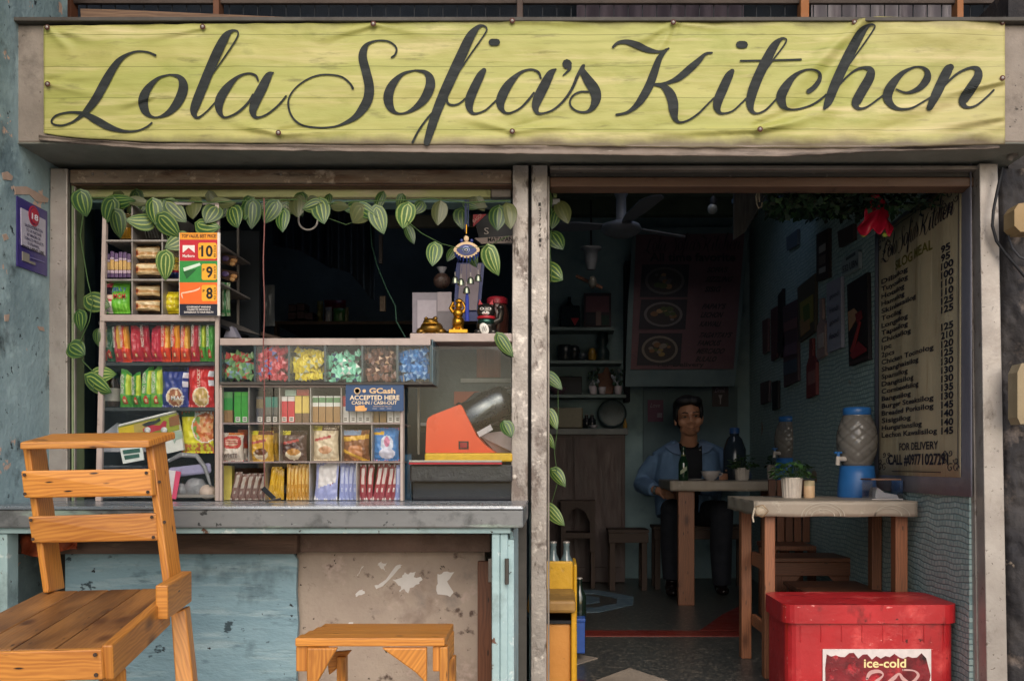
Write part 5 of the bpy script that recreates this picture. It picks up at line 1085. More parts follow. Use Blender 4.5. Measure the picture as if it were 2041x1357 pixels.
for s_ in (-1, 1):
    g = MB(); g.prism([o+Vector((s_*.012, -.014, .113)), o+Vector((s_*.027, -.014, .111)), o+Vector((s_*.023, -.008, .131))], (0, .003, 0), M_rd); g.build('inner_ear', ct_)
    g = MB(); g.ell(o+Vector((s_*.013, -.029, .094)), (.008, .004, .0055), M_wh, 12, 8); e_ = g.build('eye', ct_); g = MB(); g.ell(o+Vector((s_*.013, -.0325, .0945)), (.0035, .0015, .0035), M_bk, 10, 6); g.build('pupil', e_)
g = MB(); g.ell(o+Vector((0, -.029, .079)), (.014, .006, .007), M_wh, 14, 8); g.ell(o+Vector((0, -.0345, .082)), (.003, .002, .002), M_bk, 8, 6); g.tube([o+Vector((-.007, -.0355, .077)), o+Vector((0, -.036, .074)), o+Vector((.007, -.0355, .077))], .0012, M_rd, 6); g.build('muzzle', ct_)
g = MB(); g.ell(o+Vector((-.004, -.036, .022)), (.016, .003, .022), M_wh, 20, 10, Matrix.Rotation(R(-22), 3, 'Y')); pl = g.build('oval_plate', ct_); g = MB()
for q in range(4): a = o+Vector((-.008+.004*q, -.0396, .012+.004*(q % 2))); g.bar(a, a+Vector((-.004, 0, .016)), .0016, .001, M_bk)
g.build('plate_marks', pl)
# things behind the figurines
g = MB(); g.pbox(822, 583, 880, 663, 3.66, 3.69, pal('#77707a', .3)); solo(g, 'plastic_folder', 'grey plastic folder of papers behind the golden toad', 'folder')
g = MB(); g.pbox(872, 582, 900, 620, 3.655, 3.6585, pal('#9a8f94', .4)); g.pbox(872, 620.5, 905, 660, 3.655, 3.6585, pal('#6f696d', .5)); g.pbox(832, 598, 870, 660, 3.655, 3.6585, pal('#a49ca4', .5)); solo(g, 'paper_sheet', 'pale paper sheets standing behind toad and buddha', 'paper')
fb2 = thing('blue_folder', 'blue framed certificate leaning behind the wind chime', 'frame', W(935, 663, 3.67))
g = MB(); g.hexa([W(903, 640, 3.65), W(955, 640, 3.65), W(955, 640, 3.665), W(903, 640, 3.665), W(910, 524, 3.68), W(966, 524, 3.68), W(966, 524, 3.69), W(910, 524, 3.69)], pal('#26346c', .4)); g.build('frame', fb2)
g = MB(); g.hexa([W(912, 618, 3.645), W(950, 618, 3.645), W(950, 618, 3.648), W(912, 618, 3.648), W(918, 526, 3.671), W(959, 526, 3.671), W(959, 526, 3.675), W(918, 526, 3.675)], pal('#857a82', .6)); g.build('paper', fb2)
rj = thing('jar', 'round jar with red lid behind the lucky cat', 'jar', W(991, 663, 3.64))
g = MB(); g.lathe(Vector((X(991, 3.66), 3.66, FZ)), [(.036, 0), (.042, .02), (.044, .09), (.038, .12), (.034, .13)], pal('#4a2c26', .15), 22); g.build('body', rj)
g = MB(); g.lathe(Vector((X(991, 3.66), 3.66, FZ)), [(.038, .13), (.038, .15), (.03, .156)], pal('#8e1f2c', .4), 22); g.build('lid', rj)
g = MB(); g.ell(W(881, 560, 3.68), (.032, .03, .03), surf('brown_goods_bag', '#4d3a34', '#33261f', 12, .3, bump=.6), 16, 10); g.lathe(W(881, 545, 3.68), [(.008, 0), (.02, .022)], M_bag, 10); solo(g, 'tied_bag', 'small tied bag of brown goods on the papers', 'bag')
# snack sign behind leaves
sg = thing('product_sign', 'black sign with red corner flash reading BAGO behind the leaves', 'sign', W(985, 485, 3.7))
g = MB(); g.ppoly([(943, 428), (1022, 424), (1022, 488), (957, 484)], 3.7, 3.705, pal('#17151b', .4)); g.build('board', sg)
g = MB(); g.ppoly([(943, 428), (970, 427), (943, 452)], 3.697, 3.6992, pal('#c23a40', .4)); g.ppoly([(946, 475), (1022, 470), (1022, 484), (960, 486)], 3.697, 3.6992, pal('#b8a49a', .5)); g.ptext('MATAPANG PERO', 972, 473, 1060, 482, 3.6955, pal('#1a1616', .5), .02, 0, 0, -2); g.ptext('S', 965, 454, 974, 467, 3.698, pal('#c8bcb4', .4)); g.text('BAGO!', W(945, 445, 3.696), W(961, 431, 3.696)-W(945, 445, 3.696), (W(943, 440, 3.696)-W(946, 446, 3.696)), pal('#e8b8ac', .4)); g.build('lettering', sg)

# ------------------------------------------------------------------ evil eye wind chime
wc = thing('wind_chime', 'blue evil eye wind chime with small bells and a tassel', 'wind chime', W(930, 500, 3.46)); E = 3.44
M_navy = pal('#1f2c6a', .3); M_cream = pal('#d2b48c', .5)
g = MB(); g.pbox(926, 398, 930.5, 462, E, E+.002, pal('#1a2444', .7)); g.pbox(932, 398, 934.5, 452, E, E+.002, pal('#1a2444', .7)); g.build('strap', wc)
g = MB(); g.tube([W(929.5, 448, E), W(929.5, 466, E)], .003, M_gold, 8); g.ell(W(929.5, 476, E), (.009, .004, .011), M_cream, 12, 8); g.build('hook', wc)
def eyep(a, ry): return [(930+a*math.cos(t), 498-ry*math.sin(t)*abs(math.sin(t))**.15*(1-.25*abs(math.cos(t))**3)) for t in [2*math.pi*i/40 for i in range(40)]]
g = MB(); g.ppoly(eyep(26, 16), E-.003, E+.003, M_cream); g.build('rim', wc)
g = MB(); g.ppoly(eyep(20, 11), E-.0055, E-.0032, M_navy); ey = g.build('eye', wc)
g = MB(); g.lathe(W(929, 498, E-.006), [(.013, 0), (.013, .002), (.0005, .0022)], pal('#9aa3c0', .3), 20, ax=(0, -1, 0)); g.lathe(W(929, 498, E-.0083), [(.009, 0), (.009, .001), (.0005, .0011)], pal('#2a3a7a', .3), 20, ax=(0, -1, 0)); g.lathe(W(929, 498, E-.0096), [(.006, 0), (.0055, .002), (.0005, .0022)], pal('#e6e6ea', .3), 20, ax=(0, -1, 0)); g.lathe(W(929, 498, E-.012), [(.0032, 0), (.003, .001), (.0003, .0012)], M_bk, 14, ax=(0, -1, 0)); g.build('pupil', ey)
g = MB()
for k_ in range(9):
    t = math.pi*(.12+.76*k_/8); x = 930+24*math.cos(t); y = 498+14*math.sin(t); g.tube([W(x, y, E), W(x+1, y+10, E)], [.005, .001], M_navy, 6)
for s_ in (-1, 1): g.ell(W(930+s_*10, 480, E), (.006, .003, .007), M_navy, 10, 8)
g.build('fringe', wc)
g = MB()
for x, y in ((907, 552), (919, 556), (938, 553), (953, 548), (930, 572)):
    g = MB(); p = W(x, y+13, E); m_ = pal('#7d8270', .18, .9); g.lathe(p, [(.0125, 0), (.012, .004), (.0105, .016), (.006, .023), (.001, .025)], m_, 16); g.tube([p+Vector((0, 0, .024)), p+Vector((0, 0, .04))], .0015, M_alu_clean, 6); g.tube([p+Vector((0, 0, .04)), W(930+(x-930)*.6, 510, E)], .0006, M_navy, 4); g.build('bell', wc)
g = MB(); g.tube([W(931, 584, E), W(931, 592, E), W(931, 640, E)], [.003, .006, .008], pal('#24348a', .7), 10); g.build('tassel', wc)

# ------------------------------------------------------------------ inside the store room
g = MB(); g.pbox(472, 404, 476, 664, 3.8, 3.81, M_alu_dark); solo(g, 'glass_frame_upright', 'thin grey upright bar just right of the snack cabinet', 'upright')
for y, lb in ((505, 'upper'), (536, 'lower')):
    h_ = thing('hanging_snack', 'brown hanging snack pack beside the price board, %s of two' % lb, 'snack pack', W(456, y+26, 3.6))
    g = MB(); 
    g.ppoly([(441, y), (472, y+6), (474, y+14), (470, y+24), (462, y+26), (441, y+18)], 3.6, 3.61, pal('#4a372c', .3)); g.build('pack', h_, .003)
    g = MB(); g.ell(W(466, y+15, 3.598), (.013, .006, .009), pal('#a87a4a', .5), 12, 8); g.ell(W(463, y+21, 3.598), (.01, .006, .008), pal('#b58c5a', .5), 12, 8); g.ell(W(449, y+10, 3.598), (.014, .003, .01), pal('#5a4a72', .4), 12, 8); g.build('picture', h_)
pillow(441, 563, 459, 630, 3.6, lambda u, v: '#3f7a4a' if .35 < u < .65 or .1 < v < .2 else '#8a9a7a', 'hanging_pack', 'pale green pack hanging below the brown snack packs', thick=.02)
g = MB(); g.ppoly([(441, 636), (478, 648), (520, 668), (441, 650)], 3.75, 3.8, pal('#4a4644', .5)); g.prism([W(478, 650, 3.9), W(560, 672, 3.9), W(560, 678, 3.9), W(478, 660, 3.9)], (0, .3, 0), M_bwood); solo(g, 'rear_counter_board', 'slanting brown board behind the candy box', 'board')
g = MB(); g.prism([W(446, 672, 3.6), W(452, 654, 3.6), W(462, 650, 3.6), W(474, 672, 3.6)], (0, .05, 0), pal('#8c8a98', .6)); solo(g, 'paper_bag', 'grey white paper bag behind the left end of the candy box', 'bag')
M_dk = surf('dark_towel', '#32425a', '#222f42', 5, .9, stretch=(5, 1, .4), bump=.3)
def towel(x0, x1, y0, yb, d, name, label, m):
    g = MB()
    def f(u, v): x = x0+(x1-x0)*u; yy = interp(yb, x); return W(x, y0+(yy-y0)*(1-v), d+.05*math.sin(u*22)+.03*math.sin(u*7+1))
    g.grid(f, 60, 8, m); o = solo(g, name, label, 'towel'); o.modifiers.new('t', 'SOLIDIFY').thickness = .004
towel(545, 660, 405, [(545, 490), (600, 500), (660, 535)], 4.6, 'hanging_towel', 'dark towel hanging at the left of the store room', M_dk)
towel(655, 745, 405, [(655, 530), (700, 545), (745, 600)], 4.5, 'hanging_towel', 'dark blue grey towel hanging in the middle of the store room', surf('slate_towel', '#3f5064', '#2c3a4a', 5, .9, stretch=(5, 1, .4), bump=.3))
g = MB(); g.tube([W(500, 405, 4.4), W(1000, 405, 4.4)], .012, M_bwood, 8); solo(g, 'drying_rail', 'dark rail under the store room ceiling holding the towels', 'rail')
g = MB(); g.pbox(546, 640, 1000, 646, 5.0, 5.5, M_bwood); g.pbox(546, 646, 552, 1100, 5.0, 5.05, M_bwood); g.pbox(994, 646, 1000, 1100, 5.0, 5.05, M_bwood); solo(g, 'store_shelf', 'dark shelf at the back of the store room', 'shelf')
for i, (x, y) in enumerate(((575, 606), (592, 604), (574, 622), (592, 620), (608, 622))):
    g = MB(); g.pbox(x, y, x+15, y+15, 5.1, 5.2, pal('#2a2530', .5)); 
    for q in range(3): g.pbox(x+.5, y+3+4*q, x+14.5, y+5+4*q, 5.097, 5.0995, pal('#5f4448', .5))
    solo(g, 'patterned_box', 'small dark box with reddish zigzag bands on the store shelf', 'box', 'patterned boxes on the store shelf')
for x0, y0, x1, c, lb in ((632, 600, 644, '#6a6a3a', 'olive yellow pack on the store shelf'), (646, 598, 690, '#5a1a2a', 'maroon pack on the store shelf'), (648, 612, 662, '#8a8f9a', 'white pack on the store shelf'), (664, 614, 688, '#3a6a3a', 'green pack on the store shelf'), (689, 612, 695, '#7a7a5a', 'thin cream pack on the store shelf')):
    pillow(x0, y0, x1, 650 if y0 > 605 else 640, 5.1+(0 if y0 > 605 else .15), lambda u, v, c=c: c, 'grocery_pack', lb, 'pack', .04, nu=8, nv=10)
pillow(524, 568, 548, 650, 4.3, lambda u, v: '#6f7478', 'clear_bag', 'limp clear plastic bag hanging behind the cord', 'bag', .05, nu=10, nv=14)
# ring hanging from the vine, green wire
rg = MB(); rg.tube([W(614+19*math.cos(t), 439-19*math.sin(t), 3.55) for t in [R(200+i*10-40) for i in range(24)]], .0035, pal('#cfc8bd', .4), 8); solo(rg, 'wire_ring', 'pale wire ring hanging among the leaves above the counter', 'ring')
g = MB(); g.tube([W(x, y, 4.1) for x, y in ((738, 440), (741, 490), (752, 530), (770, 575), (788, 610), (790, 640), (808, 672))], .003, pal('#3f6a58', .5), 6); solo(g, 'green_wire', 'thin green wire dropping behind the candy box', 'wire')
g = MB(); g.pbox(755, 468, 762, 525, 4.3, 4.32, pal('#6a6462', .6)); g.pbox(757, 590, 768, 620, 4.3, 4.32, pal('#6a5a4a', .6)); solo(g, 'pale_batten', 'short pale batten hanging deep in the store room', 'batten')
g = MB(); g.pbox(773, 429, 1015, 452, 4.0, 4.03, surf('dim_grey_beam', '#5c5c50', '#4a4a40', 6, .8)); solo(g, 'ceiling_batten', 'grey green beam under the store ceiling behind the leaves', 'beam')
# age warning poster on the side wall
ag = thing('age_warning_poster', 'purple and white poster with a red number badge on the blue side wall', 'poster', LWp(62, 540))
def lw(px, py, off): p = LWp(px, py); p.x = XL+off; return p
def lq(pts, off, t, m, mb): mb.prism([lw(x, y, off) for x, y in pts], (-t, 0, 0), m)
g = MB(); lq([(31, 391), (91, 422), (91, 551), (31, 530)], .006, .004, pal('#3b3272', .35), g); g.build('sheet', ag)
g = MB(); lq([(37, 414), (86, 439), (86, 510), (38, 488)], .0085, .0024, pal('#b7b0bb', .4), g); g.build('text_panel', ag)
def ltext(st, x0, x1, yl0, yl1, yr0, yr1, m, mb, off=.0095, bold=.012):
    o_ = lw(x0, yl1, off); mb.text(st, o_, lw(x1, yr1, off)-o_, lw(x0, yl0, off)-o_, m, bold)
g = MB(); cen = lw(62, 431, .0092); rr = .024
g.disc(cen, .034, .0012, pal('#b3283f', .4), (1, 0, 0)); g.disc(cen+Vector((.0013, 0, 0)), .029, .0008, pal('#5a2a50', .4), (1, 0, 0)); g.disc(cen+Vector((.0022, 0, 0)), .026, .0006, pal('#b3283f', .4), (1, 0, 0)); g.build('badge', ag)
g = MB(); mt = pal('#2a2550', .5)
ltext('18', 56, 69, 424, 436, 430, 442, pal('#eee', .5) if 0 else pal('#e8e2e6', .5), g, .0125, .03)
rows = ['SALE/DISTRIBUTION', 'TO OR PURCHASE', 'BY MINORS OF', 'TOBACCO PRODUCTS', 'IS UNLAWFUL.']
for i, t in enumerate(rows):
    w_ = (18, 15, 13, 19, 12)[i]; y = 452+8.6*i; x0, x1 = 62-w_, 62+w_; k_ = .42
    ltext(t, x0, x1, y-(62-x0)*k_, y+6-(62-x0)*k_, y+(x1-62)*k_, y+6+(x1-62)*k_, mt, g)
ltext('EXCLUSIVE USE', 39, 82, 487, 493, 502, 508, pal('#17151f', .5), g, .0095, .03)
g.build('lettering', ag)
g = MB(); lq([(40, 501), (54, 507), (54, 524), (40, 519)], .0085, .0024, pal('#8a8478', .5), g); lq([(56, 512), (84, 522), (84, 524), (56, 514)], .0085, .0024, pal('#7a74a0', .5), g); lq([(55, 520), (66, 524), (66, 529), (55, 525)], .0085, .0024, pal('#8a8478', .5), g); g.build('small_print', ag)
# ================================================================== DINING ROOM
def RW(px, py, off=0):       # point on the right wall under a pixel
    s = (px-PX)/(XR-off); d = F/s; return Vector((XR-off, d, Z(py, d)))
def rquad(mb, pts, off, t, m): mb.prism([RW(x, y, off) for x, y in pts], (t, 0, 0), m)
def rtext(mb, st, tl, bl, tr, br, off, m, bold=.01, fn=None):
    """text on the right wall between pixel corners (quad)"""
    a, b_, c, d_ = RW(*bl, off), RW(*br, off), RW(*tl, off), RW(*tr, off)
    v, f = text_geo(st, bold); mb.add([a.lerp(b_, u).lerp(c.lerp(d_, u), w_) for u, w_ in v], f, m)
# menu banner, hung on the right wall near the door (edges near the camera are larger)
mn = thing('menu_banner', 'tall beige menu banner with dark price list on the right wall', 'menu', RW(1850, 975))
M_menu = surf('yellowed_menu_vinyl', '#b9aa8c', '#a39478', 3, .55, patches=[('#c2b698', 3, .55, .15, (1, 5, .6)), ('#8a6d45', 4, .60, .2, (1, 5, .5))], bump=.1)
M_menug = surf('menu_margin', '#84828c', '#72707a', 4, .5)
N0, N1 = RW(1758, 700).y, RW(1937, 700).y     # far and near edges
ZT, ZB = H+.56*F/1000+.31, Z(975, 3.6)
ZT = Z(352, RW(1908, 500).y); ZB = Z(966, RW(1850, 700).y)
def MP(u, v, off=.004):      # u from far edge (left in the picture) to near edge, v up
    y = N0+(N1-N0)*u; return Vector((XR-off-.010-.004*math.sin(u*26)*(.4+.6*v)-.003*math.sin(u*11+2), y, ZB+(ZT-ZB)*v))
g = MB(); g.grid(lambda u, v: MP(u*1.11-.07, v*1.03-.03, .002), 60, 10, M_menug); o = g.build('margin', mn); o.modifiers.new('t', 'SOLIDIFY').thickness = .001
g = MB(); g.grid(lambda u, v: MP(.0+.93*u, .03+.955*v, .0045), 60, 10, M_menu); o = g.build('sheet', mn); o.modifiers.new('t', 'SOLIDIFY').thickness = .001
M_mink = pal('#1d1c2a', .5); g = MB()
def mtext(st, u0, u1, v0, v1, bold=.008, shear=0, m=None):
    vv, f = text_geo(st, bold); g.add([MP(u0+(u1-u0)*(a+shear*(b-.5)), v0+(v1-v0)*b, .0072) for a, b in vv], f, m or M_mink)
def vof(py, px):   # height fraction of a pixel on the menu
    p = RW(px, py); return (p.z-ZB)/(ZT-ZB)
def uof(px): return (RW(px, 700).y-N0)/(N1-N0)
NAMES = ['Dilisilog', 'Tuyosilog', 'Hotsilog', 'Hamsilog', 'Skinlessilog', 'Tocilog', 'Longsilog', 'Tapasilog', 'Chicksilog', '1pc', '2pcs', 'Chicken Tocinolog', 'Shanghaisilog', 'Spamsilog', 'Dangitsilog', 'Cornbeefsilog', 'Bangusilog', 'Burger Steaksilog', 'Breaded Porksilog', 'Sisigsilog', 'Hungariansilog', 'Lechon Kawalisilog']
PRICES = [95, 95, 100, 100, 110, 110, 125, 125, None, 125, 210, 120, 125, 130, 130, 130, 135, 130, 145, 140, 140, 145]
v_first = vof(562, 1770); v_last = vof(868, 1775)
for i, (n_, p_) in enumerate(zip(NAMES, PRICES)):
    v = v_first+(v_last-v_first)*i/21; wd = len(n_)*.036
    mtext(n_, .06, .06+wd, v-.0125, v+.0125, .022)
    if p_: mtext(str(p_), .755, .865 if p_ > 99 else .84, v-.012, v+.012, .03)
mtext('SILOG MEAL', .22, .66, vof(513, 1820)-.018, vof(513, 1820)+.018, .02, 0, pal('#6a6426', .5))
mtext('FOR DELIVERY', .28, .72, vof(888, 1845)-.014, vof(888, 1845)+.014, .025)
mtext('CALL #09771027291', .13, .82, vof(916, 1850)-.022, vof(916, 1850)+.022, .03)
# name in script along the top, from the same strokes
for s_ in STROKES:
    v0 = vof(462, 1830)
    g.ribbon(s_, lambda x, y: MP(.05+.82*(x-100)/1880, v0+.05*(170-y)/100, .0072), M_mink, sub=3, ks=1.7)
g.build('lettering', mn)
g = MB()
for a, b_ in (((.02, .05), (.02, .97)), ((.91, .05), (.91, .97)), ((.02, .97), (.91, .97)), ((.18, .045), (.75, .045))):
    g.tube([MP(a[0]+(b_[0]-a[0])*t/12, a[1]+(b_[1]-a[1])*t/12, .0078) for t in range(13)], .0014, M_mink, 4)
for cu, cv, sx, sy in ((.04, .06, 1, 1), (.89, .06, -1, 1), (.89, .95, -1, -1), (.04, .95, 1, -1)):
    for q in range(6):
        du, dv, r_ = (.0+.05*(q % 3))*sx, (.035*(q//2))*sy*.7, .022-.002*q
        g.tube([MP(cu+du+r_*1.5*math.cos(t*.6+q)*(1-t/14), cv+dv+r_*math.sin(t*.6+q)*(1-t/14)*.8, .0078) for t in range(12)], .0016, M_mink, 4)
g.build('ornament', mn)
# wall decorations on the right wall
def deco(pts, c, label, cat='sign', name='wall_sign', stripes=(), off=.02, edge=None):
    g = MB(); rquad(g, pts, off, off-.002, pal(c, .6) if isinstance(c, str) else c)
    o = solo(g, name, label, cat); 
    if stripes:
        for si, (sp_, sc) in enumerate(stripes):
            h_ = MB(); rquad(h_, sp_, off+.003+.001*si, .002, pal(sc, .6)); s_ = h_.build('picture', None, org=ORG[o.name]); s_.parent = o; s_.location = (0, 0, 0)
    return o
deco([(1627, 468), (1651, 455), (1651, 553), (1627, 562)], '#2f2420', 'narrow dark brown wooden sign with three pale panels', stripes=[([(1632, 492), (1645, 484), (1645, 499), (1632, 506)], '#8f8a86'), ([(1632, 512), (1645, 506), (1645, 524), (1632, 530)], '#5d504c'), ([(1632, 536), (1645, 530), (1645, 541), (1632, 546)], '#8f8a86')])
o = deco([(1677, 525), (1680, 516), (1708, 497), (1711, 502), (1711, 535), (1678, 551)], '#8b9698', 'weathered pale licence plate sign reading 532 UBN', stripes=[([(1686, 514), (1704, 502), (1704, 508), (1686, 520)], '#3e4a50')])
g = MB(); rtext(g, '532 UBN', (1679, 531), (1679, 545), (1709, 515), (1709, 530), .0265, M_mink, .015); t = g.build('lettering', None, org=ORG[o.name]); t.parent = o; t.location = (0, 0, 0)
deco([(1688, 568), (1728, 543), (1731, 716), (1692, 730)], '#1a1216', 'dark poster with red chili peppers, nearest the menu', 'poster', 'poster', stripes=[([(1690, 622), (1702, 614), (1710, 624), (1704, 640), (1692, 660)], '#a07a5c'), ([(1704, 626), (1716, 618), (1718, 634), (1708, 646)], '#6a1a20'), ([(1694, 700), (1712, 640), (1716, 642), (1700, 706)], '#8a2a2a'), ([(1694, 708), (1710, 680), (1726, 694), (1726, 700), (1700, 716)], '#7a2028'), ([(1692, 722), (1730, 708), (1730, 714), (1692, 728)], '#3a2a2c')])
o = deco([(1647, 566), (1676, 551), (1677, 692), (1649, 703)], '#8a8a98', 'pale grey wall plaque with small dark writing', 'plaque', 'wall_plaque')
g = MB()
for i, t_ in enumerate(('good', 'friends', 'good', 'food')): rtext(g, t_, (1653, 588+26*i), (1653, 600+26*i), (1671, 578+26*i), (1671, 591+26*i), .0235, pal('#3a3a48', .5), .01)
t = g.build('lettering', None, org=ORG[o.name]); t.parent = o; t.location = (0, 0, 0)
deco([(1628, 650), (1633, 640), (1633, 596), (1638, 594), (1639, 636), (1644, 645), (1644, 708), (1628, 717)], '#8f7a76', 'pale bottle shaped wooden sign beside the grey plaque', stripes=[([(1631, 668), (1641, 662), (1641, 690), (1631, 696)], '#a89a96')])
deco([(1607, 730), (1612, 712), (1613, 676), (1619, 674), (1619, 708), (1626, 722), (1626, 786), (1607, 794)], '#6a2f30', 'dull red bottle shaped sign below the food poster', stripes=[([(1610, 742), (1624, 736), (1624, 762), (1610, 768)], '#8a5a58')])
deco([(1589, 574), (1624, 545), (1624, 660), (1592, 683)], '#4a4438', 'food poster with a greenish dish on a dark ground', 'poster', 'poster', stripes=[([(1594, 604), (1620, 586), (1621, 640), (1596, 656)], '#7a7238'), ([(1594, 640), (1612, 626), (1614, 656), (1596, 672)], '#8a6a48'), ([(1600, 612), (1612, 604), (1614, 634), (1602, 642)], '#4a5a2a')])
deco([(1560, 612), (1589, 596), (1590, 758), (1562, 772)], '#4a3a40', 'tall plaque of stacked dark boards left of the food poster', 'plaque', 'wall_plaque', stripes=[([(1562, 644), (1588, 632), (1588, 652), (1562, 662)], '#6a4a4c'), ([(1562, 690), (1588, 680), (1588, 704), (1562, 712)], '#5f4a58'), ([(1562, 722), (1588, 714), (1588, 740), (1562, 748)], '#3f4a58')])
deco([(1550, 590), (1560, 575), (1560, 640), (1564, 690), (1556, 712), (1549, 700), (1550, 640)], '#1d1f24', 'dark paddle shaped ornament on the wall, farther in', 'ornament', 'wall_ornament')
deco([(1567, 474), (1589, 457), (1589, 488), (1568, 500)], '#55606a', 'small dim grey wall sign high up near the ivy')
deco([(1669, 462), (1700, 446), (1701, 478), (1672, 494)], '#3a302e', 'small brown board tucked above the licence plate sign')
deco([(1536, 618), (1548, 610), (1548, 712), (1537, 720)], '#4a3238', 'narrow maroon board on the wall, farther in than the paddle')
deco([(1538, 762), (1550, 758), (1550, 814), (1539, 818)], '#14171d', 'narrow black board low on the wall above the far table')
deco([(1515, 764), (1532, 758), (1532, 800), (1516, 806)], '#4a3f44', 'small dim square board low on the wall, farthest in', 'plaque', 'wall_plaque')
deco([(1519, 640), (1530, 634), (1530, 700), (1520, 706)], '#5a4444', 'small dim reddish board on the wall near the back corner', 'plaque', 'wall_plaque')
# hanging red bag
rb = thing('hanging_bag', 'shiny red mesh bag hanging below the ivy by the menu', 'bag', W(1746, 470, 3.95))
M_rbag = pal('#b81a38', .25)
g = MB(); d = 3.95
def bagf(u, v):
    x = 1746+(u-.5)*2*interp([(0, 18), (.3, 26), (.5, 24), (.8, 36), (1, 30)], v); y = 408+58*v+7*math.sin(u*15.7)*v**3; p = W(x, y, d); p.y -= .03*math.sin(math.pi*u)*(.4+v)+.012*math.sin(u*14+v*6); return p
g.grid(bagf, 30, 14, M_rbag); o = g.build('body', rb); o.modifiers.new('t', 'SOLIDIFY').thickness = .004
g = MB(); g.tube([W(1729, 424, d), W(1730, 408, d), W(1738, 393, d), W(1749, 391, d), W(1761, 404, d), W(1764, 424, d)], .009, M_rbag, 8); g.tube([W(1745, 374, d), W(1745, 393, d)], .002, M_black, 5); g.build('handle', rb)
g = MB()
for x in (1722, 1764): g.ell(W(x, 468, d), (.012, .01, .009), pal('#9aa840', .5), 10, 8)
g.build('green_tip', rb)

# ------------------------------------------------------------------ tables
def clothmat():
    return surf('grey_table_cover', '#94897b', '#80766a', 4, .5, patches=[('#a39b8c', 9, .60, .08), ('#8a6a44', 5, .70, .1)], bump=.08)
M_tleg = wood('table_leg_wood', '#8e5a3a', '#5e3622', .5)
def table(x0, x1, y0, y1, z, legs, label):
    t = thing('table', label, 'table', ((x0+x1)/2, (y0+y1)/2, 0))
    g = MB(); g.box(x0+.02, x1-.02, y0+.02, y1-.02, z-.05, z-.0035, M_dwood); g.build('tabletop', t)
    g = MB()
    def f(u, v): 
        return Vector((x0+(x1-x0)*u, y0-.002*math.sin(u*30), z-.062+.062*v+ .0015*math.sin(u*18)*(1-v)))
    g.grid(f, 40, 4, clothmat()); 
    g.grid(lambda u, v: Vector((x0-.002*math.sin(u*20), y1+(y0-y1)*u, z-.058+.058*v+.002*math.sin(u*16)*(1-v))), 20, 4, clothmat())
    g.add([(x0, y0, z), (x1, y0, z), (x1, y1, z), (x0, y1, z)], [(0, 1, 2, 3)], clothmat(), uvs=[(0, 0), (1, 0), (1, 1), (0, 1)])
    c = g.build('table_cover', t); c.modifiers.new('t', 'SOLIDIFY').thickness = .002
    for (lx, ly, w_, h_) in legs: g = MB(); g.box(lx, lx+w_, ly, ly+h_, 0, z-.052, M_tleg); g.build('leg', t, .003)
    return t
T1 = .722
t1 = table(.795, 1.45, 4.0, 4.64, T1, [(X(1524, 4.04), 4.04, .043, .06), (X(1785, 4.05), 4.05, .05, .06), (X(1478, 4.46), 4.46, .045, .06), (X(1738, 4.5), 4.5, .045, .06)], 'near dining table with grey printed cover behind the cooler')
g = MB(); g.box(X(1532, 4.1), X(1532, 4.1)+.02, 4.1, 4.46, .42, .48, M_tleg); g.build('side_rail', t1, .003); g = MB(); g.box(X(1532, 4.1), X(1532, 4.1)+.02, 4.1, 4.46, .15, .2, M_tleg); g.build('side_rail', t1, .003)
# rings printed on the cover and a rope knot at its corner
g = MB()
for cx_, r_ in ((1640, 22), (1640, 34), (1640, 42), (1770, 26), (1778, 34)):
    for i in range(14):
        a0, a1 = math.pi*i/14, math.pi*(i+1)/14
        pts = []
        for a_, rr in ((a0, r_), (a1, r_), (a1, r_+1.6), (a0, r_+1.6)): pts.append(Vector((X(cx_+rr*math.cos(a_), 4), 3.9955, max(T1-.06, min(T1-.004, Z(1028-rr*.62*math.sin(a_), 4))))))
        g.add(pts, [(0, 1, 2, 3)], pal('#aaa294', .5))
g.build('print', t1)
g = MB(); g.ell(W(1516, 1018, 3.99), (.028, .016, .024), pal('#a89a86', .7), 14, 10); noisy(g, .007, 60); g.tube([W(1505, 1010, 3.97), W(1520, 1006, 3.97), W(1532, 1018, 3.97), W(1520, 1030, 3.97), W(1506, 1024, 3.97)], .0016, pal('#7a5c38', .7), 6); g.tube([W(1504, 1012, 3.975), W(1500, 1030, 3.975), W(1502, 1040, 3.975)], .004, pal('#b5aa98', .7), 6); g.build('cover_knot', t1)
T2 = .768
t2 = table(.695, 1.45, 6.1, 6.8, T2, [(X(1352, 6.14), 6.14, .1, .06), (X(1790, 4.05), 6.15, .05, .06), (X(1341, 6.7), 6.7, .06, .06), (1.38, 6.7, .05, .05)], 'far dining table with grey cover where the man sits')
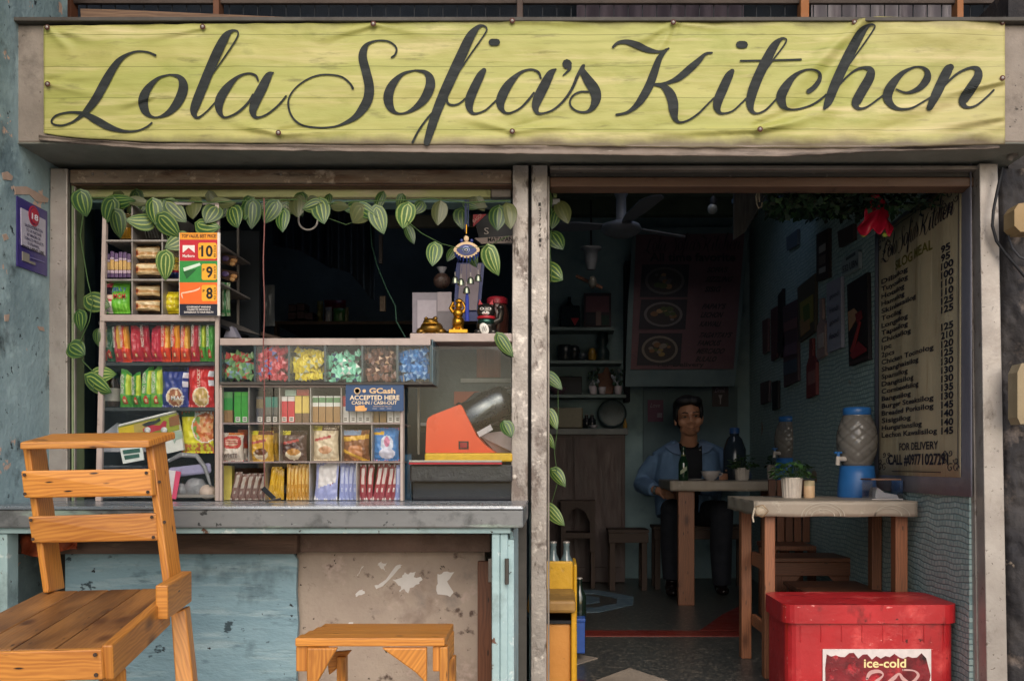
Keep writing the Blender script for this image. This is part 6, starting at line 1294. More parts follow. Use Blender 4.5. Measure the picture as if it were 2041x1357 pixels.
# ------------------------------------------------------------------ table things
M_cer = pal('#c2b8ae', .4)
def pot_plant(x, ybot, d, zt_, label, r=.05, h=.085, leafn=46, spread=.075, hh=.10, seed=1):
    p = thing('potted_plant', label, 'plant', (X(x, d), d, zt_)); o = Vector((X(x, d), d, zt_)); q = random.Random(seed)
    g = MB(); n = 36; prof = [(r*.86, 0), (r, h*.97), (r*.95, h), (r*.88, h*.98), (r*.85, h*.8), (.001, h*.79)]
    vs = []
    for rr, z in prof:
        for j in range(n*2):
            t = math.pi*j/n; rib = 1+(.035 if j % 4 < 2 else 0)*(1 if rr > r*.855 and z < h*.98 else 0); vs.append(o+Vector((math.cos(t)*rr*rib, math.sin(t)*rr*rib, z)))
    m2 = n*2; g.add(vs, [(i*m2+j, i*m2+(j+1) % m2, (i+1)*m2+(j+1) % m2, (i+1)*m2+j) for i in range(5) for j in range(m2)], M_cer, False); g.build('pot', p)
    g = MB(); ms = [pal('#27451f', .45), pal('#37592a', .45), pal('#1b3319', .5)]
    for i in range(leafn):
        a = q.random()*6.28; rr = spread*q.random()**.6; c = o+Vector((rr*math.cos(a), rr*math.sin(a), h*.85+hh*(1-(rr/spread)**2*.75)*q.uniform(.35, 1.0)))
        L = q.uniform(.028, .046); dr_ = Vector((math.cos(a), math.sin(a), q.uniform(-.9, .35))).normalized(); sd = dr_.cross(Vector((0, 0, 1))).normalized(); up = sd.cross(dr_)
        pts = [c, c+dr_*L*.35+sd*L*.34+up*.004, c+dr_*L*.75+sd*L*.22, c+dr_*L, c+dr_*L*.75-sd*L*.22, c+dr_*L*.35-sd*L*.34+up*.004, c+dr_*L*.5-up*.005]
        g.add(pts, [(0, 1, 6), (1, 2, 6), (2, 3, 6), (3, 4, 6), (4, 5, 6), (5, 0, 6)], q.choice(ms))
        g.tube([o+Vector((rr*.2*math.cos(a), rr*.2*math.sin(a), h*.8)), c], .0012, ms[0], 4)
    g.build('foliage', p); return p
pot_plant(1578, 988, 4.42, T1, 'leafy green plant in white ribbed pot on the near table', .046, .09, 60, .085, .11, 3)
pot_plant(1479, 950, 6.35, T2, 'dim plant in white ribbed pot on the far table', .046, .08, 46, .09, .10, 5)
pot_plant(1539, 948, 6.75, T2, 'small white flower pot at the back of the far table', .035, .10, 14, .04, .09, 8)
g = MB(); g.lathe((X(1613, 4.4), 4.4, T1), [(.022, 0), (.024, .006), (.024, .052), (.0235, .053), (.0235, .076), (.001, .077)], M_cer, 22, fm=[pal('#c9a985', .5), pal('#c9a985', .5), pal('#c9a985', .5), pal('#a99a7a', .5), pal('#a99a7a', .5)]); solo(g, 'candle_jar', 'cream cylindrical jar beside the ribbed pot on the near table', 'jar')
def dispenser(x, d, zt_, k, label):
    p = thing('water_dispenser', label, 'water dispenser', (X(x, d), d, zt_)); o = Vector((X(x, d), d, zt_)); MBl = surf('blue_plastic', '#2f6fb2', '#285f9c', 5, .35, bump=.02)
    g = MB(); g.lathe(o, [(.092*k, 0), (.094*k, .01*k), (.09*k, .08*k), (.086*k, .1*k), (.082*k, .15*k), (.07*k, .152*k)], MBl, 32); g.build('stand', p)
    mw_ = MATS.get('water_jug') or surf('water_jug', '#77726c', '#6a655f', 3, .12, bump=.02); MATS['water_jug'] = mw_
    g = MB(); nn, mm = 56, 60; vs = []
    for i in range(mm+1):
        t = i/mm; z = (.152+.245*t)*k; r_ = (.066+.032*math.sin(math.pi*min(1, t*1.02))**.8)*k
        for j in range(nn):
            a = 2*math.pi*j/nn; f_ = 0
            if .06 < t < .94: f_ = -.0055*k*(max(0, math.cos(7*a+t*24))**8+max(0, math.cos(7*a-t*24))**8)
            vs.append(o+Vector((math.cos(a)*(r_+f_), math.sin(a)*(r_+f_), z)))
    g.add(vs, [(i*nn+j, i*nn+(j+1) % nn, (i+1)*nn+(j+1) % nn, (i+1)*nn+j) for i in range(mm) for j in range(nn)], mw_, True); g.build('jug', p)
    g = MB(); g.lathe(o, [(.064*k, .397*k), (.067*k, .4*k), (.067*k, .43*k), (.06*k, .435*k), (.001, .436*k)], MBl, 30); g.build('lid', p)
    g = MB(); b_ = o+Vector((-.075*k, -.035*k, .185*k)); g.tube([b_+Vector((.02, 0, 0)), b_+Vector((-.03*k, -.015*k, 0))], .012*k, M_cer, 10); g.tube([b_+Vector((-.03*k, -.015*k, .012*k)), b_+Vector((-.034*k, -.017*k, -.03*k))], .011*k, M_cer, 10); tp = g.build('tap', p)
    g = MB(); g.tube([b_+Vector((-.03*k, -.015*k, .01*k)), b_+Vector((-.03*k, -.015*k, .03*k))], .008*k, MBl, 8); g.tube([b_+Vector((-.05*k, -.02*k, .03*k)), b_+Vector((-.012*k, -.01*k, .03*k))], .005*k, MBl, 8); g.build('tap_handle', tp)
    return p
dispenser(1708, 4.5, T1, .93, 'blue and clear water dispenser on the near table beside the menu')
dispenser(1572, 6.3, T2, .93, 'blue and clear water dispenser on the far table, half behind the plant')
g = MB(); o = Vector((X(1464, 6.6), 6.6, T2)); g.lathe(o, [(.07, 0), (.075, .05), (.075, .2), (.05, .27), (.03, .29), (.03, .31)], pal('#27303a', .15), 22); wj = thing('water_jar', 'dark glass water jar with blue cap behind the man\'s elbow', 'jar', o); g.build('body', wj)
g = MB(); g.lathe(o, [(.034, .305), (.034, .34), (.02, .345)], pal('#27497a', .4), 18); g.build('cap', wj)
# tissue box
tb = thing('tissue_box', 'clear tissue box with brown lid on the near table corner', 'tissue box', (X(1770, 4.2), 4.2, T1))
tx0, tx1 = X(1738, 4.18), X(1800, 4.18); gl2 = glass('acrylic', (.92, .93, .95), .08)
g = MB(); g.box(tx0, tx1, 4.18, 4.32, T1, T1+.004, pal('#b9b2b0', .4)); g.box(tx0, tx0+.003, 4.18, 4.32, T1+.0045, T1+.08, gl2); g.box(tx1-.003, tx1, 4.18, 4.32, T1+.0045, T1+.08, gl2); g.box(tx0+.0035, tx1-.0035, 4.18, 4.183, T1+.0045, T1+.08, gl2); g.build('case', tb)
g = MB(); g.box(tx0-.004, tx1-.01, 4.175, 4.325, T1+.081, T1+.088, pal('#7a5a4a', .5)); g.build('lid', tb, .001)
g = MB(); g.prism([(tx0+.02, 4.2, T1+.005), (tx1-.01, 4.2, T1+.005), (tx1-.02, 4.2, T1+.02), (tx0+.06, 4.2, T1+.028), (tx0+.03, 4.2, T1+.05), (tx0+.022, 4.2, T1+.03)], (0, .09, 0), pal('#c8c2c0', .8)); g.build('tissue', tb, .003)
# beer bottle, bowl, plate on the far table
M_beer = pal('#14301d', .08, 0, .8)
bt = thing('beer_bottle', 'green beer bottle with pale slanted label in front of the man', 'bottle', W(1362, 948, 6.16))
o = Vector((X(1362, 6.2), 6.2, T2)); g = MB(); g.lathe(o, [(.028, 0), (.031, .006), (.031, .105), (.026, .125), (.015, .155), (.012, .19), (.0135, .195), (.0135, .212), (.001, .214)], M_beer, 24); g.build('glass', bt)
g = MB(); g.hexa([o+Vector(q) for q in ((-.022, -.0315, .04), (.018, -.0325, .065), (.018, -.030, .065), (-.022, -.029, .04), (-.022, -.0315, .062), (.018, -.0325, .09), (.018, -.030, .09), (-.022, -.029, .062))], pal('#8a947a', .5)); g.build('label', bt)
g = MB(); g.lathe(o, [(.0155, .152), (.0135, .17)], pal('#a39b6a', .4), 16); g.build('neck_foil', bt)
o = Vector((X(1416, 6.25), 6.25, T2)); g = MB(); g.lathe(o, [(.028, 0), (.03, .006), (.05, .03), (.06, .058), (.057, .06), (.045, .03), (.001, .014)], pal('#a9a2a0', .3), 28); g.tube([o+Vector((.056, 0, .05)), o+Vector((.075, 0, .046)), o+Vector((.07, 0, .03)), o+Vector((.052, 0, .03))], .004, pal('#a9a2a0', .3), 8); solo(g, 'soup_cup', 'white handled soup cup on the far table', 'cup')
g = MB(); g.lathe((X(1390, 6.4), 6.4, T2), [(.04, 0), (.07, .008), (.068, .0095), (.001, .004)], pal('#a39d9c', .3), 28); solo(g, 'saucer', 'white saucer beside the green bottle', 'saucer')

# ------------------------------------------------------------------ benches and chairs inside
def bench(x0, x1, y0, y1, z, label, m=M_dwood, braces=True, group=None):
    b_ = thing('low_bench', label, 'bench', ((x0+x1)/2, (y0+y1)/2, 0)); n = 3
    for i in range(n): a = y0+(y1-y0)*i/n; g = MB(); g.box(x0, x1, a+.003, y0+(y1-y0)*(i+1)/n-.003, z-.022, z-.001*i, m); g.build('seat_plank', b_, .003)
    for x in (x0+.012, x1-.05):
        for y in (y0+.02, y1-.06): g = MB(); g.box(x, x+.038, y, y+.04, 0, z-.0235, m); g.build('leg', b_, .002)
    g = MB(); g.box(x0+.004, x1-.004, y0+.004, y0+.018, z-.09, z-.0235, m); g.build('apron', b_, .002)
    if braces:
        for s_, x in ((1, x0+.05), (-1, x1-.05)):
            g = MB(); g.prism([(x, y0+.024, z-.03), (x+s_*.14, y0+.024, z-.03), (x+s_*.1, y0+.024, z-.09), (x, y0+.024, z-.19)], (0, .016, 0), m); g.build('brace', b_, .002)
    return b_
bench(X(1585, 4.6), X(1738, 4.6), 4.42, 4.85, .305, 'dark low stool tucked under the near table')
bench(X(1540, 5.0), X(1712, 5.0), 5.0, 5.32, .40, 'brown bench with braced legs behind the low stool')
kc = thing('plank_chair', 'dark plank-backed chair at the far side of the near table', 'chair', (X(1570, 5.6), 5.6, 0))
for i in range(5): g = MB(); x = X(1532+17*i, 5.75); g.box(x, x+.042, 5.75, 5.77, .42, .78, M_dwood); g.build('back_slat', kc, .002)
g = MB(); g.box(X(1530, 5.5), X(1620, 5.5), 5.42, 5.8, .40, .425, M_dwood); g.build('seat', kc, .003)
for x in (1532, 1608):
    for y in (5.45, 5.74): g = MB(); g.box(X(x, 5.5), X(x, 5.5)+.04, y, y+.04, 0, .398, M_dwood); g.build('leg', kc, .002)
# bench the man sits on
bench(X(1300, 7.0), X(1490, 7.0), 6.9, 7.2, .44, 'dark bench under the seated man', M_bwood, False)
# stools at back left
bench(X(1210, 7.0), X(1290, 7.0), 6.85, 7.15, .42, 'dark stool left of the man', M_bwood, False)
sh_ = thing('arch_stool', 'dim wooden stool with an arched opening at the back left', 'stool', (X(1150, 7.0), 7.0, 0))
g = MB(); d = 6.95; ar = [(1118, 1100), (1118, 1000), (1186, 1000), (1186, 1100), (1176, 1100), (1176, 1040), (1165, 1018), (1150, 1010), (1138, 1018), (1128, 1040), (1128, 1100)]
g.ppoly(ar, d, d+.03, M_bwood); g.build('front', sh_, .002)
g = MB(); g.box(X(1116, d), X(1188, d), d+.031, d+.28, Z(1003, d), Z(998, d), M_bwood); g.box(X(1118, d), X(1126, d), d+.031, d+.28, 0, Z(1004, d), M_bwood); g.box(X(1178, d), X(1186, d), d+.031, d+.28, 0, Z(1004, d), M_bwood); g.build('seat', sh_, .002)
g = MB(); g.pbox(1120, 1062, 1186, 1072, 6.945, 7.2, M_bwood); g.build('lower_shelf', sh_)

# ------------------------------------------------------------------ back wall: cabinet, shelves, posters
M_cab = surf('maroon_cabinet_doors', '#3f2825', '#2f1d1b', 5, .5, stretch=(3, 1, .5))
cbn = thing('sideboard', 'dark maroon sideboard below the back wall shelves', 'cabinet', (X(1170, 7.4), 7.4, 0))
d = 7.3
g = MB(); g.pbox(1080, 866, 1246, 1160, d, BD-.01, M_cab); g.build('body', cbn, .003)
for x0, x1 in ((1090, 1142), (1144, 1240)): g = MB(); g.pbox(x0, 872, x1, 1130, d-.015, d-.002, M_cab); g.build('door', cbn, .003)
g = MB(); g.pbox(1078, 854, 1252, 865.5, d-.03, BD-.01, surf('grey_worktop', '#6a6d6c', '#585b5b', 6, .5)); g.build('top', cbn, .002)
M_sh = surf('grey_green_shelf', '#6d7c7c', '#5a6868', 5, .6)
for i, (y, x1, lb) in enumerate(((652, 1225, 'topmost'), (718, 1240, 'middle'), (786, 1248, 'lowest'))):
    g = MB(); g.pbox(1082, y, x1, y+6, 7.38, BD-.002, M_sh); solo(g, 'wall_shelf', '%s grey green shelf on the back wall at left' % lb, 'shelf')
g = MB(); g.pbox(1246, 520, 1256, 800, 7.42, BD-.002, pal('#121820', .8)); solo(g, 'dark_upright', 'dark upright board between the shelves and the big poster', 'board')
def sitem(name, label, cat, x, y, prof, c, d=7.5, rough=.3):
    g = MB(); g.lathe(W(x, y, d), prof, pal(c, rough), 18); return solo(g, name, label, cat)
g = MB(); g.pbox(1117, 608, 1156, 651.5, 7.45, 7.55, pal('#16252c', .2)); g.lathe(W(1135, 608, 7.5), [(.03, 0), (.012, .02), (.012, .06)], pal('#16252c', .2), 14); solo(g, 'square_bottle', 'dark square bottle on the topmost shelf', 'bottle', bev=.012)
g = MB(); g.prism([W(1138, 634, 7.4), W(1154, 634, 7.4), W(1146, 648, 7.4)], (0, .02, 0), pal('#a01a28', .5)); solo(g, 'red_ornament', 'small red triangular ornament in front of the square bottle', 'ornament')
pf = thing('framed_picture', 'dim framed photo of a group on the topmost shelf', 'picture', W(1190, 651, 7.5))
g = MB(); g.pbox(1164, 584, 1218, 651.5, 7.5, 7.53, pal('#3a2c34', .5)); g.build('frame', pf); g = MB()
for x0, y0, x1, y1, c in ((1168, 590, 1214, 622, '#7a4f58'), (1168, 623, 1186, 648, '#20202a'), (1188, 620, 1198, 648, '#8a6f6a'), (1199, 628, 1214, 648, '#1f3a30')): g.pbox(x0, y0, x1, y1, 7.494, 7.499, pal(c, .4))
g.build('photo', pf)
sitem('dark_mug', 'dark patterned mug on the middle shelf', 'mug', 1126, 717.5, [(.05, 0), (.055, .02), (.055, .11), (.05, .112)], '#1c2328')
sitem('dark_mug', 'dark kettle-like mug right of the patterned mug', 'mug', 1144, 717.5, [(.03, 0), (.05, .05), (.04, .1), (.02, .11)], '#14191f')
sitem('small_bowl', 'small dark bowl on the middle shelf', 'bowl', 1160, 717.5, [(.03, 0), (.05, .05), (.046, .05)], '#27313a')
sitem('amber_jar', 'small jar with amber top on the middle shelf', 'jar', 1180, 717.5, [(.03, 0), (.032, .05), (.02, .085), (.001, .09)], '#7a5f22')
sitem('dark_vase', 'tall dark figure shaped vase on the middle shelf', 'vase', 1201, 717.5, [(.05, 0), (.055, .06), (.03, .1), (.045, .14), (.04, .2), (.015, .23)], '#1a2a2c')
sitem('pink_bowl', 'pinkish bowl at the left of the lowest shelf', 'bowl', 1112, 785.5, [(.03, 0), (.06, .03), (.065, .05), (.06, .05)], '#5f4a58')
g = MB(); g.pbox(1113, 750, 1160, 785.5, 7.5, 7.58, pal('#141a24', .5)); solo(g, 'dark_box', 'dark rectangular box on the lowest shelf', 'box', bev=.004)
for x, lb in ((1182, 'left'), (1232, 'right')):
    p = thing('potted_plant', '%s small white pot with pale flowers on the lowest shelf' % lb, 'plant', W(x, 785.5, 7.46)); g = MB(); g.lathe(W(x, 785.5, 7.46), [(.024, 0), (.032, .06), (.028, .06), (.001, .05)], pal('#a39aa0', .5), 16); g.build('pot', p)
    g = MB(); q = random.Random(int(x))
    for i in range(26):
        c = W(x, 770, 7.46)+Vector((q.uniform(-.045, .045), q.uniform(-.03, .03), q.uniform(0, .13))); g.ell(c, (.011, .004, .016), pal('#1f3a2c', .6) if i % 3 else pal('#8a8f98', .6), 6, 4, Matrix.Rotation(q.uniform(-1, 1), 3, 'Y'))
    g.build('foliage', p)
sitem('white_cup', 'white cup between the two flower pots on the lowest shelf', 'cup', 1200, 785.5, [(.022, 0), (.03, .055), (.027, .055), (.001, .03)], '#a09aa0')
g = MB(); g.ppoly([(1194, 785), (1192, 745), (1202, 742), (1206, 732), (1212, 732), (1216, 742), (1226, 745), (1222, 785)], 7.54, 7.56, pal('#7a5648', .6)); solo(g, 'cutting_board', 'brown face shaped board behind the white cup', 'board', bev=.003)
g = MB(); g.pbox(1098, 812, 1162, 853.5, 7.42, 7.58, pal('#5f5a48', .4)); solo(g, 'bread_box', 'dim yellowish box on the sideboard', 'box', bev=.01)
for x, lb in ((1169, 'left'), (1180, 'right')): bottle(x, 850, 826, 7.42, pal('#14161c', .2), '%s of two small black bottles on the sideboard' % lb)
sitem('white_dish', 'small white dish on the sideboard in front of the black bottles', 'dish', 1183, 853, [(.02, 0), (.036, .022), (.033, .022)], '#8a8890', 7.34)
g = MB(); g.lathe(W(1220, 824, 7.5), [(.11, 0), (.108, .012), (.09, .016), (.001, .014)], surf('speckled_plate', '#3a4c50', '#26343a', 90, .4, bump=.1), 36, ax=(0, -1, .12)); solo(g, 'round_plate', 'large speckled round plate standing on the sideboard', 'plate')
g = MB(); g.lathe(W(1246, 853, 7.45), [(.016, 0), (.014, .03), (.001, .075)], pal('#8a6a2a', .5), 12); solo(g, 'yellow_cone', 'small yellow cone shaped bottle at the right end of the sideboard', 'bottle')
# big poster board leaning forward from the back wall
bpz = thing('favourites_poster', 'big dim maroon poster headed All time favorite on the back wall', 'poster', W(1360, 740, 7.3))
PD = 7.3
def pq(mb, pts, d, t, m): mb.ppoly(pts, d, d+t, m)
g = MB(); pq(g, [(1262, 455), (1492, 452), (1488, 520), (1464, 770), (1246, 770), (1252, 600)], PD+.01, .02, surf('poster_frame', '#56686c', '#47585c', 5, .7)); g.build('board', bpz)
g = MB(); pq(g, [(1268, 468), (1484, 465), (1478, 540), (1462, 735), (1257, 736), (1264, 560)], PD+.004, .005, surf('maroon_poster', '#5a3c44', '#4a3038', 4, .6, patches=[('#6a4848', 3, .58, .2)])); g.build('sheet', bpz)
def food(y0, y1, x0, x1, seed, c1, c2):
    g = MB(); pq(g, [(x0, y0), (x1, y0), (x1-4, y1), (x0-5, y1)], PD+.001, .0025, pal('#1c1a26', .5)); cx_, cy_ = (x0+x1)/2-2, (y0+y1)/2; rx, ry = (x1-x0)*.42, (y1-y0)*.42
    pq(g, [(cx_+rx*math.cos(t), cy_+ry*math.sin(t)) for t in [i*.2618 for i in range(24)]], PD-.001, .0015, pal(c2, .5)); pq(g, [(cx_+rx*.86*math.cos(t), cy_+ry*.84*math.sin(t)) for t in [i*.2618 for i in range(24)]], PD-.003, .0015, pal('#2a2428', .5))
    q = random.Random(seed)
    for i in range(12):
        x, y, r_ = cx_+q.uniform(-.5, .5)*rx, cy_+q.uniform(-.45, .45)*ry, q.uniform(.12, .26)*rx
        pq(g, [(x+r_*math.cos(t)*q.uniform(.7, 1), y+r_*.6*math.sin(t)) for t in [k*.785 for k in range(8)]], PD-.005-.0004*i, .0002, pal(q.choice((c1, c2, '#6a4a30', '#3a4426')), .5))
    g.build('dish_picture', bpz)
food(527, 592, 1280, 1374, 1, '#7a5a40', '#4a4648'); food(597, 656, 1278, 1370, 2, '#8a6a4a', '#5f5a5c'); food(664, 728, 1274, 1360, 3, '#7a6438', '#6a625a')
g = MB(); mk2 = pal('#14111a', .5)
for s_ in STROKES: g.ribbon(s_, lambda x, y: W(1282+195*(x-100)/1880, 488+26*(y-170)/130, PD+.002), pal('#24171d', .5), sub=2, ks=1.5)
g.ptext('All time favorite', 1295, 504, 1466, 521, PD+.002, mk2, .03)
for st_, x0, x1, y in (("SOFIA'S", 1411, 1450, 532), ('SIZZLING', 1408, 1460, 551), ('SISIG', 1406, 1436, 571), ("PAPAY'S", 1401, 1446, 605), ('LECHON', 1398, 1440, 622), ('KAWALI', 1396, 1436, 640), ("TAGAYTAY'S", 1394, 1458, 662), ('FAMOUS', 1392, 1436, 678), ('MERCADO', 1390, 1444, 694), ('BULALO', 1388, 1428, 710)): g.ptext(st_, x0, y, x1, y+11, PD+.002, mk2, .03, .12)
g.ptext('For Delivery', 1311, 722, 1403, 733, PD+.002, mk2, .015)
g.build('lettering', bpz)
g = MB(); g.pbox(1282, 772, 1470, 980, BD-.03, BD-.002, surf('pale_wall_board', '#5f747c', '#50656d', 4, .7)); solo(g, 'wall_board', 'pale blue green panel on the back wall behind the man', 'panel')
for x0, y0, x1, y1, c, st_, lb in ((1291, 797, 1322, 840, '#571f4c', 'Love', 'small purple poster with pale Love lettering on the back wall'), (1420, 767, 1452, 810, '#332a34', 'Drink', 'small dark poster with a pale glass, headed Drink')):
    o = thing('small_poster', lb, 'poster', W((x0+x1)/2, y1, BD-.05)); g = MB(); g.pbox(x0, y0, x1, y1, BD-.045, BD-.032, pal(c, .5)); g.build('sheet', o)
    g = MB(); g.ptext(st_, x0+6, y0+6, x1-6, y0+15, BD-.047, pal('#8a7f92', .5), .004, .15)
    if st_ == 'Love': g.pbox(x0+19, y0+26, x0+29, y0+35, BD-.047, BD-.0455, pal('#8a7f92', .5))
    else: g.ppoly([(x0+12, y0+20), (x0+20, y0+20), (x0+17, y0+28), (x0+17, y0+38), (x0+15, y0+38), (x0+15, y0+28)], BD-.047, BD-.0455, pal('#9a939a', .5))
    g.build('lettering', o)

# ------------------------------------------------------------------ ceiling things
M_fan = pal('#66686d', .5)
cf = thing('ceiling_fan', 'pale ceiling fan with three blades at the back of the dining room', 'fan', W(1236, 470, 5.9)); o = W(1238, 462, 5.9)
g = MB(); g.lathe(o, [(.04, -.02), (.1, -.012), (.125, .01), (.11, .04), (.05, .06), (.03, .07), (.03, .2), (.04, .22), (.04, .3)], M_fan, 28); g.lathe(o, [(.1, -.0125), (.06, -.03), (.001, -.032)], M_fan, 24); g.build('motor', cf)
g = MB(); g.tube([o+Vector((0, 0, .3)), Vector((o.x, o.y, 2.85))], .02, M_fan, 10); g.build('rod', cf)
for a in (165, 285, 45):
    g = MB(); u = Vector((math.cos(R(a)), math.sin(R(a)), .05)); v = Vector((-u.y, u.x, .18)); p = o+Vector((0, 0, .03))
    g.prism([p+u*.1-v*.03, p+u*.1+v*.03, p+u*.25+v*.06, p+u*.52+v*.07, p+u*.58+v*.03, p+u*.58-v*.03, p+u*.52-v*.07, p+u*.25-v*.06], (0, 0, .008), M_fan); g.build('blade', cf)
lf = thing('wall_lamp', 'white bell shaped lamp holder with bare bulb, left of the big poster', 'lamp', W(1178, 500, 7.0)); o = W(1178, 495, 7.0)
g = MB(); g.lathe(o, [(.03, -.15), (.045, -.08), (.05, -.02), (.075, -.008), (.075, .005), (.02, .012)], pal('#7a7c80', .5), 20); g.build('holder', lf); g = MB(); g.tube([o+Vector((0, 0, .012)), Vector((o.x, o.y, 2.85))], .006, M_black, 6); g.build('cord', lf); g = MB(); g.ell(o+Vector((.01, 0, -.24)), (.03, .03, .045), pal('#6a665e', .2), 14, 10); g.build('bulb', lf)
g = MB(); g.bar(W(1148, 550, 7.1), W(1200, 574, 7.1), .03, .02, M_dwood, (0, 1, 0)); solo(g, 'wooden_ladle', 'dark wooden stick hanging slantwise above the shelves', 'stick')
bl = thing('light_bulb', 'dim unlit white bulb hanging by the bamboo blind', 'bulb', W(1422, 420, 6.0)); g = MB(); g.ell(W(1420, 417, 6.0), (.03, .03, .032), pal('#9a9a94', .2), 16, 10); g.build('glass', bl); g = MB(); g.lathe(W(1422, 408, 6.0), [(.02, -.005), (.022, .03), (.01, .05)], M_black, 12); g.tube([W(1422, 398, 6.0), Vector((W(1422, 398, 6.0).x, 6.0, 2.85))], .004, M_black, 5); g.build('holder', bl)
bb = thing('bamboo_blind', 'rolled grey bamboo blind with a knotted pull cord under the ceiling', 'blind', W(1500, 470, 4.6))
M_bam = surf('grey_bamboo', '#5f5850', '#443e38', 5, .7, stretch=(30, 1, 2), bump=.5)
g = MB(); g.prism([W(1464, 340, 4.6), W(1556, 340, 4.3), W(1530, 378, 4.3), W(1486, 462, 4.55), W(1463, 478, 4.6)], (0, .03, .004), M_bam); g.build('slats', bb)
g = MB(); g.tube([W(x, y, 4.25) for x, y in ((1510, 340), (1511, 380), (1507, 392), (1508, 404), (1514, 402), (1513, 386), (1512, 380), (1508, 406), (1512, 415), (1518, 412), (1519, 404))], .003, pal('#b5a88e', .7), 6); g.build('pull_cord', bb)
# artificial ivy along the ceiling: a mass of small leaves
g = MB(); q = random.Random(11); gm = [pal('#16301c', .6), pal('#1f3d22', .6), pal('#0f2416', .6), pal('#2c4a26', .6)]
for i in range(7000):
    x = q.uniform(.72, 1.47); y = q.uniform(3.72, 5.6)
    zlow = H+(925-(452-70*max(0, (x/1.47-.55))))*.0  # unused guard
    base = interp([(3.7, 1.84), (4.2, 1.93), (4.8, 2.08), (5.6, 2.28)], y); z = base+q.random()**1.6*.34+.05*mnoise.noise((x*5, y*5, 0))
    if x < .213*y+.03*mnoise.noise((y*3, z*4, 2)): continue
    p = Vector((x, y, z)); a = Vector((q.uniform(-1, 1), q.uniform(-1, .4), q.uniform(-1, .3))).normalized(); b_ = a.cross(Vector((q.uniform(-1, 1), q.uniform(-1, 1), 1))).normalized(); s_ = q.uniform(.012, .024)
    g.add([p, p+a*s_+b_*s_*.6, p+a*s_*1.9, p+a*s_-b_*s_*.6], [(0, 1, 2, 3)], gm[min(3, int(q.random()**1.5*4))])
tag(g.build('hanging_ivy'), 'mass of dark artificial ivy covering the ceiling above the menu', 'ivy', kind='stuff')
g = MB(); g.box(1.0, XR, 3.85, 5.7, 2.36, 2.38, M_darkin); solo(g, 'ivy_lattice', 'dark lattice panel carrying the ivy under the ceiling', 'lattice')
# ================================================================== VINES
def leaf_mat(name, dark, pale, amt):
    if name in MATS: return MATS[name]
    m, n, l, b = newmat(name); tc = n.new('ShaderNodeTexCoord'); sp = n.new('ShaderNodeSeparateXYZ'); l.new(tc.outputs['UV'], sp.inputs[0])
    def M_(op, a, c=None):
        x = n.new('ShaderNodeMath'); x.operation = op
        for i, v in enumerate((a, c)):
            if v is None: continue
            if isinstance(v, (int, float)): x.inputs[i].default_value = v
            else: l.new(v, x.inputs[i])
        return x.outputs[0]
    nz = n.new('ShaderNodeTexNoise'); nz.inputs['Scale'].default_value = 7; l.new(tc.outputs['UV'], nz.inputs['Vector'])
    u = M_('ADD', sp.outputs['X'], M_('MULTIPLY', M_('SUBTRACT', nz.outputs[0], .5), .05))
    s = M_('COSINE', M_('MULTIPLY', M_('SUBTRACT', u, .5), 2*math.pi*4.5))
    r = n.new('ShaderNodeMapRange'); r.inputs[1].default_value = .35; r.inputs[2].default_value = .95; l.new(s, r.inputs[0])
    tip = n.new('ShaderNodeMapRange'); tip.inputs[1].default_value = 1.0; tip.inputs[2].default_value = .75; l.new(sp.outputs['Y'], tip.inputs[0])
    ed = n.new('ShaderNodeMapRange'); ed.inputs[1].default_value = .5; ed.inputs[2].default_value = .40; l.new(M_('ABSOLUTE', M_('SUBTRACT', sp.outputs['X'], .5)), ed.inputs[0])
    f = M_('MULTIPLY', M_('MULTIPLY', M_('MULTIPLY', r.outputs[0], tip.outputs[0]), ed.outputs[0]), amt)
    mx = n.new('ShaderNodeMix'); mx.data_type = 'RGBA'; l.new(f, mx.inputs[0]); mx.inputs[6].default_value = (*lin(dark), 1); mx.inputs[7].default_value = (*lin(pale), 1)
    oi = n.new('ShaderNodeObjectInfo'); ov = n.new('ShaderNodeMapRange'); l.new(oi.outputs['Random'], ov.inputs[0]); ov.inputs[3].default_value = .55; ov.inputs[4].default_value = 1.08
    hs = n.new('ShaderNodeHueSaturation'); l.new(ov.outputs[0], hs.inputs['Value']); l.new(mx.outputs[2], hs.inputs['Color'])
    l.new(hs.outputs[0], b.inputs['Base Color']); b.inputs['Roughness'].default_value = .42
    m.diffuse_color = (*lin(dark), 1); MATS[name] = m; return m
LM = [leaf_mat('variegated_leaf', '#34592a', '#98a850', 1), leaf_mat('variegated_leaf_dark', '#24461f', '#74883c', .9), leaf_mat('leaf_underside', '#4f5530', '#6a6c40', .5), leaf_mat('variegated_leaf_light', '#486a32', '#aeb86a', 1)]
lq_ = random.Random(21)
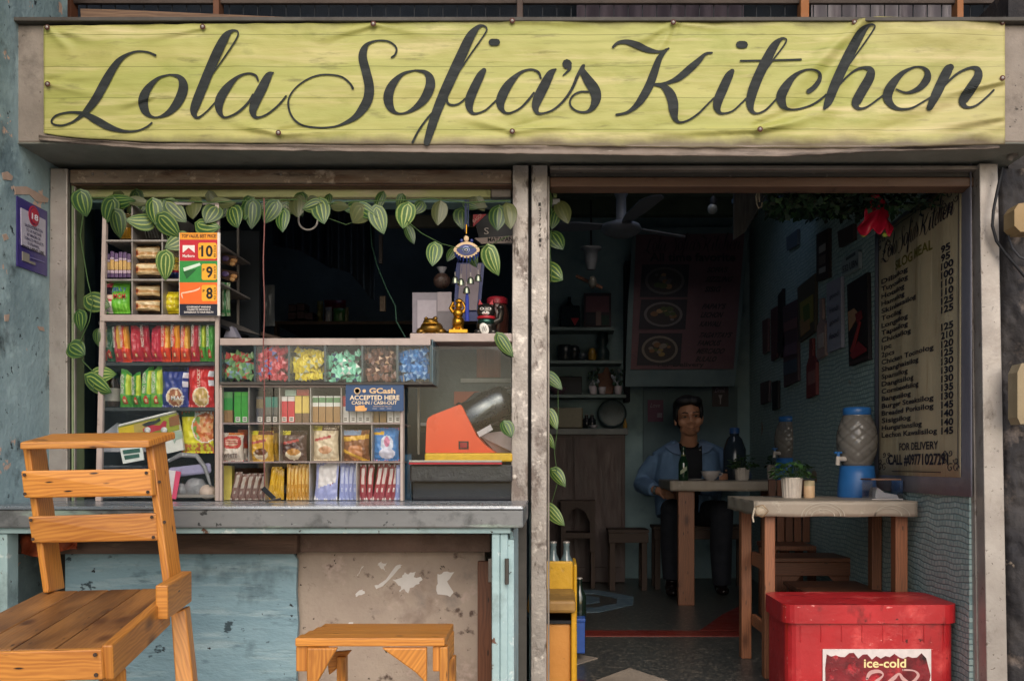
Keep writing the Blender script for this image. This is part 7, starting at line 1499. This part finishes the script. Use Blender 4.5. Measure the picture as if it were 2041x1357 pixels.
def leaf(parent, px, py, L, W_, ang, d, kind=0):
    """heart leaf, pixel centre, length and width in pixels, ang = way the tip points (0 down, 90 right)"""
    s_ = d/F; L *= s_*lq_.uniform(.86, 1.06); W_ *= s_*lq_.uniform(.82, .98); a = R(ang); ax = Vector((math.sin(a), 0, -math.cos(a))); tilt = lq_.uniform(-.15, .55); ax = (ax+Vector((0, -tilt, 0))).normalized()
    sd = ax.cross(Vector((lq_.uniform(-.3, .3), -1, lq_.uniform(-.3, .3)))).normalized(); nr = sd.cross(ax)
    if nr.y > 0: nr = -nr
    c0 = W(px, py, d)-ax*L*.5; droop = lq_.uniform(.05, .22); cup = lq_.uniform(.1, .35)
    bend = lq_.uniform(-.16, .16); asym = lq_.uniform(-.18, .18)
    def f(u, v):
        k = (u-.5)*2; hw = 2.35*(v**.40)*((1-v)**1.05)*(1+.35*v)*W_*.5*1.02 if 0 < v < 1 else 0
        yy = v-.24*abs(k)**1.2*(1-v)**2.5
        hw *= 1+asym*(1 if k > 0 else -1)*abs(k)**.5
        return c0+ax*yy*L+sd*(k*hw+bend*L*v*v)+nr*(-cup*abs(k)**1.5*hw)-nr*droop*L*v*v + nr*(.0009*math.cos(k*math.pi*4.5))
    g = MB(); g.grid(f, 12, 12, LM[kind]); o = g.build('leaf', parent); return o
vg = thing('leaf_garland', 'garland of striped green leaves strung along the top of the counter opening', 'garland', W(600, 398, 3.42))
g = MB()
def stem(pts, r=.0022, d=3.42): g.tube([W(x, y, d+.01*math.sin(i*1.3)) for i, (x, y) in enumerate(pts)], r, pal('#3f5a2c', .6), 5)
stem([(152, 398), (200, 394), (260, 404), (330, 398), (420, 404), (500, 400), (590, 398), (640, 408), (700, 402), (780, 400), (860, 396), (930, 404), (1016, 400)])
stem([(170, 400), (160, 470), (175, 560), (185, 600), (178, 640), (160, 680), (165, 720), (190, 745), (185, 780)], .0018)
stem([(811, 440), (840, 465), (880, 486), (920, 496), (975, 490), (1014, 470)], .0012)
stem([(330, 410), (334, 480), (329, 520)], .0015); stem([(640, 430), (690, 448), (712, 440)], .0012)
g.build('stem', vg)
LV = [(167, 409, 46, 38, 10, 1), (239, 398, 56, 30, 95, 1), (217, 424, 46, 36, -20, 1), (234, 450, 50, 40, 10, 1), (275, 440, 44, 36, -80, 0), (306, 426, 46, 40, 5, 0), (338, 454, 48, 42, 40, 0), (349, 482, 46, 40, -60, 3), (353, 424, 50, 42, 45, 0), (382, 416, 44, 34, 10, 2), (421, 429, 46, 40, -20, 0), (416, 451, 46, 36, 75, 0), (466, 434, 50, 36, 18, 0), (492, 420, 44, 32, 0, 1), (503, 430, 50, 36, 0, 1), (537, 425, 46, 38, -30, 1), (560, 442, 46, 30, -8, 1), (592, 414, 50, 38, 0, 2), (618, 411, 40, 30, -70, 0), (642, 424, 52, 38, 12, 0), (709, 428, 40, 46, -40, 2), (757, 442, 54, 36, 15, 0), (735, 420, 40, 30, 60, 1), (811, 433, 50, 40, -5, 3), (816, 470, 38, 20, 20, 1), (872, 428, 44, 34, -10, 2), (861, 509, 44, 36, -8, 0), (922, 437, 44, 36, 5, 1), (897, 509, 30, 22, -30, 1), (980, 524, 54, 40, 12, 3), (989, 436, 50, 36, -10, 1), (1013, 432, 50, 34, 10, 2), (945, 518, 30, 24, 20, 1), (955, 405, 40, 22, 80, 2), (680, 408, 36, 20, 90, 2), (450, 405, 40, 20, 80, 2), (280, 402, 40, 22, 85, 2), (329, 534, 50, 38, -8, 3), (196, 602, 46, 42, 70, 0), (157, 642, 40, 30, 5, 1), (155, 698, 38, 42, 60, 1), (193, 676, 34, 22, -5, 1), (205, 744, 60, 40, 95, 3), (196, 772, 58, 42, 50, 0), (1007, 692, 46, 28, 30, 0), (1010, 858, 34, 26, 20, 1)]
for i in range(20): LV.append((lq_.uniform(205, 600), lq_.uniform(402, 428), lq_.uniform(30, 44), lq_.uniform(22, 34), lq_.uniform(-70, 70), lq_.choice((1, 1, 2))))
for i in range(8): LV.append((lq_.uniform(600, 1000), lq_.uniform(402, 418), lq_.uniform(26, 40), lq_.uniform(18, 30), lq_.uniform(-70, 70), lq_.choice((1, 2))))
for i, (x, y, L, w_, a, k_) in enumerate(LV): leaf(vg, x, y, L, w_, a, 3.50 if (885 < x < 960 or i >= len(LV)-28) else 3.40+.02*lq_.random(), k_)
vd = thing('leaf_garland', 'garland of striped leaves hanging down behind the middle door post', 'garland', W(1096, 380, 3.56))
g = MB(); stem([(1096, 375), (1100, 430), (1096, 500), (1100, 560)], .002, 3.58); g.build('stem', vd); g = MB(); stem([(1098, 745), (1112, 770), (1113, 840), (1105, 900), (1112, 960), (1100, 1000), (1105, 1040)], .0012, 3.6); g.build('stem', vd)
for x, y, L, w_, a, k_ in [(1124, 424, 46, 34, 25, 2), (1102, 438, 42, 30, -15, 1), (1110, 481, 48, 40, 30, 1), (1106, 541, 46, 42, 55, 0), (1108, 760, 44, 24, 55, 1), (1102, 838, 46, 22, 25, 0), (1096, 878, 36, 20, 40, 0), (1115, 952, 46, 26, 45, 0), (1108, 1030, 50, 30, 40, 3), (1093, 405, 40, 20, 5, 1)]: leaf(vd, x, y, L, w_, a, 3.58, k_)
wf = thing('wall_fitting', 'small pale electrical fitting at the top left of the doorway', 'fitting', W(1108, 408, 3.6)); g = MB(); g.pbox(1098, 396, 1116, 408, 3.6, 3.63, pal('#7a7a78', .5)); g.build('box', wf, .003)
g = MB(); g.bar(W(1104, 374, 3.61), W(1107, 395, 3.61), .012, .012, pal('#6a7a4a', .5)); g.build('stub', wf)
# ================================================================== RIGHT EDGE
M_col = surf('soot_blackened_concrete', '#3d3938', '#1e1d22', 6, .85, patches=[('#6a5f58', 9, .56, .1), ('#15161c', 7, .60, .08), ('#877a6e', 16, .70, .04)], bump=.8, bscale=30)
g = MB(); d = 3.46
def colf(u, v):
    x0 = 1985+20*v; p = W(x0+(2260-1985)*u, 326+(1424-326)*v, d); p.y = d+.05-.05*max(0, mnoise.noise((u*7, v*13, 1)))-.05*mnoise.noise((u*3, v*5, 4))-.015*mnoise.noise((u*26, v*60, 4))+ .08*(1-min(1, u*12)); return p
g.grid(colf, 60, 160, M_col); g.box(X(2010, 3.6), X(2300, 3.6), 3.6, 3.9, -.06, 2.6, M_col)
cl_ = solo(g, 'concrete_column', 'soot blackened rough concrete column at the right edge of the shop', 'column')
g = MB(); g.box(2.25, 8, 3.75, 4.0, -.06, 4.2, surf('neighbour_plaster', '#6f6a66', '#57524f', 2, .85, patches=[('#3a3836', 3, .55, .15), ('#8a847d', 9, .6, .08)], bump=.3)); solo(g, 'neighbour_wall', 'grey plaster wall of the next building beyond the sooty column', 'wall')
cb_ = thing('loose_cable', 'black cable looping over the right door post', 'cable', W(1990, 420, 3.4)); g = MB()
g.tube([W(x, y, 3.42) for x, y in ((1998, 335), (1988, 380), (1980, 420), (1978, 450), (1986, 480), (2004, 506), (2025, 530), (2050, 560))], .0055, pal('#17171c', .6), 8); g.build('cable', cb_)
g = MB(); g.tube([W(x, y, 3.4) for x, y in ((2010, 470), (2018, 495), (2032, 512), (2055, 522))], .004, pal('#3a3a40', .6), 6); g.build('cable', cb_)
g = MB(); g.tube([W(2012, 318, 3.42), W(2020, 300, 3.4)], .012, M_alu_dark, 10); g.lathe(W(2019, 312, 3.4), [(.018, 0), (.014, .02)], M_alu_dark, 12); solo(g, 'pipe_stub', 'short grey pipe stub under the right end of the beam', 'pipe')
g = MB(); g.prism([W(x, y, 3.33) for x, y in ((2022, 418), (2030, 406), (2070, 400), (2070, 462), (2034, 462), (2022, 450))], (0, .08, 0), surf('pale_yellow_box', '#9c8158', '#86704c', 5, .6, patches=[('#5f4c3a', 8, .6, .12)])); solo(g, 'meter_box', 'pale yellow six sided box on the column, cut by the right edge', 'box', bev=.006)
g = MB(); g.prism([W(x, y, 3.34) for x, y in ((2028, 742), (2036, 724), (2075, 720), (2075, 845), (2034, 845), (2028, 832))], (0, .07, 0), surf('cream_box', '#978666', '#84745a', 5, .6, patches=[('#6a5a46', 8, .64, .1)])); solo(g, 'meter_box', 'cream rounded box lower on the column, cut by the right edge', 'box', bev=.012)

# ================================================================== THE MAN AT THE TABLE
QD = 7.0
def Q(px, py, dy=0): return W(px, py, QD)+Vector((0, dy, 0))
man = thing('person', 'man in open denim shirt over black tee seated behind the far table, hand on thigh', 'person', (X(1372, QD), QD, 0))
M_skin = surf('tan_skin', '#bd8a6e', '#aa765a', 9, .5, bump=.03); M_denim = surf('washed_denim', '#627ea0', '#54708f', 8, .85, patches=[('#7c98b8', 6, .6, .12)], bump=.3); M_tee = pal('#14151b', .85); M_trs = surf('dark_trousers', '#191c26', '#12141c', 8, .85, bump=.2); M_hair = surf('black_hair', '#0d0c0e', '#17151a', 30, .5, bump=.6); M_shoe = pal('#1a1010', .2)
def remesh(o, vox, it=4):
    r = o.modifiers.new('remesh', 'REMESH'); r.mode = 'VOXEL'; r.voxel_size = vox; r.use_smooth_shade = True
    s_ = o.modifiers.new('smooth', 'SMOOTH'); s_.iterations = it; s_.factor = .5; return o
hc = Q(1369, 833, -.10)             # head centre (slightly forward)
g = MB(); t = Matrix.Rotation(R(-4), 3, 'Y')
HS = 1.16
def hp(x, y, z): return hc+t @ (Vector((x, y, z))*HS)
_ell = MB.ell
def head_ell(s, c, r, *a): return _ell(s, c, tuple(q*HS for q in r), *a)
head_ell(g, hp(0, .02, .035), (.074, .092, .085), M_skin, 24, 16); head_ell(g, hp(0, -.012, -.035), (.058, .07, .072), M_skin, 24, 16); head_ell(g, hp(0, -.030, -.088), (.036, .036, .024), M_skin, 18, 12)
for s_ in (-1, 1):
    head_ell(g, hp(s_*.046, -.05, -.03), (.026, .024, .028), M_skin, 14, 10); head_ell(g, hp(s_*.040, -.02, -.070), (.02, .035, .026), M_skin, 14, 10); head_ell(g, hp(s_*.079, .01, -.012), (.010, .02, .034), M_skin, 12, 10)
    head_ell(g, hp(s_*.033, -.070, .02), (.026, .014, .010), M_skin, 14, 8); head_ell(g, hp(s_*.014, -.086, -.036), (.011, .012, .009), M_skin, 10, 8)
g.tube([hp(0, -.072, .016), hp(0, -.088, -.014), hp(0, -.100, -.034)], [.010, .012, .013], M_skin, 12)
head_ell(g, hp(0, -.075, -.063), (.022, .010, .006), M_skin, 14, 8); head_ell(g, hp(0, -.073, -.074), (.018, .010, .006), M_skin, 14, 8)
g.tube([hp(0, .03, -.05), hp(0, .045, -.12), Q(1371, 900, .0)], [.054, .058, .068], M_skin, 18)
sh = [Q(1310, 918, .02), Q(1436, 912, .02)]
g.tube([Q(1371, 900, .01), Q(1371, 960, .02), Q(1372, 1015, .06)], [.10, .13, .14], M_skin, 20)
g.tube([sh[0], Q(1371, 893, .02), sh[1]], [.055, .07, .055], M_skin, 16)
elL, wrL = Q(1280, 966, .0), Q(1300, 975, -.28)
elR, wrR = Q(1474, 952, -.12), Q(1442, 948, -.40)
g.tube([sh[0], elL], [.05, .042], M_skin, 14); g.tube([elL, wrL], [.04, .026], M_skin, 14); g.tube([sh[1], elR], [.05, .042], M_skin, 14); g.tube([elR, wrR], [.04, .026], M_skin, 14)
# right hand (left in the picture) spread on the thigh
pm = wrL+Vector((.045, -.02, -.012)); g.tube([wrL, wrL+Vector((.03, -.012, -.006)), pm+Vector((.02, -.01, -.008))], [.024, .032, .030], M_skin, 12)
for i, (a, b_, L, r_) in enumerate(((.026, .018, .075, .0085), (.03, .004, .082, .009), (.028, -.012, .076, .0088), (.02, -.026, .062, .008))):
    p0 = pm+Vector((a*.5, -.02, b_-.008)); dr_ = Vector((.75, -.35, -.25+.38*b_*20*.5-.12*i*0)).normalized(); dr2 = Vector((.62, -.25, -.75)).normalized()
    g.tube([p0, p0+dr_*L*.5, p0+dr_*L*.5+dr2*L*.32, p0+dr_*L*.5+dr2*L*.32+Vector((.3, 0, -.95))*L*.22], [r_*1.15, r_, r_*.95, r_*.7], M_skin, 8)
g.tube([wrL+Vector((.02, -.03, -.005)), wrL+Vector((.03, -.055, -.03)), wrL+Vector((.05, -.065, -.055))], [.013, .011, .008], M_skin, 8)
# left hand resting on the table
pm = wrR+Vector((-.04, -.04, -.005)); g.tube([wrR, pm], [.024, .03], M_skin, 12)
for i in range(4): p0 = pm+Vector((-.01, -.012, .018-.012*i)); g.tube([p0, p0+Vector((-.035, -.03, .002)), p0+Vector((-.06, -.045, -.012))], [.009, .0085, .006], M_skin, 8)
g.tube([wrR+Vector((-.02, -.01, .02)), wrR+Vector((-.045, -.03, .04)), wrR+Vector((-.06, -.05, .04))], [.012, .01, .008], M_skin, 8)
hipL, hipR = Q(1348, 1022, .04), Q(1398, 1022, .04); knL, knR = Q(1326, 1012, -.40), Q(1420, 1014, -.40); anL, anR = Q(1328, 1140, -.36), Q(1424, 1150, -.30)
for h_, k_, a_ in ((hipL, knL, anL), (hipR, knR, anR)): g.tube([h_, k_], [.085, .06], M_skin, 16); g.tube([k_, (k_+a_)/2+Vector((0, .02, 0)), a_], [.058, .055, .038], M_skin, 16)
body = remesh(g.build('body', man), .0055, 3)
for s_ in (-1, 1):
    g = MB(); head_ell(g, hp(s_*.032, -.074, .002), (.013, .007, .0042), pal('#857a72', .3), 12, 8); e = g.build('eye', man); g = MB(); head_ell(g, hp(s_*.032, -.0800, .002), (.0055, .0025, .0055), pal('#120c0a', .2), 10, 8); g.build('iris', e)
    g = MB(); g.tube([hp(s_*.014, -.086, .022), hp(s_*.034, -.086, .028), hp(s_*.054, -.074, .021)], [.003, .0042, .002], M_hair, 6); g.build('eyebrow', man)
g = MB(); g.tube([hp(-.02, -.081, -.0685), hp(0, -.0855, -.0685), hp(.02, -.081, -.0685)], [.001, .0017, .001], pal('#4a2420', .5), 6); g.build('lip_line', man)
g = MB(); head_ell(g, hp(0, .035, .062), (.088, .092, .076), M_hair, 24, 14); head_ell(g, hp(-.02, -.03, .094), (.062, .05, .03), M_hair, 18, 10); head_ell(g, hp(.03, -.02, .092), (.056, .055, .034), M_hair, 18, 10)
for s_ in (-1, 1): head_ell(g, hp(s_*.074, .02, .03), (.017, .05, .062), M_hair, 14, 10)
head_ell(g, hp(0, .08, -.01), (.075, .04, .07), M_hair, 18, 10)
for v in g.v: v += .004*mnoise.noise_vector(v*55)
remesh(g.build('hair', man), .005, 1)
# clothing
g = MB(); g.tube([Q(1371, 884, .015), Q(1371, 925, -.0), Q(1371, 970, .0), Q(1372, 1012, .04)], [.085, .125, .14, .15], M_tee, 24)
remesh(g.build('t_shirt', man), .008, 3)
g = MB()
for s_, shp in ((-1, sh[0]), (1, sh[1])):
    c = 1371+s_*26
    g.tube([Q(c-s_*2, 886, .02), Q(c+s_*8, 910, -.02), Q(c+s_*10, 950, -.03), Q(c+s_*8, 1000, .0), Q(c+s_*6, 1026, -.02)], [.05, .10, .11, .115, .11], M_denim, 22)
    g.tube([shp, Q(1371+s_*20, 892, .03)], [.068, .07], M_denim, 16)
g.tube([Q(1371, 900, .09), Q(1371, 1020, .11)], [.12, .14], M_denim, 18)
g.tube([sh[0], (sh[0]+elL)/2+Vector((-.015, 0, 0)), elL, elL.lerp(wrL, .55), elL.lerp(wrL, .86)], [.07, .068, .066, .056, .046], M_denim, 16)
g.tube([sh[1], (sh[1]+elR)/2+Vector((.02, 0, 0)), elR, elR.lerp(wrR, .85)], [.07, .068, .064, .044], M_denim, 16)
for v in g.v: v += .008*mnoise.noise_vector(v*14)+.007*mnoise.noise_vector(v*34)
shirt = remesh(g.build('denim_shirt', man), .008, 3)
M_denl = surf('denim_inside', '#6d84a2', '#5c7292', 8, .85)
for s_ in (-1, 1):
    g = MB(); a = [Q(1371+s_*20, 884, -.06), Q(1371+s_*24, 876, .02), Q(1371+s_*48, 890, -.07), Q(1371+s_*36, 902, -.13), Q(1371+s_*20, 906, -.14)]
    g.add(a, [(0, 1, 2, 3), (0, 3, 4)], M_denl); c = g.build('collar', man); c.modifiers.new('t', 'SOLIDIFY').thickness = .006
# open black tee panel between the shirt fronts
g = MB()
def tee(u, v):
    w_ = 21-5*v; x = 1373-w_+2*w_*u; y = 889+8*(1-(2*u-1)**2)*(1-v)**3+87*v; p = Q(x, y, -.115-.055*min(1, v*2.2)-.012*math.sin(math.pi*u)); return p
g.grid(tee, 12, 16, M_tee); c = g.build('t_shirt_front', man); c.modifiers.new('t', 'SOLIDIFY').thickness = .01
g = MB(); g.ell(Q(1389, 897, -.16), (.008, .003, .004), pal('#8a8a84', .5), 8, 6); g.build('chest_emblem', man)
g = MB(); g.tube([wrL+Vector((-.012, .006, .003)), wrL+Vector((.004, -.002, 0))], [.031, .030], pal('#a8a49c', .2, .9), 16); g.build('watch', man)
g = MB()
for h_, k_, a_ in ((hipL, knL, anL), (hipR, knR, anR)): g.tube([h_, k_], [.1, .078], M_trs, 18); g.tube([k_, (k_+a_)/2+Vector((0, .02, 0)), a_+Vector((0, 0, -.01))], [.077, .075, .066], M_trs, 18); g.ell(k_, (.078, .078, .078), M_trs, 18, 12)
g.tube([hipL, hipR], .11, M_trs, 18)
for v in g.v: v += .007*mnoise.noise_vector(v*12)
remesh(g.build('trousers', man), .009, 3)
for a_ in (anL, anR):
    g = MB(); b_ = Vector((a_.x, a_.y, 0)); g.ell(b_+Vector((0, .02, .035)), (.042, .06, .035), M_shoe, 16, 10); g.ell(b_+Vector((-.005, -.07, .03)), (.045, .08, .03), M_shoe, 18, 10); g.tube([b_+Vector((0, .03, .04)), a_], [.045, .04], M_shoe, 14); remesh(g.build('shoe', man), .006, 2)
# shirt tail hanging below the table
g = MB(); g.grid(lambda u, v: Q(1384+44*u, 984+(34-12*u)*v, -.20+.02*math.sin(u*9)), 12, 8, M_denim); c = g.build('shirt_tail', man); c.modifiers.new('t', 'SOLIDIFY').thickness = .006
